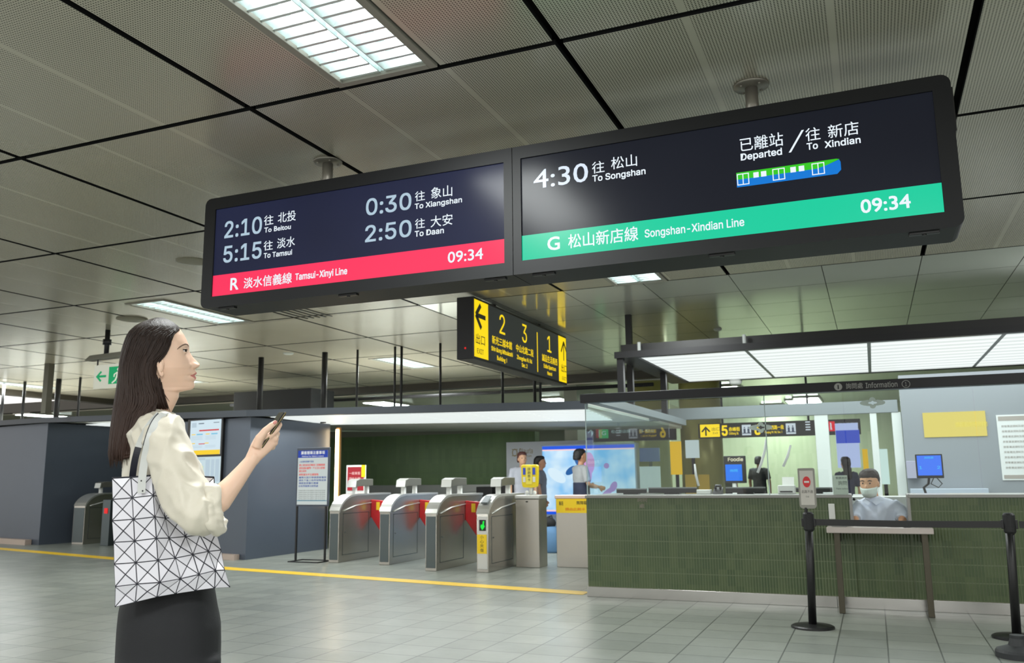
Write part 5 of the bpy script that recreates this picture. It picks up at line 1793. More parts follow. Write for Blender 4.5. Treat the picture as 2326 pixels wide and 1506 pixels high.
# ================================================================== PEOPLE
def remesh_data(mb, voxel, smooth=6, factor=0.5):
    """unions the shapes collected in mb into one continuous skin (voxel remesh) and returns its vertices and faces"""
    me = bpy.data.meshes.new('tmp')
    me.from_pydata([tuple(p) for p in mb.v], [], mb.f)
    bm = bmesh.new()
    bm.from_mesh(me)
    bmesh.ops.recalc_face_normals(bm, faces=bm.faces)
    bm.to_mesh(me)
    bm.free()
    o = bpy.data.objects.new('tmp', me)
    C.objects.link(o)
    r = o.modifiers.new('r', 'REMESH')
    r.mode = 'VOXEL'
    r.voxel_size = voxel
    r.adaptivity = 0
    if smooth:
        s = o.modifiers.new('s', 'SMOOTH')
        s.iterations = smooth
        s.factor = factor
    dg = bpy.context.evaluated_depsgraph_get()
    m2 = bpy.data.meshes.new_from_object(o.evaluated_get(dg))
    vs = [v.co.copy() for v in m2.vertices]
    ns = [v.normal.copy() for v in m2.vertices]
    fs = [tuple(p.vertices) for p in m2.polygons]
    bpy.data.objects.remove(o)
    bpy.data.meshes.remove(me)
    bpy.data.meshes.remove(m2)
    return vs, ns, fs


def lerp_table(t, x):
    """piecewise interpolation, smoothed a little with a monotone cubic; t is a list of (x, value...)"""
    if x <= t[0][0]:
        return t[0][1:]
    for a, b in zip(t, t[1:]):
        if x <= b[0]:
            f = (x - a[0]) / (b[0] - a[0])
            return tuple(p + (q - p) * f for p, q in zip(a[1:], b[1:]))
    return t[-1][1:]


def ring(c, ex, ey, a, b, n=28, e=2.0):
    out = []
    for k in range(n):
        t = 2 * PI * k / n
        ct, st = math.cos(t), math.sin(t)
        out.append(c + ex * (a * math.copysign(abs(ct) ** (2 / e), ct)) + ey * (b * math.copysign(abs(st) ** (2 / e), st)))
    return out


def skin_mat(name, rgb):
    m = mat(name, rgb, 0.45, noise_amt=0.04, noise_scale=30)
    b = m.node_tree.nodes['Principled BSDF']
    b.inputs['Subsurface Weight'].default_value = 0.12
    b.inputs['Subsurface Radius'].default_value = (0.012, 0.005, 0.003)
    b.inputs['Subsurface Scale'].default_value = 0.6
    return m


# ------------------------------------------------------------------ the woman in front
D0 = 2.72
AZ = ray(370, 1100)
AZ = Vector((AZ.x, AZ.y, 0)).normalized()          # away from the camera
E1 = Vector((AZ.y, -AZ.x, 0))                       # the way she faces
UP = Vector((0, 0, 1))


def P(u, v, d=0.0):
    """a point of her side view, d metres further away than her middle plane"""
    r = ray(u, v)
    return CAM + r * ((D0 + d) / r.dot(AZ))


PX = (P(380, 900) - P(379, 900)).length             # metres per measured pixel
feet = P(385, 1500)
woman = thing('person', (feet.x, feet.y, 0), 'long haired woman in a cream blouse looking up and holding a phone', 'person')
M_skin = skin_mat('light_warm_skin', (235, 198, 174))
M_lip = mat('rose_lips', (200, 124, 116), 0.45)
M_nail = mat('pink_nail', (226, 150, 142), 0.25)

FB = [(722, 369), (725, 380), (730, 390), (740, 403), (749, 410), (760, 418), (772, 424), (784, 428), (796, 429.5), (806, 430.5), (820, 433), (830, 434.5), (840, 436.5), (850, 437.5), (860, 437.5), (868, 437.5), (876, 438), (881, 436.5), (884.5, 432), (886.5, 427), (888.5, 418), (890, 411), (892, 407), (903, 406), (920, 398), (937, 389), (955, 385), (1000, 392), (1040, 400)]
FP = [(772, 424), (778, 426.5), (784, 429), (790, 430.3), (796, 430.5), (800, 431.5), (805, 434), (810, 437.5), (815, 442), (820, 447), (825, 452), (828.5, 454.3), (832, 453), (835, 449.5), (837.5, 444.5), (841, 443.5), (845, 445.8), (848, 447.5), (851, 445.2), (853, 442), (856, 444.8), (860, 446), (863, 444.2), (867, 440.5), (872, 441.5), (876, 442.5), (881, 440.5), (884.5, 436), (886.5, 430)]
UB = [(722, 367), (725, 352), (730, 338), (740, 322), (755, 306), (775, 293), (797, 288), (815, 288), (835, 294), (853, 303), (870, 313), (887, 321), (905, 324), (935, 320), (955, 305), (1000, 300), (1040, 300)]
WD = [(722, 0.004), (725, 0.02), (730, 0.036), (740, 0.053), (755, 0.065), (775, 0.071), (797, 0.0715), (815, 0.0705), (835, 0.067), (853, 0.061), (870, 0.054), (882, 0.050), (892, 0.049), (905, 0.049), (935, 0.053), (945, 0.06), (955, 0.085), (1000, 0.12), (1040, 0.12)]
NX = [(722, 2.0), (800, 2.35), (835, 2.25), (855, 1.85), (880, 1.5), (888, 1.7), (892, 2.0), (1040, 2.2)]
UWD = 352.0


def head_row(v):
    return lerp_table(FB, v)[0], lerp_table(UB, v)[0], lerp_table(WD, v)[0], lerp_table(NX, v)[0]


def surf_d(u, v):
    """depth of the near side of the face or skull seen at u, v"""
    f, b, w, n = head_row(v)
    if u >= UWD:
        t = min(1.0, (u - UWD) / max(1e-6, f - UWD))
        return -w * max(0.0, 1 - t ** n) ** (1 / n)
    t = min(1.0, (UWD - u) / max(1e-6, UWD - b))
    return -w * max(0.0, 1 - t ** 2) ** 0.5


def gauss(x, s):
    return math.exp(-0.5 * (x / s) ** 2)


rows = [722 + 1.5 * k for k in range(2)] + [725 + 2.0 * k for k in range(23)] + [771 + 1.2 * k for k in range(97)] + [888.6 + 1.7 * k for k in range(10)] + [906 + 4.5 * k for k in range(30)]
NT = 120
ths = []
for k in range(NT):
    t = -1 + 2 * k / NT
    ths.append(math.copysign(abs(t) ** 1.7, t) * PI)
hv, hmat_rows = [], []
body = MB()
rings_ = []
for v in rows:
    f, b, w, n = head_row(v)
    bump = (lerp_table(FP, v)[0] - f) if 772 <= v <= 886.5 else 0.0
    rg = []
    for th in ths:
        ct, st = math.cos(th), math.sin(th)
        if ct >= 0:
            u = UWD + (f - UWD) * abs(ct) ** (2 / n)
            d = -w * math.copysign(abs(st) ** (2 / n), st)
        else:
            u = UWD + (b - UWD) * abs(ct)
            d = -w * st
        if ct > 0:
            if v < 841:
                sg = 0.0062 + 0.0042 * min(1, max(0, (v - 800) / 28)) + 0.0042 * gauss(v - 830.5, 4.2)
            elif v < 866:
                sg = 0.017
            else:
                sg = 0.018
            u += bump * gauss(d, sg)
            # nostril wings, eye sockets, cheek, brow ridge
            u += 6.0 * gauss(abs(d) - 0.0145, 0.0036) * gauss(v - 830.5, 4.2)
            u -= 2.2 * gauss(abs(d) - 0.0205, 0.0035) * gauss(v - 831, 6)
            u -= 1.6 * gauss(abs(d) - 0.024, 0.004) * gauss(v - 853, 4)
            u -= 4.6 * gauss(abs(d) - 0.030, 0.012) * gauss(v - 799, 7)
            u += 1.6 * gauss(abs(d) - 0.030, 0.016) * gauss(v - 784, 5)
            u += 1.5 * gauss(abs(d) - 0.040, 0.016) * gauss(v - 822, 10)
        rg.append(P(u, v, d))
    rings_.append(rg)
body.loft(rings_)
nrow = len(rows)
for fi, f in enumerate(body.f[:(nrow - 1) * NT]):
    k, i = divmod(fi, NT)
    v = (rows[k] + rows[k + 1]) / 2
    c = rings_[k][i]
    d = (c - P(400, v)).dot(AZ)
    t = max(0.0, 1 - abs(d) / 0.021)
    if abs(ths[i]) < 1.2 and 853 - 8.0 * min(1, t * 1.5) < v < 853 + 9.5 * min(1, t * 1.4) and t > 0:
        body.mi[fi] = 1

# ear (near side and far side)
for s in (1, -1):
    c0 = (366.5, 836)
    base = surf_d(*c0) * s

    def pe(du, dv, dd):
        return P(c0[0] + du * 0.82, c0[1] + dv, base - s * dd * 0.55)

    rim = [pe(3, 2, 0.0), pe(5, -8, 0.004), pe(3, -16, 0.008), pe(-3, -20, 0.011), pe(-9, -16, 0.013), pe(-10, -6, 0.013), pe(-7, 4, 0.011), pe(-3, 12, 0.008), pe(0, 17, 0.006), pe(3, 14, 0.004), pe(3, 8, 0.002)]
    body.tube(rim, [0.0035, 0.0036, 0.0036, 0.0036, 0.0036, 0.0036, 0.0036, 0.0045, 0.006, 0.005, 0.003], 8)
    body.ball(pe(-2, -3, 0.003), (0.009, 0.009, 0.02), 14, 10)
# eyes: lids belong to the body, the eyeballs are parts
eye_c = []
for s in (1, -1):
    c = P(414.6, 797.8, -0.0310 * s)
    eye_c.append((c, s))
    fwd_ = (E1 * 1.0 - AZ * (0.35 * s) + UP * 0.1).normalized()
    side_ = fwd_.cross(UP).normalized()
    up_ = side_.cross(fwd_)
    R_ = 0.0128
    for e0, e1 in ((17, 85), (-80, -17)):
        rr = []
        for j in range(7):
            el = math.radians(e0 + (e1 - e0) * j / 6)
            row_ = []
            for k in range(15):
                a = math.radians(-80 + 160 * k / 14)
                shr = math.cos(math.radians(-80 + 160 * k / 14))
                el2 = el * (0.35 + 0.65 * shr) if j == 0 else el
                row_.append(c + (fwd_ * (math.cos(el2) * math.cos(a)) + side_ * (math.cos(el2) * math.sin(a)) + up_ * math.sin(el2)) * R_)
            rr.append(row_)
        body.loft(rr, 0, cap=False, close=False)

# near arm and hand: forearm, palm and five fingers grown into one skin
arm = MB()
EL, WR = (470, 1166, -0.275), (571, 1046, -0.235)
arm.tube([P(440, 1130, -0.27), P(*EL), P(497, 1138, -0.27), P(516, 1114, -0.262), P(535, 1092, -0.252), P(554, 1068, -0.243), P(*WR), P(579, 1034, -0.233)], [0.036, 0.037, 0.0335, 0.030, 0.0255, 0.0215, 0.0185, 0.018], 18)
hx = (P(608, 998) - P(572, 1044)).normalized()
hy = AZ.cross(hx).normalized()
for (u, v, d, hw, ht) in ():
    pass
sec = [(571, 1046, -0.235, 0.0195, 0.0155), (578, 1035, -0.233, 0.0215, 0.0155), (587, 1022, -0.231, 0.026, 0.0155), (597, 1009, -0.229, 0.0295, 0.0145), (606, 999, -0.227, 0.029, 0.0125), (612, 994, -0.224, 0.024, 0.009)]
arm.loft([ring(P(u, v, d), hy, AZ, hw, ht, 20, 2.4) for u, v, d, hw, ht in sec])


def finger(pts, r):
    p3 = [P(*q) for q in pts]
    arm.tube(p3, r, 12)
    arm.ball(p3[-1], r[-1] if isinstance(r, list) else r, 10, 8)
    for q, rr in zip(p3[1:-1], r[1:-1]):
        arm.ball(q, rr * 1.04, 10, 8)


finger([(582, 1016, -0.243), (589, 996, -0.250), (603, 978, -0.252), (617, 966, -0.250), (625, 960, -0.247)], [0.0135, 0.0125, 0.0100, 0.0088, 0.0072])       # thumb
finger([(601, 997, -0.236), (613, 990, -0.237), (629, 976, -0.233), (635, 965, -0.222), (632, 958, -0.212)], [0.010, 0.0100, 0.0088, 0.0080, 0.0070])      # index
finger([(610, 1002, -0.230), (624, 997, -0.228), (629, 986, -0.205), (622, 977, -0.190), (612, 973, -0.186)], [0.010, 0.0098, 0.0088, 0.0080, 0.0070])     # middle
finger([(613, 1009, -0.226), (624, 1006, -0.222), (627, 997, -0.198), (618, 988, -0.184), (607, 984, -0.182)], [0.0098, 0.0095, 0.0084, 0.0077, 0.0068])   # ring
finger([(610, 1017, -0.224), (619, 1016, -0.219), (621, 1008, -0.199), (612, 1000, -0.187), (603, 996, -0.186)], [0.0085, 0.0084, 0.0074, 0.0068, 0.0060])  # little
vs, ns, fs = remesh_data(arm, 0.0026, 5, 0.45)
body.add(vs, fs)
# thumb nail
nb = P(624.5, 959.5, -0.2555)
tdir = (P(626, 958.5, -0.247) - P(612, 970, -0.251)).normalized()
tn = (-AZ + hy * 0.25).normalized()
ts = tdir.cross(tn).normalized()
body.loft([ring(nb + tdir * (0.0005 * q) + tn * 0.0002, tdir, ts, 0.0062 * s_, 0.0048 * s_, 14, 2.6) for q, s_ in ((0, 1.0),)] + [ring(nb + tn * 0.0009, tdir, ts, 0.005, 0.0038, 14, 2.6)], 2)
# far arm hanging on the other side, and the feet, out of sight of the photo
far = MB()
far.tube([P(362, 980, 0.2), P(372, 1120, 0.225), P(392, 1230, 0.235), P(410, 1310, 0.235)], [0.045, 0.038, 0.028, 0.02], 14)
far.loft([ring(P(u, v, 0.235), E1, AZ, a, b, 14) for u, v, a, b in ((410, 1308, 0.02, 0.015), (416, 1335, 0.033, 0.014), (420, 1362, 0.033, 0.012), (424, 1385, 0.024, 0.009))])
for k in range(4):
    far.tube([P(405 + 9 * k, 1375, 0.233), P(408 + 9 * k, 1402, 0.226), P(408 + 8 * k, 1424 + 3 * (1.5 - abs(k - 1.5)), 0.215)], [0.008, 0.0078, 0.0062], 10)
far.tube([P(428, 1335, 0.23), P(440, 1358, 0.222), P(443, 1380, 0.216)], [0.010, 0.009, 0.007], 10)
vs, ns, fs = remesh_data(far, 0.0035, 3, 0.4)
body.add(vs, fs)
o_body = body.build('body', [M_skin, M_lip, M_nail], woman, smooth=True)
for c, s in eye_c:
    e = MB().ball(c, 0.0119, 20, 14).build('eye', mat('eye_white', (206, 194, 188), 0.3), o_body, smooth=True)
    g_ = (E1 * 1.0 - AZ * 0.62 + UP * 0.16).normalized()
    MB().ball(c + g_ * 0.0066, 0.0066, 16, 10).build('iris', mat('dark_brown_iris', (30, 18, 14), 0.12), o_body, smooth=True)
    fwd_ = (E1 * 1.0 - AZ * (0.35 * s) + UP * 0.1).normalized()
    side_ = fwd_.cross(UP).normalized()
    up_ = side_.cross(fwd_)
    pts = []
    for k in range(13):
        a = math.radians(-78 + 156 * k / 12)
        el = math.radians(16) * (0.35 + 0.65 * math.cos(a))
        pts.append(c + (fwd_ * (math.cos(el) * math.cos(a)) + side_ * (math.cos(el) * math.sin(a)) + up_ * math.sin(el)) * 0.0134)
    MB().tube(pts, [0.0005] + [0.0014] * 11 + [0.0005], 6).build('eyelash', mat('lash_black', (22, 16, 14), 0.6), o_body, smooth=True)
    pts = []
    for u, v in ((402, 793.5), (408, 788), (414, 784), (420, 781.8), (425, 783), (427.5, 786.5)):
        q = P(u, v, surf_d(u, v) * s)
        pts.append(q + (E1 * 0.5 - AZ * s).normalized() * 0.0012)
    MB().tube(pts, [0.0006, 0.0016, 0.0020, 0.0023, 0.0022, 0.0014], 8).build('eyebrow', mat('brow_brown', (112, 88, 74), 0.9), o_body, smooth=True)
# gold ring
rc = P(625.5, 994, -0.212)
MB().loft([ring(rc + (P(629, 986, -0.205) - P(624, 997, -0.228)).normalized() * t, hx, hy.lerp(AZ, 0.3).normalized(), 0.0105, 0.0105, 20) for t in (-0.0015, 0.0015)], 0, cap=False).build('ring', mat('gold_ring', (206, 160, 60), 0.25, 1.0), woman, smooth=True)

# ---- hair
HL = [(721, 356, 384), (724, 345, 392), (730, 325, 401), (740, 307, 408), (748, 298, 409), (753, 294, 403), (758, 291, 396), (768, 287, 390), (785, 281, 387), (798, 278, 381), (807, 276, 377), (814, 275, 369), (819, 274, 363), (827, 273, 360), (836, 272, 357), (845, 271, 355), (867, 269, 356), (885, 266, 358), (900, 263.5, 358), (913, 261, 357), (926, 259, 355), (940, 257, 351), (960, 254.5, 344), (1000, 250, 331), (1030, 247.5, 324), (1062, 252, 318)]
HW = [(721, 0.010), (724, 0.030), (730, 0.045), (740, 0.062), (755, 0.074), (775, 0.081), (800, 0.083), (835, 0.084), (870, 0.086), (900, 0.090), (930, 0.098), (960, 0.112), (1000, 0.12), (1062, 0.115)]


def hair_point(v, t, off=0.0):
    """t runs 0..1 from the near front edge round the back to the far front edge"""
    _, ul, ur = (v,) + lerp_table(HL, v)
    w = lerp_table(HW, v)[0]
    if v < 888:
        f, b, wh, n = head_row(v)
    else:
        n = 2.0
        f = max(ur + 2, 384 - (v - 888) * 0.35)
    # follow the skull outside; the front edge tucks in
    tl = min(1.0, max(-1.0, (ur - UWD) / max(1.0, (f - UWD)))) if ur >= UWD else None
    if tl is not None:
        tl = min(tl, 0.985)
        th0 = math.acos(max(-1, min(1, tl ** (n / 2)))) if tl > 0 else PI / 2
    else:
        th0 = PI - math.acos(max(-1.0, min(1.0, (UWD - ur) / max(1.0, UWD - ul)))) if False else math.acos(-min(1.0, (UWD - ur) / (UWD - ul)))
    th = th0 + (2 * PI - 2 * th0) * t
    ct, st = math.cos(th), math.sin(th)
    edge = min(t, 1 - t)
    swell = min(1.0, edge / 0.06)
    swell = swell * swell * (3 - 2 * swell)
    if v < 888:
        ww = wh + (w - wh) * (0.25 + 0.75 * swell)
    else:
        ww = w
    if ct >= 0:
        u = UWD + (f + 2.0 - UWD) * abs(ct) ** (2 / n)
        d = -ww * math.copysign(abs(st) ** (2 / n), st)
    else:
        u = UWD + (ul - UWD) * abs(ct)
        d = -ww * st
    q = P(u, v, d)
    out = (q - P(UWD, v, 0)).normalized()
    return q + out * off


hair = MB()
hrows = [721, 722.5, 724, 727, 730, 735, 740, 745, 750, 755] + [760 + 5 * k for k in range(56)] + [1040, 1048]
NH = 88
vs, fs = [], []
for v in hrows:
    for k in range(NH + 1):
        t = k / NH
        gx = noise.noise(Vector((t * 46, v * 0.004, 0.3)))
        off = 0.0022 * gx + 0.004 * noise.noise(Vector((t * 9, v * 0.008, 4.0))) * min(1, max(0, (v - 860) / 120))
        jag = 0.0
        vv = v
        if v > 1035:
            vv = v + 10 * noise.noise(Vector((t * 23, 1.7, 0))) - 6
        vs.append(hair_point(vv, t, off))
nh = len(hrows)
inner0 = len(vs)
for k in range(nh - 1):
    for i in range(NH):
        a = k * (NH + 1) + i
        fs.append((a, a + 1, a + NH + 2, a + NH + 1))
# inner skin gives the curtain its thickness
vin = []
for k, v in enumerate(hrows):
    c = P(UWD, v, 0)
    for i in range(NH + 1):
        q = vs[k * (NH + 1) + i]
        vin.append(q + (c - q).normalized() * min(0.012, 0.45 * (c - q).length))
allv = vs + vin
for k in range(nh - 1):
    for i in range(NH):
        a = inner0 + k * (NH + 1) + i
        fs.append((a, a + NH + 1, a + NH + 2, a + 1))
for k in range(nh - 1):
    for i in (0, NH):
        a = k * (NH + 1) + i
        fs.append((a, a + NH + 1, inner0 + a + NH + 1, inner0 + a))
for i in range(NH):
    a = (nh - 1) * (NH + 1) + i
    fs.append((a, a + 1, inner0 + a + 1, inner0 + a))
    fs.append((i, i + 1, inner0 + i + 1, inner0 + i))
hair.add(allv, fs)
# strands lying over the curtain, ragged at the ends
rnd = random.Random(11)
for k in range(620):
    t0 = rnd.random()
    if rnd.random() < 0.45:
        t0 = rnd.uniform(0.0, 0.5)
    v0 = rnd.uniform(742, 775) if rnd.random() < 0.5 else rnd.uniform(760, 960)
    v1 = min(rnd.uniform(v0 + 90, v0 + 330), rnd.uniform(1022, 1066))
    if t0 < 0.06 or t0 > 0.94:
        v1 = min(v1, rnd.uniform(880, 930))
    if v1 - v0 < 30:
        continue
    n_ = max(6, int((v1 - v0) / 16))
    dr = rnd.uniform(-0.02, 0.02)
    lift0 = rnd.uniform(0.0003, 0.0022)
    pts = []
    for j in range(n_ + 1):
        f_ = j / n_
        t = min(0.995, max(0.005, t0 + dr * f_ + 0.006 * noise.noise(Vector((k * 3.1, f_ * 2.5, 0)))))
        pts.append(hair_point(v0 + (v1 - v0) * f_, t, lift0 + 0.0015 * noise.noise(Vector((k * 1.7, f_ * 3, 9)))))
    r0 = rnd.uniform(0.0007, 0.0019)
    hair.tube(pts, [r0 * 0.4] + [r0] * (n_ - 2) + [r0 * 0.6, r0 * 0.15], 5)
# a few wisps over the neck and cheek
rw = random.Random(3)
for k in range(70):
    q_ = rw.random()
    u0, v0 = 349 + 9 * q_ + rw.uniform(-2, 2), 838 + 22 * (1 - q_) + rw.uniform(-8, 10)
    u1, v1 = 352 + 32 * q_ + rw.uniform(-2, 2), 932 - 6 * rw.random()
    dd_ = -0.066 + 0.012 * q_ + rw.uniform(-0.004, 0.004)
    pts = [P(u0 + (u1 - u0) * f_ ** 1.35, v0 + (v1 - v0) * f_, dd_ + 0.012 * f_ * q_) for f_ in (0, 0.2, 0.4, 0.6, 0.8, 1.0)]
    hair.tube(pts, [0.0012, 0.0026, 0.0028, 0.0026, 0.002, 0.0007], 6)
for u0, v0, u1, v1 in ((366, 868, 384, 934), (360, 862, 376, 925), (370, 884, 387, 936), (363, 872, 380, 929), (366, 880, 385, 912)):
    pts = [P(u0 + (u1 - u0) * f_ ** 1.3, v0 + (v1 - v0) * f_, -0.056 + 0.01 * f_) for f_ in (0, 0.25, 0.5, 0.75, 1.0)]
    hair.tube(pts, [0.0022, 0.002, 0.0016, 0.001, 0.0004], 6)


def hair_mat():
    m = bpy.data.materials.new('dark_brown_hair')
    m.use_nodes = True
    g = Graph(m)
    b = g.N['Principled BSDF']
    o = g.xyz()
    zt, zb_ = P(330, 760).z, P(330, 1050).z
    f = g.math('DIVIDE', g.math('SUBTRACT', zt, o[2]), zt - zb_)
    cl = g.N.new('ShaderNodeClamp')
    g.L.new(f, cl.inputs[0])
    base = g.mix(cl.outputs[0], lin((13, 12, 13)), lin((50, 33, 27)))
    mp = g.N.new('ShaderNodeMapping')
    tc = g.N.new('ShaderNodeTexCoord')
    mp.inputs['Scale'].default_value = (260, 260, 7)
    g.L.new(tc.outputs['Object'], mp.inputs['Vector'])
    nz = g.noise(1.0, 4, mp.outputs['Vector'])
    col = g.mix(g.math('MULTIPLY', nz, 0.5), base, lin((80, 60, 50)))
    g.L.new(col, b.inputs['Base Color'])
    b.inputs['Roughness'].default_value = 0.52
    b.inputs['Specular IOR Level'].default_value = 0.25
    b.inputs['Anisotropic'].default_value = 0.5
    bp = g.N.new('ShaderNodeBump')
    bp.inputs['Strength'].default_value = 0.55
    bp.inputs['Distance'].default_value = 0.003
    g.L.new(nz, bp.inputs['Height'])
    g.L.new(bp.outputs['Normal'], b.inputs['Normal'])
    return m


hair.build('hair', hair_mat(), woman, smooth=True)

# ---- blouse
bl_ = MB()
tors = [(944, 347, 36, 0.07), (952, 350, 42, 0.13), (966, 352, 50, 0.165), (990, 352, 56, 0.178), (1020, 357, 66, 0.178), (1050, 366, 76, 0.172), (1085, 374, 88, 0.165), (1120, 376, 86, 0.156), (1170, 380, 84, 0.148), (1220, 384, 86, 0.145), (1280, 386, 90, 0.145), (1310, 386, 90, 0.138)]
bl_.loft([ring(P(u, v, 0.0), E1, AZ, hw * PX, hd, 36, 2.3) for v, u, hw, hd in tors])
SL = [(360, 968, -0.135, 44), (370, 985, -0.165, 47), (380, 1010, -0.188, 48), (390, 1045, -0.212, 47), (402, 1085, -0.235, 47), (418, 1122, -0.255, 49), (434, 1152, -0.268, 51), (452, 1168, -0.275, 50), (468, 1164, -0.276, 47), (482, 1152, -0.273, 44)]
bl_.tube([P(u, v, d) for u, v, d, r in SL], [r * PX * 0.93 for u, v, d, r in SL], 26)
bl_.ball(P(446, 1180, -0.275), (0.04, 0.045, 0.032))
# far sleeve
SF = [(358, 968, 0.135, 44), (364, 1010, 0.19, 48), (372, 1080, 0.21, 47), (384, 1150, 0.225, 46), (392, 1200, 0.232, 44)]
bl_.tube([P(u, v, d) for u, v, d, r in SF], [r * PX for u, v, d, r in SF], 22)
vs, ns, fs = remesh_data(bl_, 0.006, 10, 0.5)


def fold(p, n):
    q = p - feet
    x, y, z = q.dot(E1), q.dot(AZ), q.z
    # diagonal pulls on the sleeve, soft drapes on the back
    a = noise.noise(Vector((x * 9 + z * 6, y * 9, z * 4 - x * 5)))
    b = noise.noise(Vector((x * 22 + z * 14, y * 20, z * 9 - x * 10)))
    k = 1 - abs(a) * 2
    return n * (0.009 * k * abs(k) + 0.0055 * (1 - 2.6 * abs(b) ** 0.8) + 0.0015 * noise.noise(p * 60))


vs = [p + fold(p, n) for p, n in zip(vs, ns)]
M_blouse = mat('cream_satin_blouse', (216, 209, 193), 0.45, noise_amt=0.03, noise_scale=8, bump=0.08, bump_scale=500)
b_ = M_blouse.node_tree.nodes['Principled BSDF']
b_.inputs['Sheen Weight'].default_value = 0.15
mbl_v, mbl_f = vs, fs
mb = MB().add(vs, fs)
blouse = mb.build('blouse', M_blouse, woman, smooth=True)
# rolled cuff
fdir = (E1 * 0.94 + UP * 0.30 + AZ * 0.08).normalized()
fs1 = fdir.cross(AZ).normalized()
fs2 = fdir.cross(fs1).normalized()
mb = MB()
for (u, v, d), R1, R2, hgt, tw in (((490, 1155, -0.272), 0.046, 0.042, 0.014, 0.3), ((476, 1163, -0.274), 0.050, 0.046, 0.014, 0.9)):
    c = P(u, v, d)
    rgs = []
    for k in range(40):
        a = 2 * PI * k / 40
        rad = 1 + 0.10 * math.sin(3 * a + tw) + 0.05 * math.sin(7 * a)
        pc = c + fs1 * (math.cos(a) * R1 * rad * 1.12) + fs2 * (math.sin(a) * R2 * rad) + fdir * (0.008 * math.sin(2 * a + tw))
        o_ = (fs1 * math.cos(a) + fs2 * math.sin(a)).normalized()
        th_ = 0.011 * (1 + 0.3 * math.sin(5 * a + tw))
        rgs.append([pc + o_ * (math.cos(t) * th_) + fdir * (math.sin(t) * hgt * (1 + 0.2 * math.sin(4 * a))) for t in [2 * PI * j / 10 for j in range(10)]])
    rgs.append(rgs[0])
    mb.loft(rgs, cap=False)
vs, ns, fs = remesh_data(mb, 0.004, 4, 0.5)
vs = [p + n * (0.0022 * noise.noise(p * 55) + 0.002 * (1 - 2 * abs(noise.noise(Vector((p.dot(fdir) * 20, p.z * 45, p.x * 30)))))) for p, n in zip(vs, ns)]
MB().add(vs, fs).build('rolled_cuff', M_blouse, woman, smooth=True)
# collar
mb = MB()
rgs = []
for v, off, uu in ((946, 0.006, 0), (938, 0.004, 1), (927, 0.0045, 2), (924, 0.008, 2), (927, 0.013, 1), (938, 0.017, -1), (948, 0.024, -2)):
    f, b, w, n = head_row(min(v, 940))
    c_u = (f + 318) / 2
    rg_ = ring(P(c_u + uu - 4, v, 0), E1, AZ, (f - 318) / 2 * PX + off, 0.056 + off, 36, 2.1)
    rgs.append([p - UP * (0.5 + 0.5 * math.cos(2 * PI * k / 36)) * 17 * PX for k, p in enumerate(rg_)])
mb.loft(rgs, cap=False)
mb.build('collar', M_blouse, woman, smooth=True)

# ---- trousers
tr_ = MB()
tr_.loft([ring(P(u, v, 0.0), E1, AZ, hw * PX, hd, 36, 2.4) for v, u, hw, hd in ((1285, 386, 94, 0.15), (1315, 386, 97, 0.149), (1345, 386, 101, 0.150), (1380, 384, 107, 0.158), (1420, 386, 112, 0.165), (1470, 385, 113, 0.168), (1520, 383, 113, 0.168), (1560, 383, 110, 0.165))])
zf = 0.02
for s in (-1, 1):
    c_ = [P(384, 1500, s * 0.085), P(384, 1620, s * 0.09)]
    tr_.loft([ring(c_[0], E1, AZ, 111 * PX, 0.085, 26, 2.3), ring(c_[1], E1, AZ, 104 * PX, 0.092, 26, 2.2), ring(Vector((c_[1].x, c_[1].y, 0.3)), E1, AZ, 98 * PX, 0.1, 26), ring(Vector((c_[1].x, c_[1].y, zf)), E1, AZ, 96 * PX, 0.105, 26)])
vs, ns, fs = remesh_data(tr_, 0.008, 6, 0.5)
vs = [p + n * (0.006 * (1 - 2.4 * abs(noise.noise(Vector(((p - feet).dot(E1) * 11, (p - feet).dot(AZ) * 9, p.z * 1.6))))) * min(1.0, max(0.0, (1.0 - p.z) * 3))) for p, n in zip(vs, ns)]
trousers = MB().add(vs, fs).build('trousers', mat('black_wool_trousers', (24, 25, 29), 0.75, noise_amt=0.12, noise_scale=60, bump=0.15, bump_scale=400), woman, smooth=True)
for s in (-1, 1):
    c_ = Vector((feet.x, feet.y, 0)) + AZ * (s * 0.09) + E1 * 0.05
    MB().loft([ring(c_ + E1 * x + UP * z, AZ, UP, a, b, 16) for x, z, a, b in ((-0.14, 0.035, 0.02, 0.03), (-0.1, 0.04, 0.036, 0.038), (0.0, 0.035, 0.04, 0.035), (0.08, 0.027, 0.042, 0.026), (0.13, 0.018, 0.025, 0.016))]).build('shoe', M_black, woman, smooth=True)

# ------------------------------------------------------------------ the phone
ph = P(618, 973, -0.2275)
px_ = (P(643, 936, -0.235) - P(606, 990, -0.235)).normalized()          # long axis
pn = (P(600, 960) - P(610, 968)).normalized()
pn = (pn - px_ * pn.dot(px_)).normalized()                              # screen side, towards her face
pn = (pn - AZ * 0.12).normalized()
pw = px_.cross(pn).normalized()
M3 = Matrix((px_, pw, pn)).transposed().to_4x4()
M3.translation = P(643, 937, -0.212) - px_ * 0.072
phone = thing('phone', M3.translation, 'dark slim phone held up in the woman\'s right hand', 'phone')
MB().box((-0.072, -0.034, -0.0042), (0.072, 0.034, 0.0042), M=M3).build('case', mat('glossy_black_glass', (20, 20, 20), 0.12, coat=0.6), phone, bevel=0.003, seg=3)
MB().box((-0.0725, -0.0345, -0.001), (0.0725, 0.0345, 0.0012), M=M3).build('metal_edge', mat('dark_gold_edge', (140, 126, 80), 0.25, 0.9), phone, bevel=0.0006)
MB().box((-0.068, -0.031, 0.0042), (0.068, 0.031, 0.0045), M=M3).build('screen', mat('black_screen_glass', (8, 8, 10), 0.05, coat=1.0), phone)

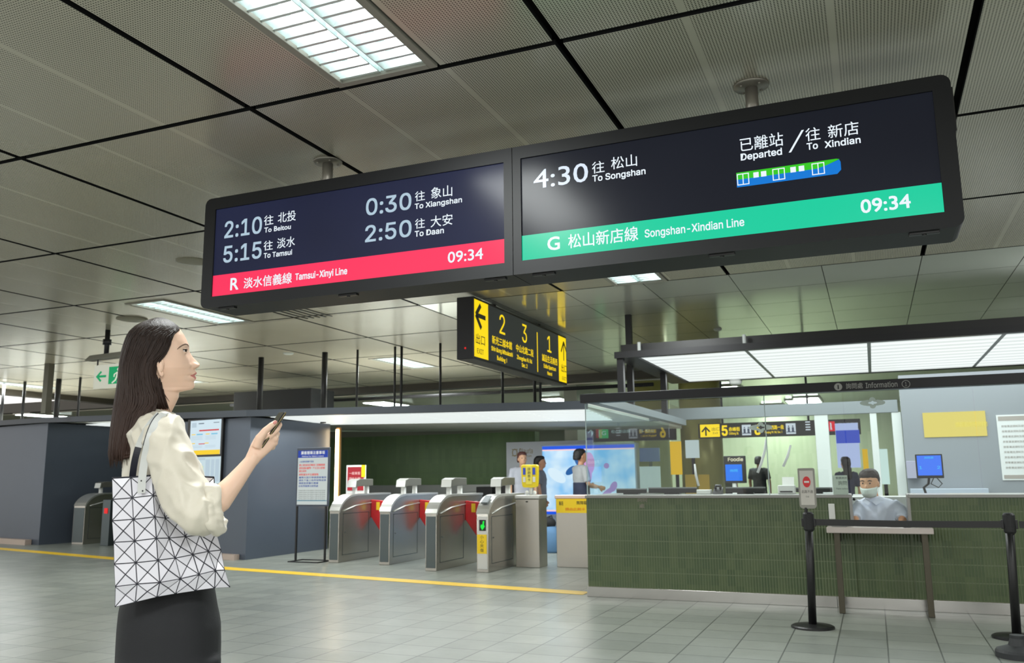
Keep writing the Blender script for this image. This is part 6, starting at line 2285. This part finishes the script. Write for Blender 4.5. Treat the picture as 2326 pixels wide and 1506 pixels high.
# ------------------------------------------------------------------ the shoulder bag
Zb = lambda x, y: (180 + x / 2.977, 1000 + y / 2.977)
NODES = [[(222, 258), (350, 252), (495, 240), (556, 256), (655, 252), (780, 246), (912, 252)],
         [(226, 400), (360, 390), (502, 373), (563, 385), (662, 380), (785, 374), (916, 380)],
         [(222, 545), (368, 535), (512, 518), (580, 527), (690, 518), (798, 510), (920, 500)],
         [(232, 690), (375, 682), (522, 663), (607, 662), (718, 652), (815, 640), (926, 622)],
         [(235, 838), (383, 828), (533, 812), (648, 797), (768, 773), (873, 752), (960, 742)],
         [(243, 990), (392, 972), (545, 962), (684, 937), (810, 908), (921, 881), (985, 878)],
         [(240, 1130), (380, 1095), (525, 1060), (650, 1038), (785, 1018), (915, 1000), (1022, 995)]]
COLD = [-0.185, -0.205, -0.222, -0.205, -0.196, -0.188, -0.176]
ROWD = [0.012, 0.004, 0.0, 0.0, -0.002, -0.006, 0.006]
G = [[P(*Zb(x, y), COLD[c] + ROWD[r]) for c, (x, y) in enumerate(row)] for r, row in enumerate(NODES)]
bc = G[6][3]
bag = thing('shoulder_bag', G[3][3], 'white geometric triangle-tiled tote bag with black seams hanging from the woman\'s shoulder', 'bag')
M_bagf = mat('dark_navy_mesh_fabric', (26, 27, 40), 0.55)
M_tilew = mat('pale_lilac_white_tile', (222, 220, 228), 0.28, coat=0.25)
tiles, backing = MB(), MB()
cen = {}
rnd = random.Random(5)
for r in range(6):
    for c in range(6):
        m4 = (G[r][c] + G[r][c + 1] + G[r + 1][c] + G[r + 1][c + 1]) / 4
        m4 = m4 + AZ * (0.004 * (1 if (r + c) % 2 else -1) + rnd.uniform(-0.002, 0.002))
        quad = [G[r][c], G[r][c + 1], G[r + 1][c + 1], G[r + 1][c]]
        for k in range(4):
            tri = [quad[k], quad[(k + 1) % 4], m4]
            a_, b_2, c_2 = tri
            la, lb_, lc = (b_2 - c_2).length, (a_ - c_2).length, (a_ - b_2).length
            inc = (a_ * la + b_2 * lb_ + c_2 * lc) / (la + lb_ + lc)
            area = ((b_2 - a_).cross(c_2 - a_)).length / 2
            inr = 2 * area / (la + lb_ + lc)
            k_ = max(0.3, 1 - 0.00125 / inr)
            nrm = (b_2 - a_).cross(c_2 - a_).normalized()
            if nrm.dot(AZ) > 0:
                nrm = -nrm
            t0 = [inc + (p - inc) * k_ for p in tri]
            t1 = [p + nrm * 0.0016 for p in [inc + (p - inc) * (k_ - 0.02) for p in tri]]
            tiles.add(t0 + t1, [(3, 4, 5), (0, 1, 4, 3), (1, 2, 5, 4), (2, 0, 3, 5)])
            backing.add([p for p in tri], [(0, 1, 2)])
# back panel and edges of the bag
T_ = 0.035
Gb = [[G[r][c] + AZ * (T_ + 0.02 * math.sin(PI * c / 6)) for c in range(7)] for r in range(7)]
for c in range(7):
    Gb[6][c] = G[6][c] + AZ * 0.012
for r in range(6):
    for c in range(6):
        backing.quad([Gb[r][c], Gb[r + 1][c], Gb[r + 1][c + 1], Gb[r][c + 1]])
for c in range(6):
    backing.quad([G[6][c], G[6][c + 1], Gb[6][c + 1], Gb[6][c]])
for r in range(6):
    for c in (0, 6):
        backing.quad([G[r][c], G[r + 1][c], Gb[r + 1][c], Gb[r][c]])
backing.build('fabric_body', M_bagf, bag, clean=False)
tiles.build('tile_facets', M_tilew, bag, clean=False)
# dark hem along the top edge and corner
mb = MB()
for row in (G, Gb):
    mb.tube([row[0][c] + UP * 0.001 for c in range(7)], 0.0022, 6)
mb.tube([G[0][6], G[1][6]], 0.0016, 6)
mb.build('top_hem', M_bagf, bag, smooth=True)
for u, v in ((321, 1092), (324, 1115)):
    q = P(u, v, -0.2165)
    MB().ball(q, 0.0045, 12, 8).build('rivet', mat('gunmetal_rivet', (70, 68, 70), 0.25, 0.9), bag, smooth=True)


def strap(path, w, th, m, name):
    if len(path) > 3:          # a strap bends smoothly: resample and relax the path
        fine = []
        for a_, b_ in zip(path, path[1:]):
            fine += [a_.lerp(b_, q / 4) for q in range(4)]
        fine.append(path[-1])
        for _ in range(14):
            fine = [fine[0]] + [(fine[k - 1] + fine[k] * 2 + fine[k + 1]) / 4 for k in range(1, len(fine) - 1)] + [fine[-1]]
        path = fine
    rgs = []
    n = len(path)
    for k in range(n):
        p = path[k]
        t = (path[min(k + 1, n - 1)] - path[max(k - 1, 0)]).normalized()
        sd = t.cross(-AZ if abs(t.z) > 0.5 else UP).normalized()
        nn = sd.cross(t).normalized()
        rgs.append([p + sd * w + nn * th, p - sd * w + nn * th, p - sd * w - nn * th, p + sd * w - nn * th])
    MB().loft(rgs).build(name, m, bag)


M_strap = mat('pale_grey_strap', (206, 208, 206), 0.4)
from mathutils.bvhtree import BVHTree
_bv = BVHTree.FromPolygons([p for p in mbl_v], mbl_f)


def on_blouse(u, v, d, gap=0.006):
    """a strap point resting on the blouse where that lies in front of depth d"""
    r_ = ray(u, v).normalized()
    hit = _bv.ray_cast(CAM, r_)
    q = P(u, v, d)
    if hit[0] is not None and hit[3] < (q - CAM).length + 0.012:
        return CAM + r_ * (hit[3] - gap)
    return q


strap([P(321, 1120, -0.2185), P(322, 1085, -0.2185)] + [on_blouse(u, v, d) for u, v, d in ((327, 1052, -0.2195), (331, 1030, -0.214), (335, 1012, -0.21), (341, 990, -0.203), (348, 970, -0.19), (357, 953, -0.17), (367, 944, -0.15), (378, 939, -0.12))], 0.0098, 0.0016, M_strap, 'strap')
strap([on_blouse(u, v, d, 0.003) for u, v, d in ((334, 1014, -0.205), (340, 990, -0.198), (347, 970, -0.184), (356, 953, -0.160), (366, 944, -0.13))], 0.0112, 0.001, M_bagf, 'strap_lining')
strap([P(300, 1092, -0.16)] + [on_blouse(u, v, d) for u, v, d in ((303, 1060, -0.17), (308, 1036, -0.185), (314, 1016, -0.18))], 0.0085, 0.0016, M_bagf, 'strap_inner_face')
strap([on_blouse(u, v, d) for u, v, d in ((314, 1016, -0.18), (322, 995, -0.176), (336, 968, -0.150), (350, 952, -0.12), (362, 941, -0.10))], 0.0085, 0.0016, M_strap, 'strap')

# ------------------------------------------------------------------ other people: a simple posed figure
def figure(name_label, x, y, face, H, top, legs, hair_m, skin_rgb=(206, 160, 130), arms=None, ztop_off=0.0, hair_long=False, extra=None, group=None, build=1.0, stride=0.0):
    """standing person at x, y facing the direction face (radians, 0 = +x)"""
    F = Vector((math.cos(face), math.sin(face), 0))
    S = Vector((-F.y, F.x, 0))
    O = Vector((x, y, 0))
    k = H / 1.7

    def L(f, s, z):
        return O + F * (f * k) + S * (s * k) + UP * (z * k)

    r = thing('person', O, name_label, 'person', group)
    ms = skin_mat('skin_%d_%d' % (skin_rgb[0], skin_rgb[1]), skin_rgb)
    # body: head, neck, arms and hands as one skin
    b = MB()
    prof = [(1.47, 0.02, 0.03, 0.03), (1.475, 0.035, 0.045, 0.04), (1.50, 0.03, 0.07, 0.056), (1.54, 0.022, 0.085, 0.066), (1.585, 0.012, 0.095, 0.073), (1.63, 0.004, 0.095, 0.074), (1.665, 0.0, 0.082, 0.064), (1.69, 0.0, 0.05, 0.04), (1.70, 0.0, 0.01, 0.01)]
    b.loft([ring(L(f, 0, z), F, S, a * k, c * k, 16, 2.2) for z, f, a, c in prof])
    b.tube([L(-0.01, 0, 1.36), L(0.0, 0, 1.43), L(0.012, 0, 1.50)], [0.062 * k, 0.052 * k, 0.05 * k], 14)
    b.ball(L(0.106, 0, 1.565), (0.014 * k, 0.014 * k, 0.02 * k), 8, 6)
    for s in (-1, 1):
        b.ball(L(0.0, s * 0.074, 1.57), (0.018 * k, 0.01 * k, 0.03 * k), 8, 6)
    arms = arms or {-1: ((0.0, -0.235, 1.12), (0.05, -0.24, 0.86)), 1: ((0.0, 0.235, 1.12), (0.05, 0.24, 0.86))}
    for s, (e, w) in arms.items():
        sh, el, wr = L(-0.01, s * 0.185 * build, 1.375), L(*e), L(*w)
        b.tube([sh, sh.lerp(el, 0.5), el, el.lerp(wr, 0.4), wr], [0.044 * k, 0.043 * k, 0.037 * k, 0.036 * k, 0.024 * k], 12)
        hd = (wr - el).normalized()
        hs = hd.cross(S * s).normalized()
        palm = wr + hd * 0.05 * k
        b.loft([ring(wr + hd * (q * k), hs, S, a * k, 0.015 * k, 10) for q, a in ((-0.005, 0.024), (0.04, 0.04), (0.085, 0.036), (0.095, 0.02))])
        for j in range(4):
            base_ = wr + hd * (0.085 * k) + hs * ((j - 1.5) * 0.019 * k)
            ln = (0.07, 0.078, 0.072, 0.056)[j] * k
            b.tube([base_ - hd * 0.02 * k, base_ + hd * ln * 0.5, base_ + hd * ln * 0.85 - S * (s * 0.02 * k)], [0.0095 * k, 0.009 * k, 0.007 * k], 8)
        b.tube([wr + hd * 0.03 * k + hs * 0.03 * k, wr + hd * 0.06 * k + hs * 0.055 * k, wr + hd * 0.09 * k + hs * 0.058 * k], [0.012 * k, 0.0105 * k, 0.008 * k], 8)
    vs, ns, fs = remesh_data(b, 0.008, 3, 0.4)
    o = MB().add(vs, fs).build('body', ms, r, smooth=True)
    for s in (-1, 1):
        MB().ball(L(0.092, s * 0.032, 1.595), 0.010 * k, 8, 6).build('eye', M_black, o, smooth=True)
    MB().ball(L(0.096, 0, 1.518), (0.01 * k, 0.022 * k, 0.006 * k), 10, 6, M=Matrix.Rotation(face, 3, 'Z')).build('mouth', M_lip, o, smooth=True)
    # hair
    h = MB()
    hp = [(1.715, -0.005, 0.03, 0.025), (1.708, -0.006, 0.07, 0.058), (1.68, -0.01, 0.10, 0.08), (1.645, -0.02, 0.107, 0.086), (1.61, -0.035, 0.098, 0.086), (1.56, -0.06, 0.075, 0.082), (1.52, -0.075, 0.055, 0.07)]
    if hair_long:
        hp += [(1.44, -0.085, 0.05, 0.078), (1.36, -0.09, 0.045, 0.08), (1.28, -0.095, 0.03, 0.06)]
    h.loft([ring(L(f, 0, z), F, S, a * k, c * k, 18, 2.1) for z, f, a, c in hp])
    vs, ns, fs = remesh_data(h, 0.010, 2, 0.4)
    vs = [p + n * (0.004 * noise.noise(p * 40)) for p, n in zip(vs, ns)]
    MB().add(vs, fs).build('hair', hair_m, r, smooth=True)
    # shirt
    t = MB()
    t.loft([ring(L(f, 0, z), S, F, a * k * build, c * k * build, 22, 2.3) for z, f, a, c in ((0.90, 0, 0.168, 0.118), (1.0, 0.0, 0.160, 0.112), (1.12, 0.0, 0.162, 0.112), (1.25, 0.0, 0.182, 0.122), (1.34, -0.005, 0.192, 0.112), (1.40, -0.008, 0.15, 0.085), (1.435, -0.006, 0.075, 0.066))])
    for s, (e, w) in arms.items():
        sh, el = L(-0.01, s * 0.175 * build, 1.375), L(*e)
        t.tube([L(-0.01, s * 0.11, 1.38), sh, sh.lerp(el, 0.5), sh.lerp(el, 0.85)], [0.062 * k, 0.068 * k, 0.064 * k, 0.060 * k], 14)
    vs, ns, fs = remesh_data(t, 0.011, 4, 0.5)
    vs = [p + n * (0.006 * noise.noise(p * 14)) for p, n in zip(vs, ns)]
    MB().add(vs, fs).build('shirt', top, r, smooth=True)
    # trousers and shoes
    t = MB()
    t.loft([ring(L(0, 0, z), S, F, a * k * build, c * k * build, 20, 2.2) for z, a, c in ((0.80, 0.172, 0.122), (0.90, 0.166, 0.115), (0.97, 0.155, 0.108))])
    for s in (-1, 1):
        st = stride * s
        t.tube([L(0, s * 0.088, 0.86), L(st * 0.5, s * 0.09, 0.47), L(st, s * 0.092, 0.06)], [0.088 * k, 0.066 * k, 0.05 * k], 14)
    vs, ns, fs = remesh_data(t, 0.012, 3, 0.5)
    MB().add(vs, fs).build('trousers', legs, r, smooth=True)
    for s in (-1, 1):
        c_ = L(stride * s, s * 0.092, 0)
        MB().loft([ring(c_ + F * (q * k) + UP * (z * k), S, UP, a * k, z * k * 0.98, 12) for q, z, a in ((-0.09, 0.035, 0.03), (-0.03, 0.045, 0.042), (0.08, 0.035, 0.046), (0.15, 0.025, 0.035), (0.17, 0.02, 0.015))]).build('shoe', M_black, r, smooth=True)
    if extra:
        extra(r, L, F, S, k)
    return r


M_hairb = mat('black_hair', (26, 22, 21), 0.5, bump=0.4, bump_scale=90)
M_hairr = mat('reddish_brown_hair', (84, 44, 40), 0.5, bump=0.4, bump_scale=90)
M_navy_c = mat('navy_cloth', (34, 40, 62), 0.8)
M_grey_c = mat('grey_shirt_cloth', (156, 158, 160), 0.8)
M_dark_c = mat('charcoal_tshirt', (50, 52, 58), 0.8)
M_black_c = mat('black_cloth', (24, 25, 28), 0.8)


def apron(r, L, F, S, k):
    t = MB()
    t.loft([ring(L(0.005, 0, z), S, F, a * k, c * k, 22, 2.3) for z, a, c in ((0.62, 0.19, 0.14), (0.85, 0.186, 0.136), (1.0, 0.178, 0.130), (1.14, 0.176, 0.128))])
    t.build('apron', M_navy_c, r, smooth=True)


wx = atY(1320, 1100, 13.6)
figure('person in a grey shirt and navy apron walking right in front of the blue lightbox', wx.x, 13.6, 0.75, 1.64, M_grey_c, M_black_c, M_hairb, (196, 142, 110),
       {-1: ((0.02, -0.25, 1.11), (0.24, -0.2, 1.06)), 1: ((0.03, 0.24, 1.11), (0.24, 0.2, 1.08))}, extra=apron, stride=0.12)
p = atY(1187, 1100, 13.8)
figure('person with reddish brown hair in pale grey standing behind the yellow validator', p.x, 13.8, -0.9, 1.62, mat('pale_grey_cloth', (168, 170, 180), 0.8), M_black_c, M_hairr, group=None)
p = atY(1228, 1100, 14.5)
figure('person with black hair in dark grey, right of the yellow validator', p.x, 14.5, 0.2, 1.56, mat('mid_grey_cloth', (112, 114, 122), 0.8), M_black_c, M_hairb, (190, 140, 112), hair_long=True)
p = atY(1726, 1100, 20.5)
figure('person in a charcoal t-shirt seen from behind through the counter glass', p.x, 20.5, 1.4, 1.6, M_dark_c, M_black_c, M_hairb, (178, 130, 104))
p = atY(1424, 1100, 18.5)
figure('person in a beige top beyond the right end of the blue lightbox', p.x, 18.5, 2.8, 1.60, mat('beige_olive_cloth', (150, 146, 116), 0.8), M_black_c, M_hairb)
p = atY(1458, 1100, 19.0)
figure('small person in teal and cream far behind the counter monitors', p.x, 19.0, -2.2, 1.34, mat('dark_teal_cloth', (44, 66, 78), 0.8), mat('cream_cloth', (190, 186, 160), 0.8), M_hairb)
p = atY(1924, 1100, 15.2)
figure('dark haired person in a navy jacket seen between the booth posts', p.x, 15.2, 1.9, 1.46, M_navy_c, M_black_c, M_hairb, hair_long=True, build=0.85)
p = atY(1598, 1100, 19.5)
figure('person in dull green by the round olive column behind the counter glass', p.x + 0.5, 19.5, -1.2, 1.55, mat('dull_green_cloth', (90, 100, 84), 0.8), M_black_c, M_hairb)

# blue travel bag on the floor behind the gates
p = atY(1243, 1205, 13.2)
r = thing('travel_bag', (p.x, 13.2, 0), 'denim blue bag with a black top on the floor between post and barrier', 'bag')
MB().loft([ring(Vector((p.x, 13.2, z)), Vector((1, 0, 0)), Vector((0, 1, 0)), a, b, 20, 2.6) for z, a, b in ((0, 0.2, 0.12), (0.03, 0.23, 0.14), (0.3, 0.22, 0.13), (0.4, 0.16, 0.1), (0.42, 0.1, 0.06))]).build('bag_body', mat('denim_blue_fabric', (84, 120, 156), 0.8), r, smooth=True)
MB().ball((p.x + 0.02, 13.2, 0.46), (0.13, 0.1, 0.1), 16, 10).build('black_top', M_black_c, r, smooth=True)
MB().tube([(p.x - 0.1, 13.2, 0.4), (p.x - 0.08, 13.2, 0.52), (p.x + 0.08, 13.2, 0.58), (p.x + 0.12, 13.2, 0.45)], 0.012, 8).build('handle', M_black_c, r, smooth=True)

# ------------------------------------------------------------------ the clerk behind the counter window
KY = 9.02
kx = atY(1975, 1150, KY)
ck = thing('person', (kx.x, KY + 0.15, 0), 'clerk in a light blue shirt and white face mask behind the service window', 'person')
KP = (atY(1976, 1100, KY) - atY(1975, 1100, KY)).length
XA, YA = Vector((1, 0, 0)), Vector((0, 1, 0))
M_ckskin = skin_mat('tan_skin', (214, 164, 128))


def K(u, v, dy=0.0):
    return atY(u, v, KY) + YA * dy


FD = Vector((-0.28, -0.94, -0.2)).normalized()       # where he looks: down and a little to our left
FS = FD.cross(UP).normalized()
FU = FS.cross(FD).normalized()
hc = K(1975, 1098, 0.0)
b = MB()
for_rows = [(-0.118, 0.05, 0.02, 0.02), (-0.11, 0.048, 0.045, 0.035), (-0.085, 0.035, 0.07, 0.055), (-0.05, 0.02, 0.092, 0.07), (0.0, 0.006, 0.1, 0.078), (0.05, -0.004, 0.1, 0.08), (0.09, -0.008, 0.085, 0.068), (0.115, -0.008, 0.05, 0.042), (0.125, -0.008, 0.01, 0.01)]
b.loft([ring(hc + FU * z + FD * f, FD, FS, a, c, 20, 2.2) for z, f, a, c in for_rows])
b.ball(hc + FD * 0.108 - FU * 0.012, (0.014, 0.014, 0.022), 10, 8)
for s in (-1, 1):
    b.ball(hc + FS * (0.08 * s) - FU * 0.01 - FD * 0.005, (0.012, 0.02, 0.03), 10, 8)
b.tube([K(1985, 1150, 0.08), K(1982, 1132, 0.06), K(1978, 1112, 0.03)], [0.07, 0.058, 0.055], 14)
# forearms and hands resting on the desk
for u0, u1, s in ((1940, 1962, -1), (2052, 2030, 1)):
    a0, a1 = K(u0, 1172, 0.0), K(u0 + (u1 - u0) * 0.2, 1186, -0.13)
    b.tube([a0, a0.lerp(a1, 0.5), a1], [0.042, 0.038, 0.028], 12)
    hd = (K(u1, 1188, -0.22) - a1).normalized()
    hs = hd.cross(UP).normalized()
    b.loft([ring(a1 + hd * q, hs, UP, a, 0.015, 12) for q, a in ((-0.01, 0.026), (0.04, 0.042), (0.085, 0.038), (0.095, 0.02))])
    for j in range(4):
        base_ = a1 + hd * 0.08 + hs * ((j - 1.5) * 0.019)
        ln = (0.07, 0.078, 0.072, 0.056)[j]
        b.tube([base_ - hd * 0.02, base_ + hd * ln * 0.55 + UP * 0.008, base_ + hd * ln - UP * 0.006], [0.0095, 0.009, 0.007], 8)
    b.tube([a1 + hd * 0.03 + hs * (0.03 * s), a1 + hd * 0.06 + hs * (0.055 * s), a1 + hd * 0.09 + hs * (0.055 * s)], [0.012, 0.0105, 0.008], 8)
vs, ns, fs = remesh_data(b, 0.006, 3, 0.4)
ob = MB().add(vs, fs).build('body', M_ckskin, ck, smooth=True)
for s in (-1, 1):
    MB().ball(hc + FD * 0.094 + FS * (0.033 * s) + FU * 0.02, 0.0075, 10, 8).build('eye', M_black, ob, smooth=True)
    MB().tube([hc + FD * 0.096 + FS * (q * s) + FU * z for q, z in ((0.015, 0.042), (0.033, 0.048), (0.055, 0.042))], [0.003, 0.005, 0.003], 6).build('eyebrow', M_hairb, ob, smooth=True)
h = MB()
h.loft([ring(hc + FU * z + FD * f, FD, FS, a, c, 20, 2.2) for z, f, a, c in ((0.137, -0.01, 0.03, 0.03), (0.13, -0.01, 0.065, 0.055), (0.105, -0.012, 0.097, 0.08), (0.075, -0.016, 0.109, 0.088), (0.055, -0.03, 0.098, 0.089), (0.02, -0.055, 0.072, 0.084), (-0.05, -0.07, 0.05, 0.07))])
vs, ns, fs = remesh_data(h, 0.009, 2, 0.4)
vs = [p + n * (0.005 * noise.noise(p * 45)) for p, n in zip(vs, ns)]
MB().add(vs, fs).build('hair', mat('dark_brown_short_hair', (48, 38, 34), 0.6, bump=0.5, bump_scale=120), ck, smooth=True)
# mask: a curved panel over nose and chin, with ear loops
mb = MB()
rr = []
for j in range(7):
    z = -0.022 - 0.095 * j / 6
    row_ = []
    for i in range(13):
        a = math.radians(-78 + 156 * i / 12)
        rad_f = 0.108 + 0.020 * math.sin(PI * j / 6) * math.cos(a) + (0.012 * math.cos(a) ** 6 if j < 2 else 0)
        wd_ = 0.082 - 0.022 * (j / 6) ** 2
        row_.append(hc + FU * z + FD * (0.012 + rad_f * math.cos(a) ** 0.8 * (1.0 if j < 5 else 0.92)) + FS * (wd_ * math.sin(a)))
    rr.append(row_)
mb.loft(rr, cap=False, close=False)
om = mb.build('face_mask', mat('pale_mint_mask', (214, 226, 220), 0.7), ck, smooth=True)
sd = om.modifiers.new('t', 'SOLIDIFY')
sd.thickness = 0.003
for s in (-1, 1):
    MB().tube([hc + FS * (0.078 * s) + FD * 0.035 - FU * 0.03, hc + FS * (0.088 * s) - FU * 0.01 - FD * 0.015, hc + FS * (0.072 * s) + FD * 0.03 - FU * 0.09], 0.0015, 6).build('mask_loop', M_white, om, smooth=True)
# shirt
t = MB()
t.loft([ring(K(u, v, dy), XA, YA, hw * KP, hd, 30, 2.4) for v, u, hw, hd, dy in ((1128, 1985, 15, 0.066, 0.07), (1135, 1988, 34, 0.085, 0.08), (1143, 1992, 48, 0.105, 0.09), (1158, 1996, 53, 0.12, 0.09), (1180, 1997, 54, 0.13, 0.09), (1215, 1998, 54, 0.14, 0.1), (1260, 1998, 54, 0.15, 0.12))])
for pts, rr_ in ((((1958, 1146, 0.08), (1946, 1160, 0.04), (1942, 1172, -0.01), (1944, 1178, -0.06)), (0.06, 0.064, 0.06, 0.054)), (((2028, 1146, 0.08), (2044, 1162, 0.04), (2051, 1174, -0.01), (2048, 1180, -0.06)), (0.064, 0.068, 0.064, 0.056))):
    t.tube([K(*q) for q in pts], rr_, 16)
vs, ns, fs = remesh_data(t, 0.009, 5, 0.5)
vs = [p + n * (0.006 * (1 - 2.2 * abs(noise.noise(Vector((p.x * 12, p.y * 9, p.z * 6)))))) for p, n in zip(vs, ns)]
M_shirt = mat('light_blue_shirt', (224, 236, 252), 0.75)
osr = MB().add(vs, fs).build('shirt', M_shirt, ck, smooth=True)
MB().prism([K(1966, 1131, -0.035), K(1979, 1139, -0.05), K(1972, 1147, -0.055), K(1958, 1138, -0.03)], (0, 0.006, 0)).build('collar', M_shirt, osr)
MB().prism([K(1996, 1130, -0.035), K(1980, 1139, -0.05), K(1990, 1147, -0.055), K(2008, 1137, -0.03)], (0, 0.006, 0)).build('collar', M_shirt, osr)
MB().ball(K(1940, 1134, -0.005), (0.014, 0.012, 0.014), 10, 8).build('shoulder_badge', M_black, osr, smooth=True)
# lower body seated on a stool
MB().loft([ring(K(1998, 1260, 0.12), XA, YA, 0.19, 0.15, 20), ring(Vector((K(1998, 1260).x, KY + 0.15, 0.42)), XA, YA, 0.2, 0.2, 20)]).tube([(kx.x - 0.1, KY + 0.1, 0.46), (kx.x - 0.1, KY - 0.1, 0.46), (kx.x - 0.1, KY - 0.08, 0.05)], [0.09, 0.08, 0.055], 12).tube([(kx.x + 0.12, KY + 0.1, 0.46), (kx.x + 0.12, KY - 0.1, 0.46), (kx.x + 0.12, KY - 0.08, 0.05)], [0.09, 0.08, 0.055], 12).build('trousers', M_black_c, ck, smooth=True)
solo(MB().cyl((kx.x, KY + 0.2, 0.0), 0.2, 0.03, 20).cyl((kx.x, KY + 0.2, 0.03), 0.03, 0.26, 12).cyl((kx.x, KY + 0.2, 0.29), 0.2, 0.05, 24), 'stool', M_black, (kx.x, KY + 0.2, 0), 'black stool under the clerk, hidden by the counter', 'stool')
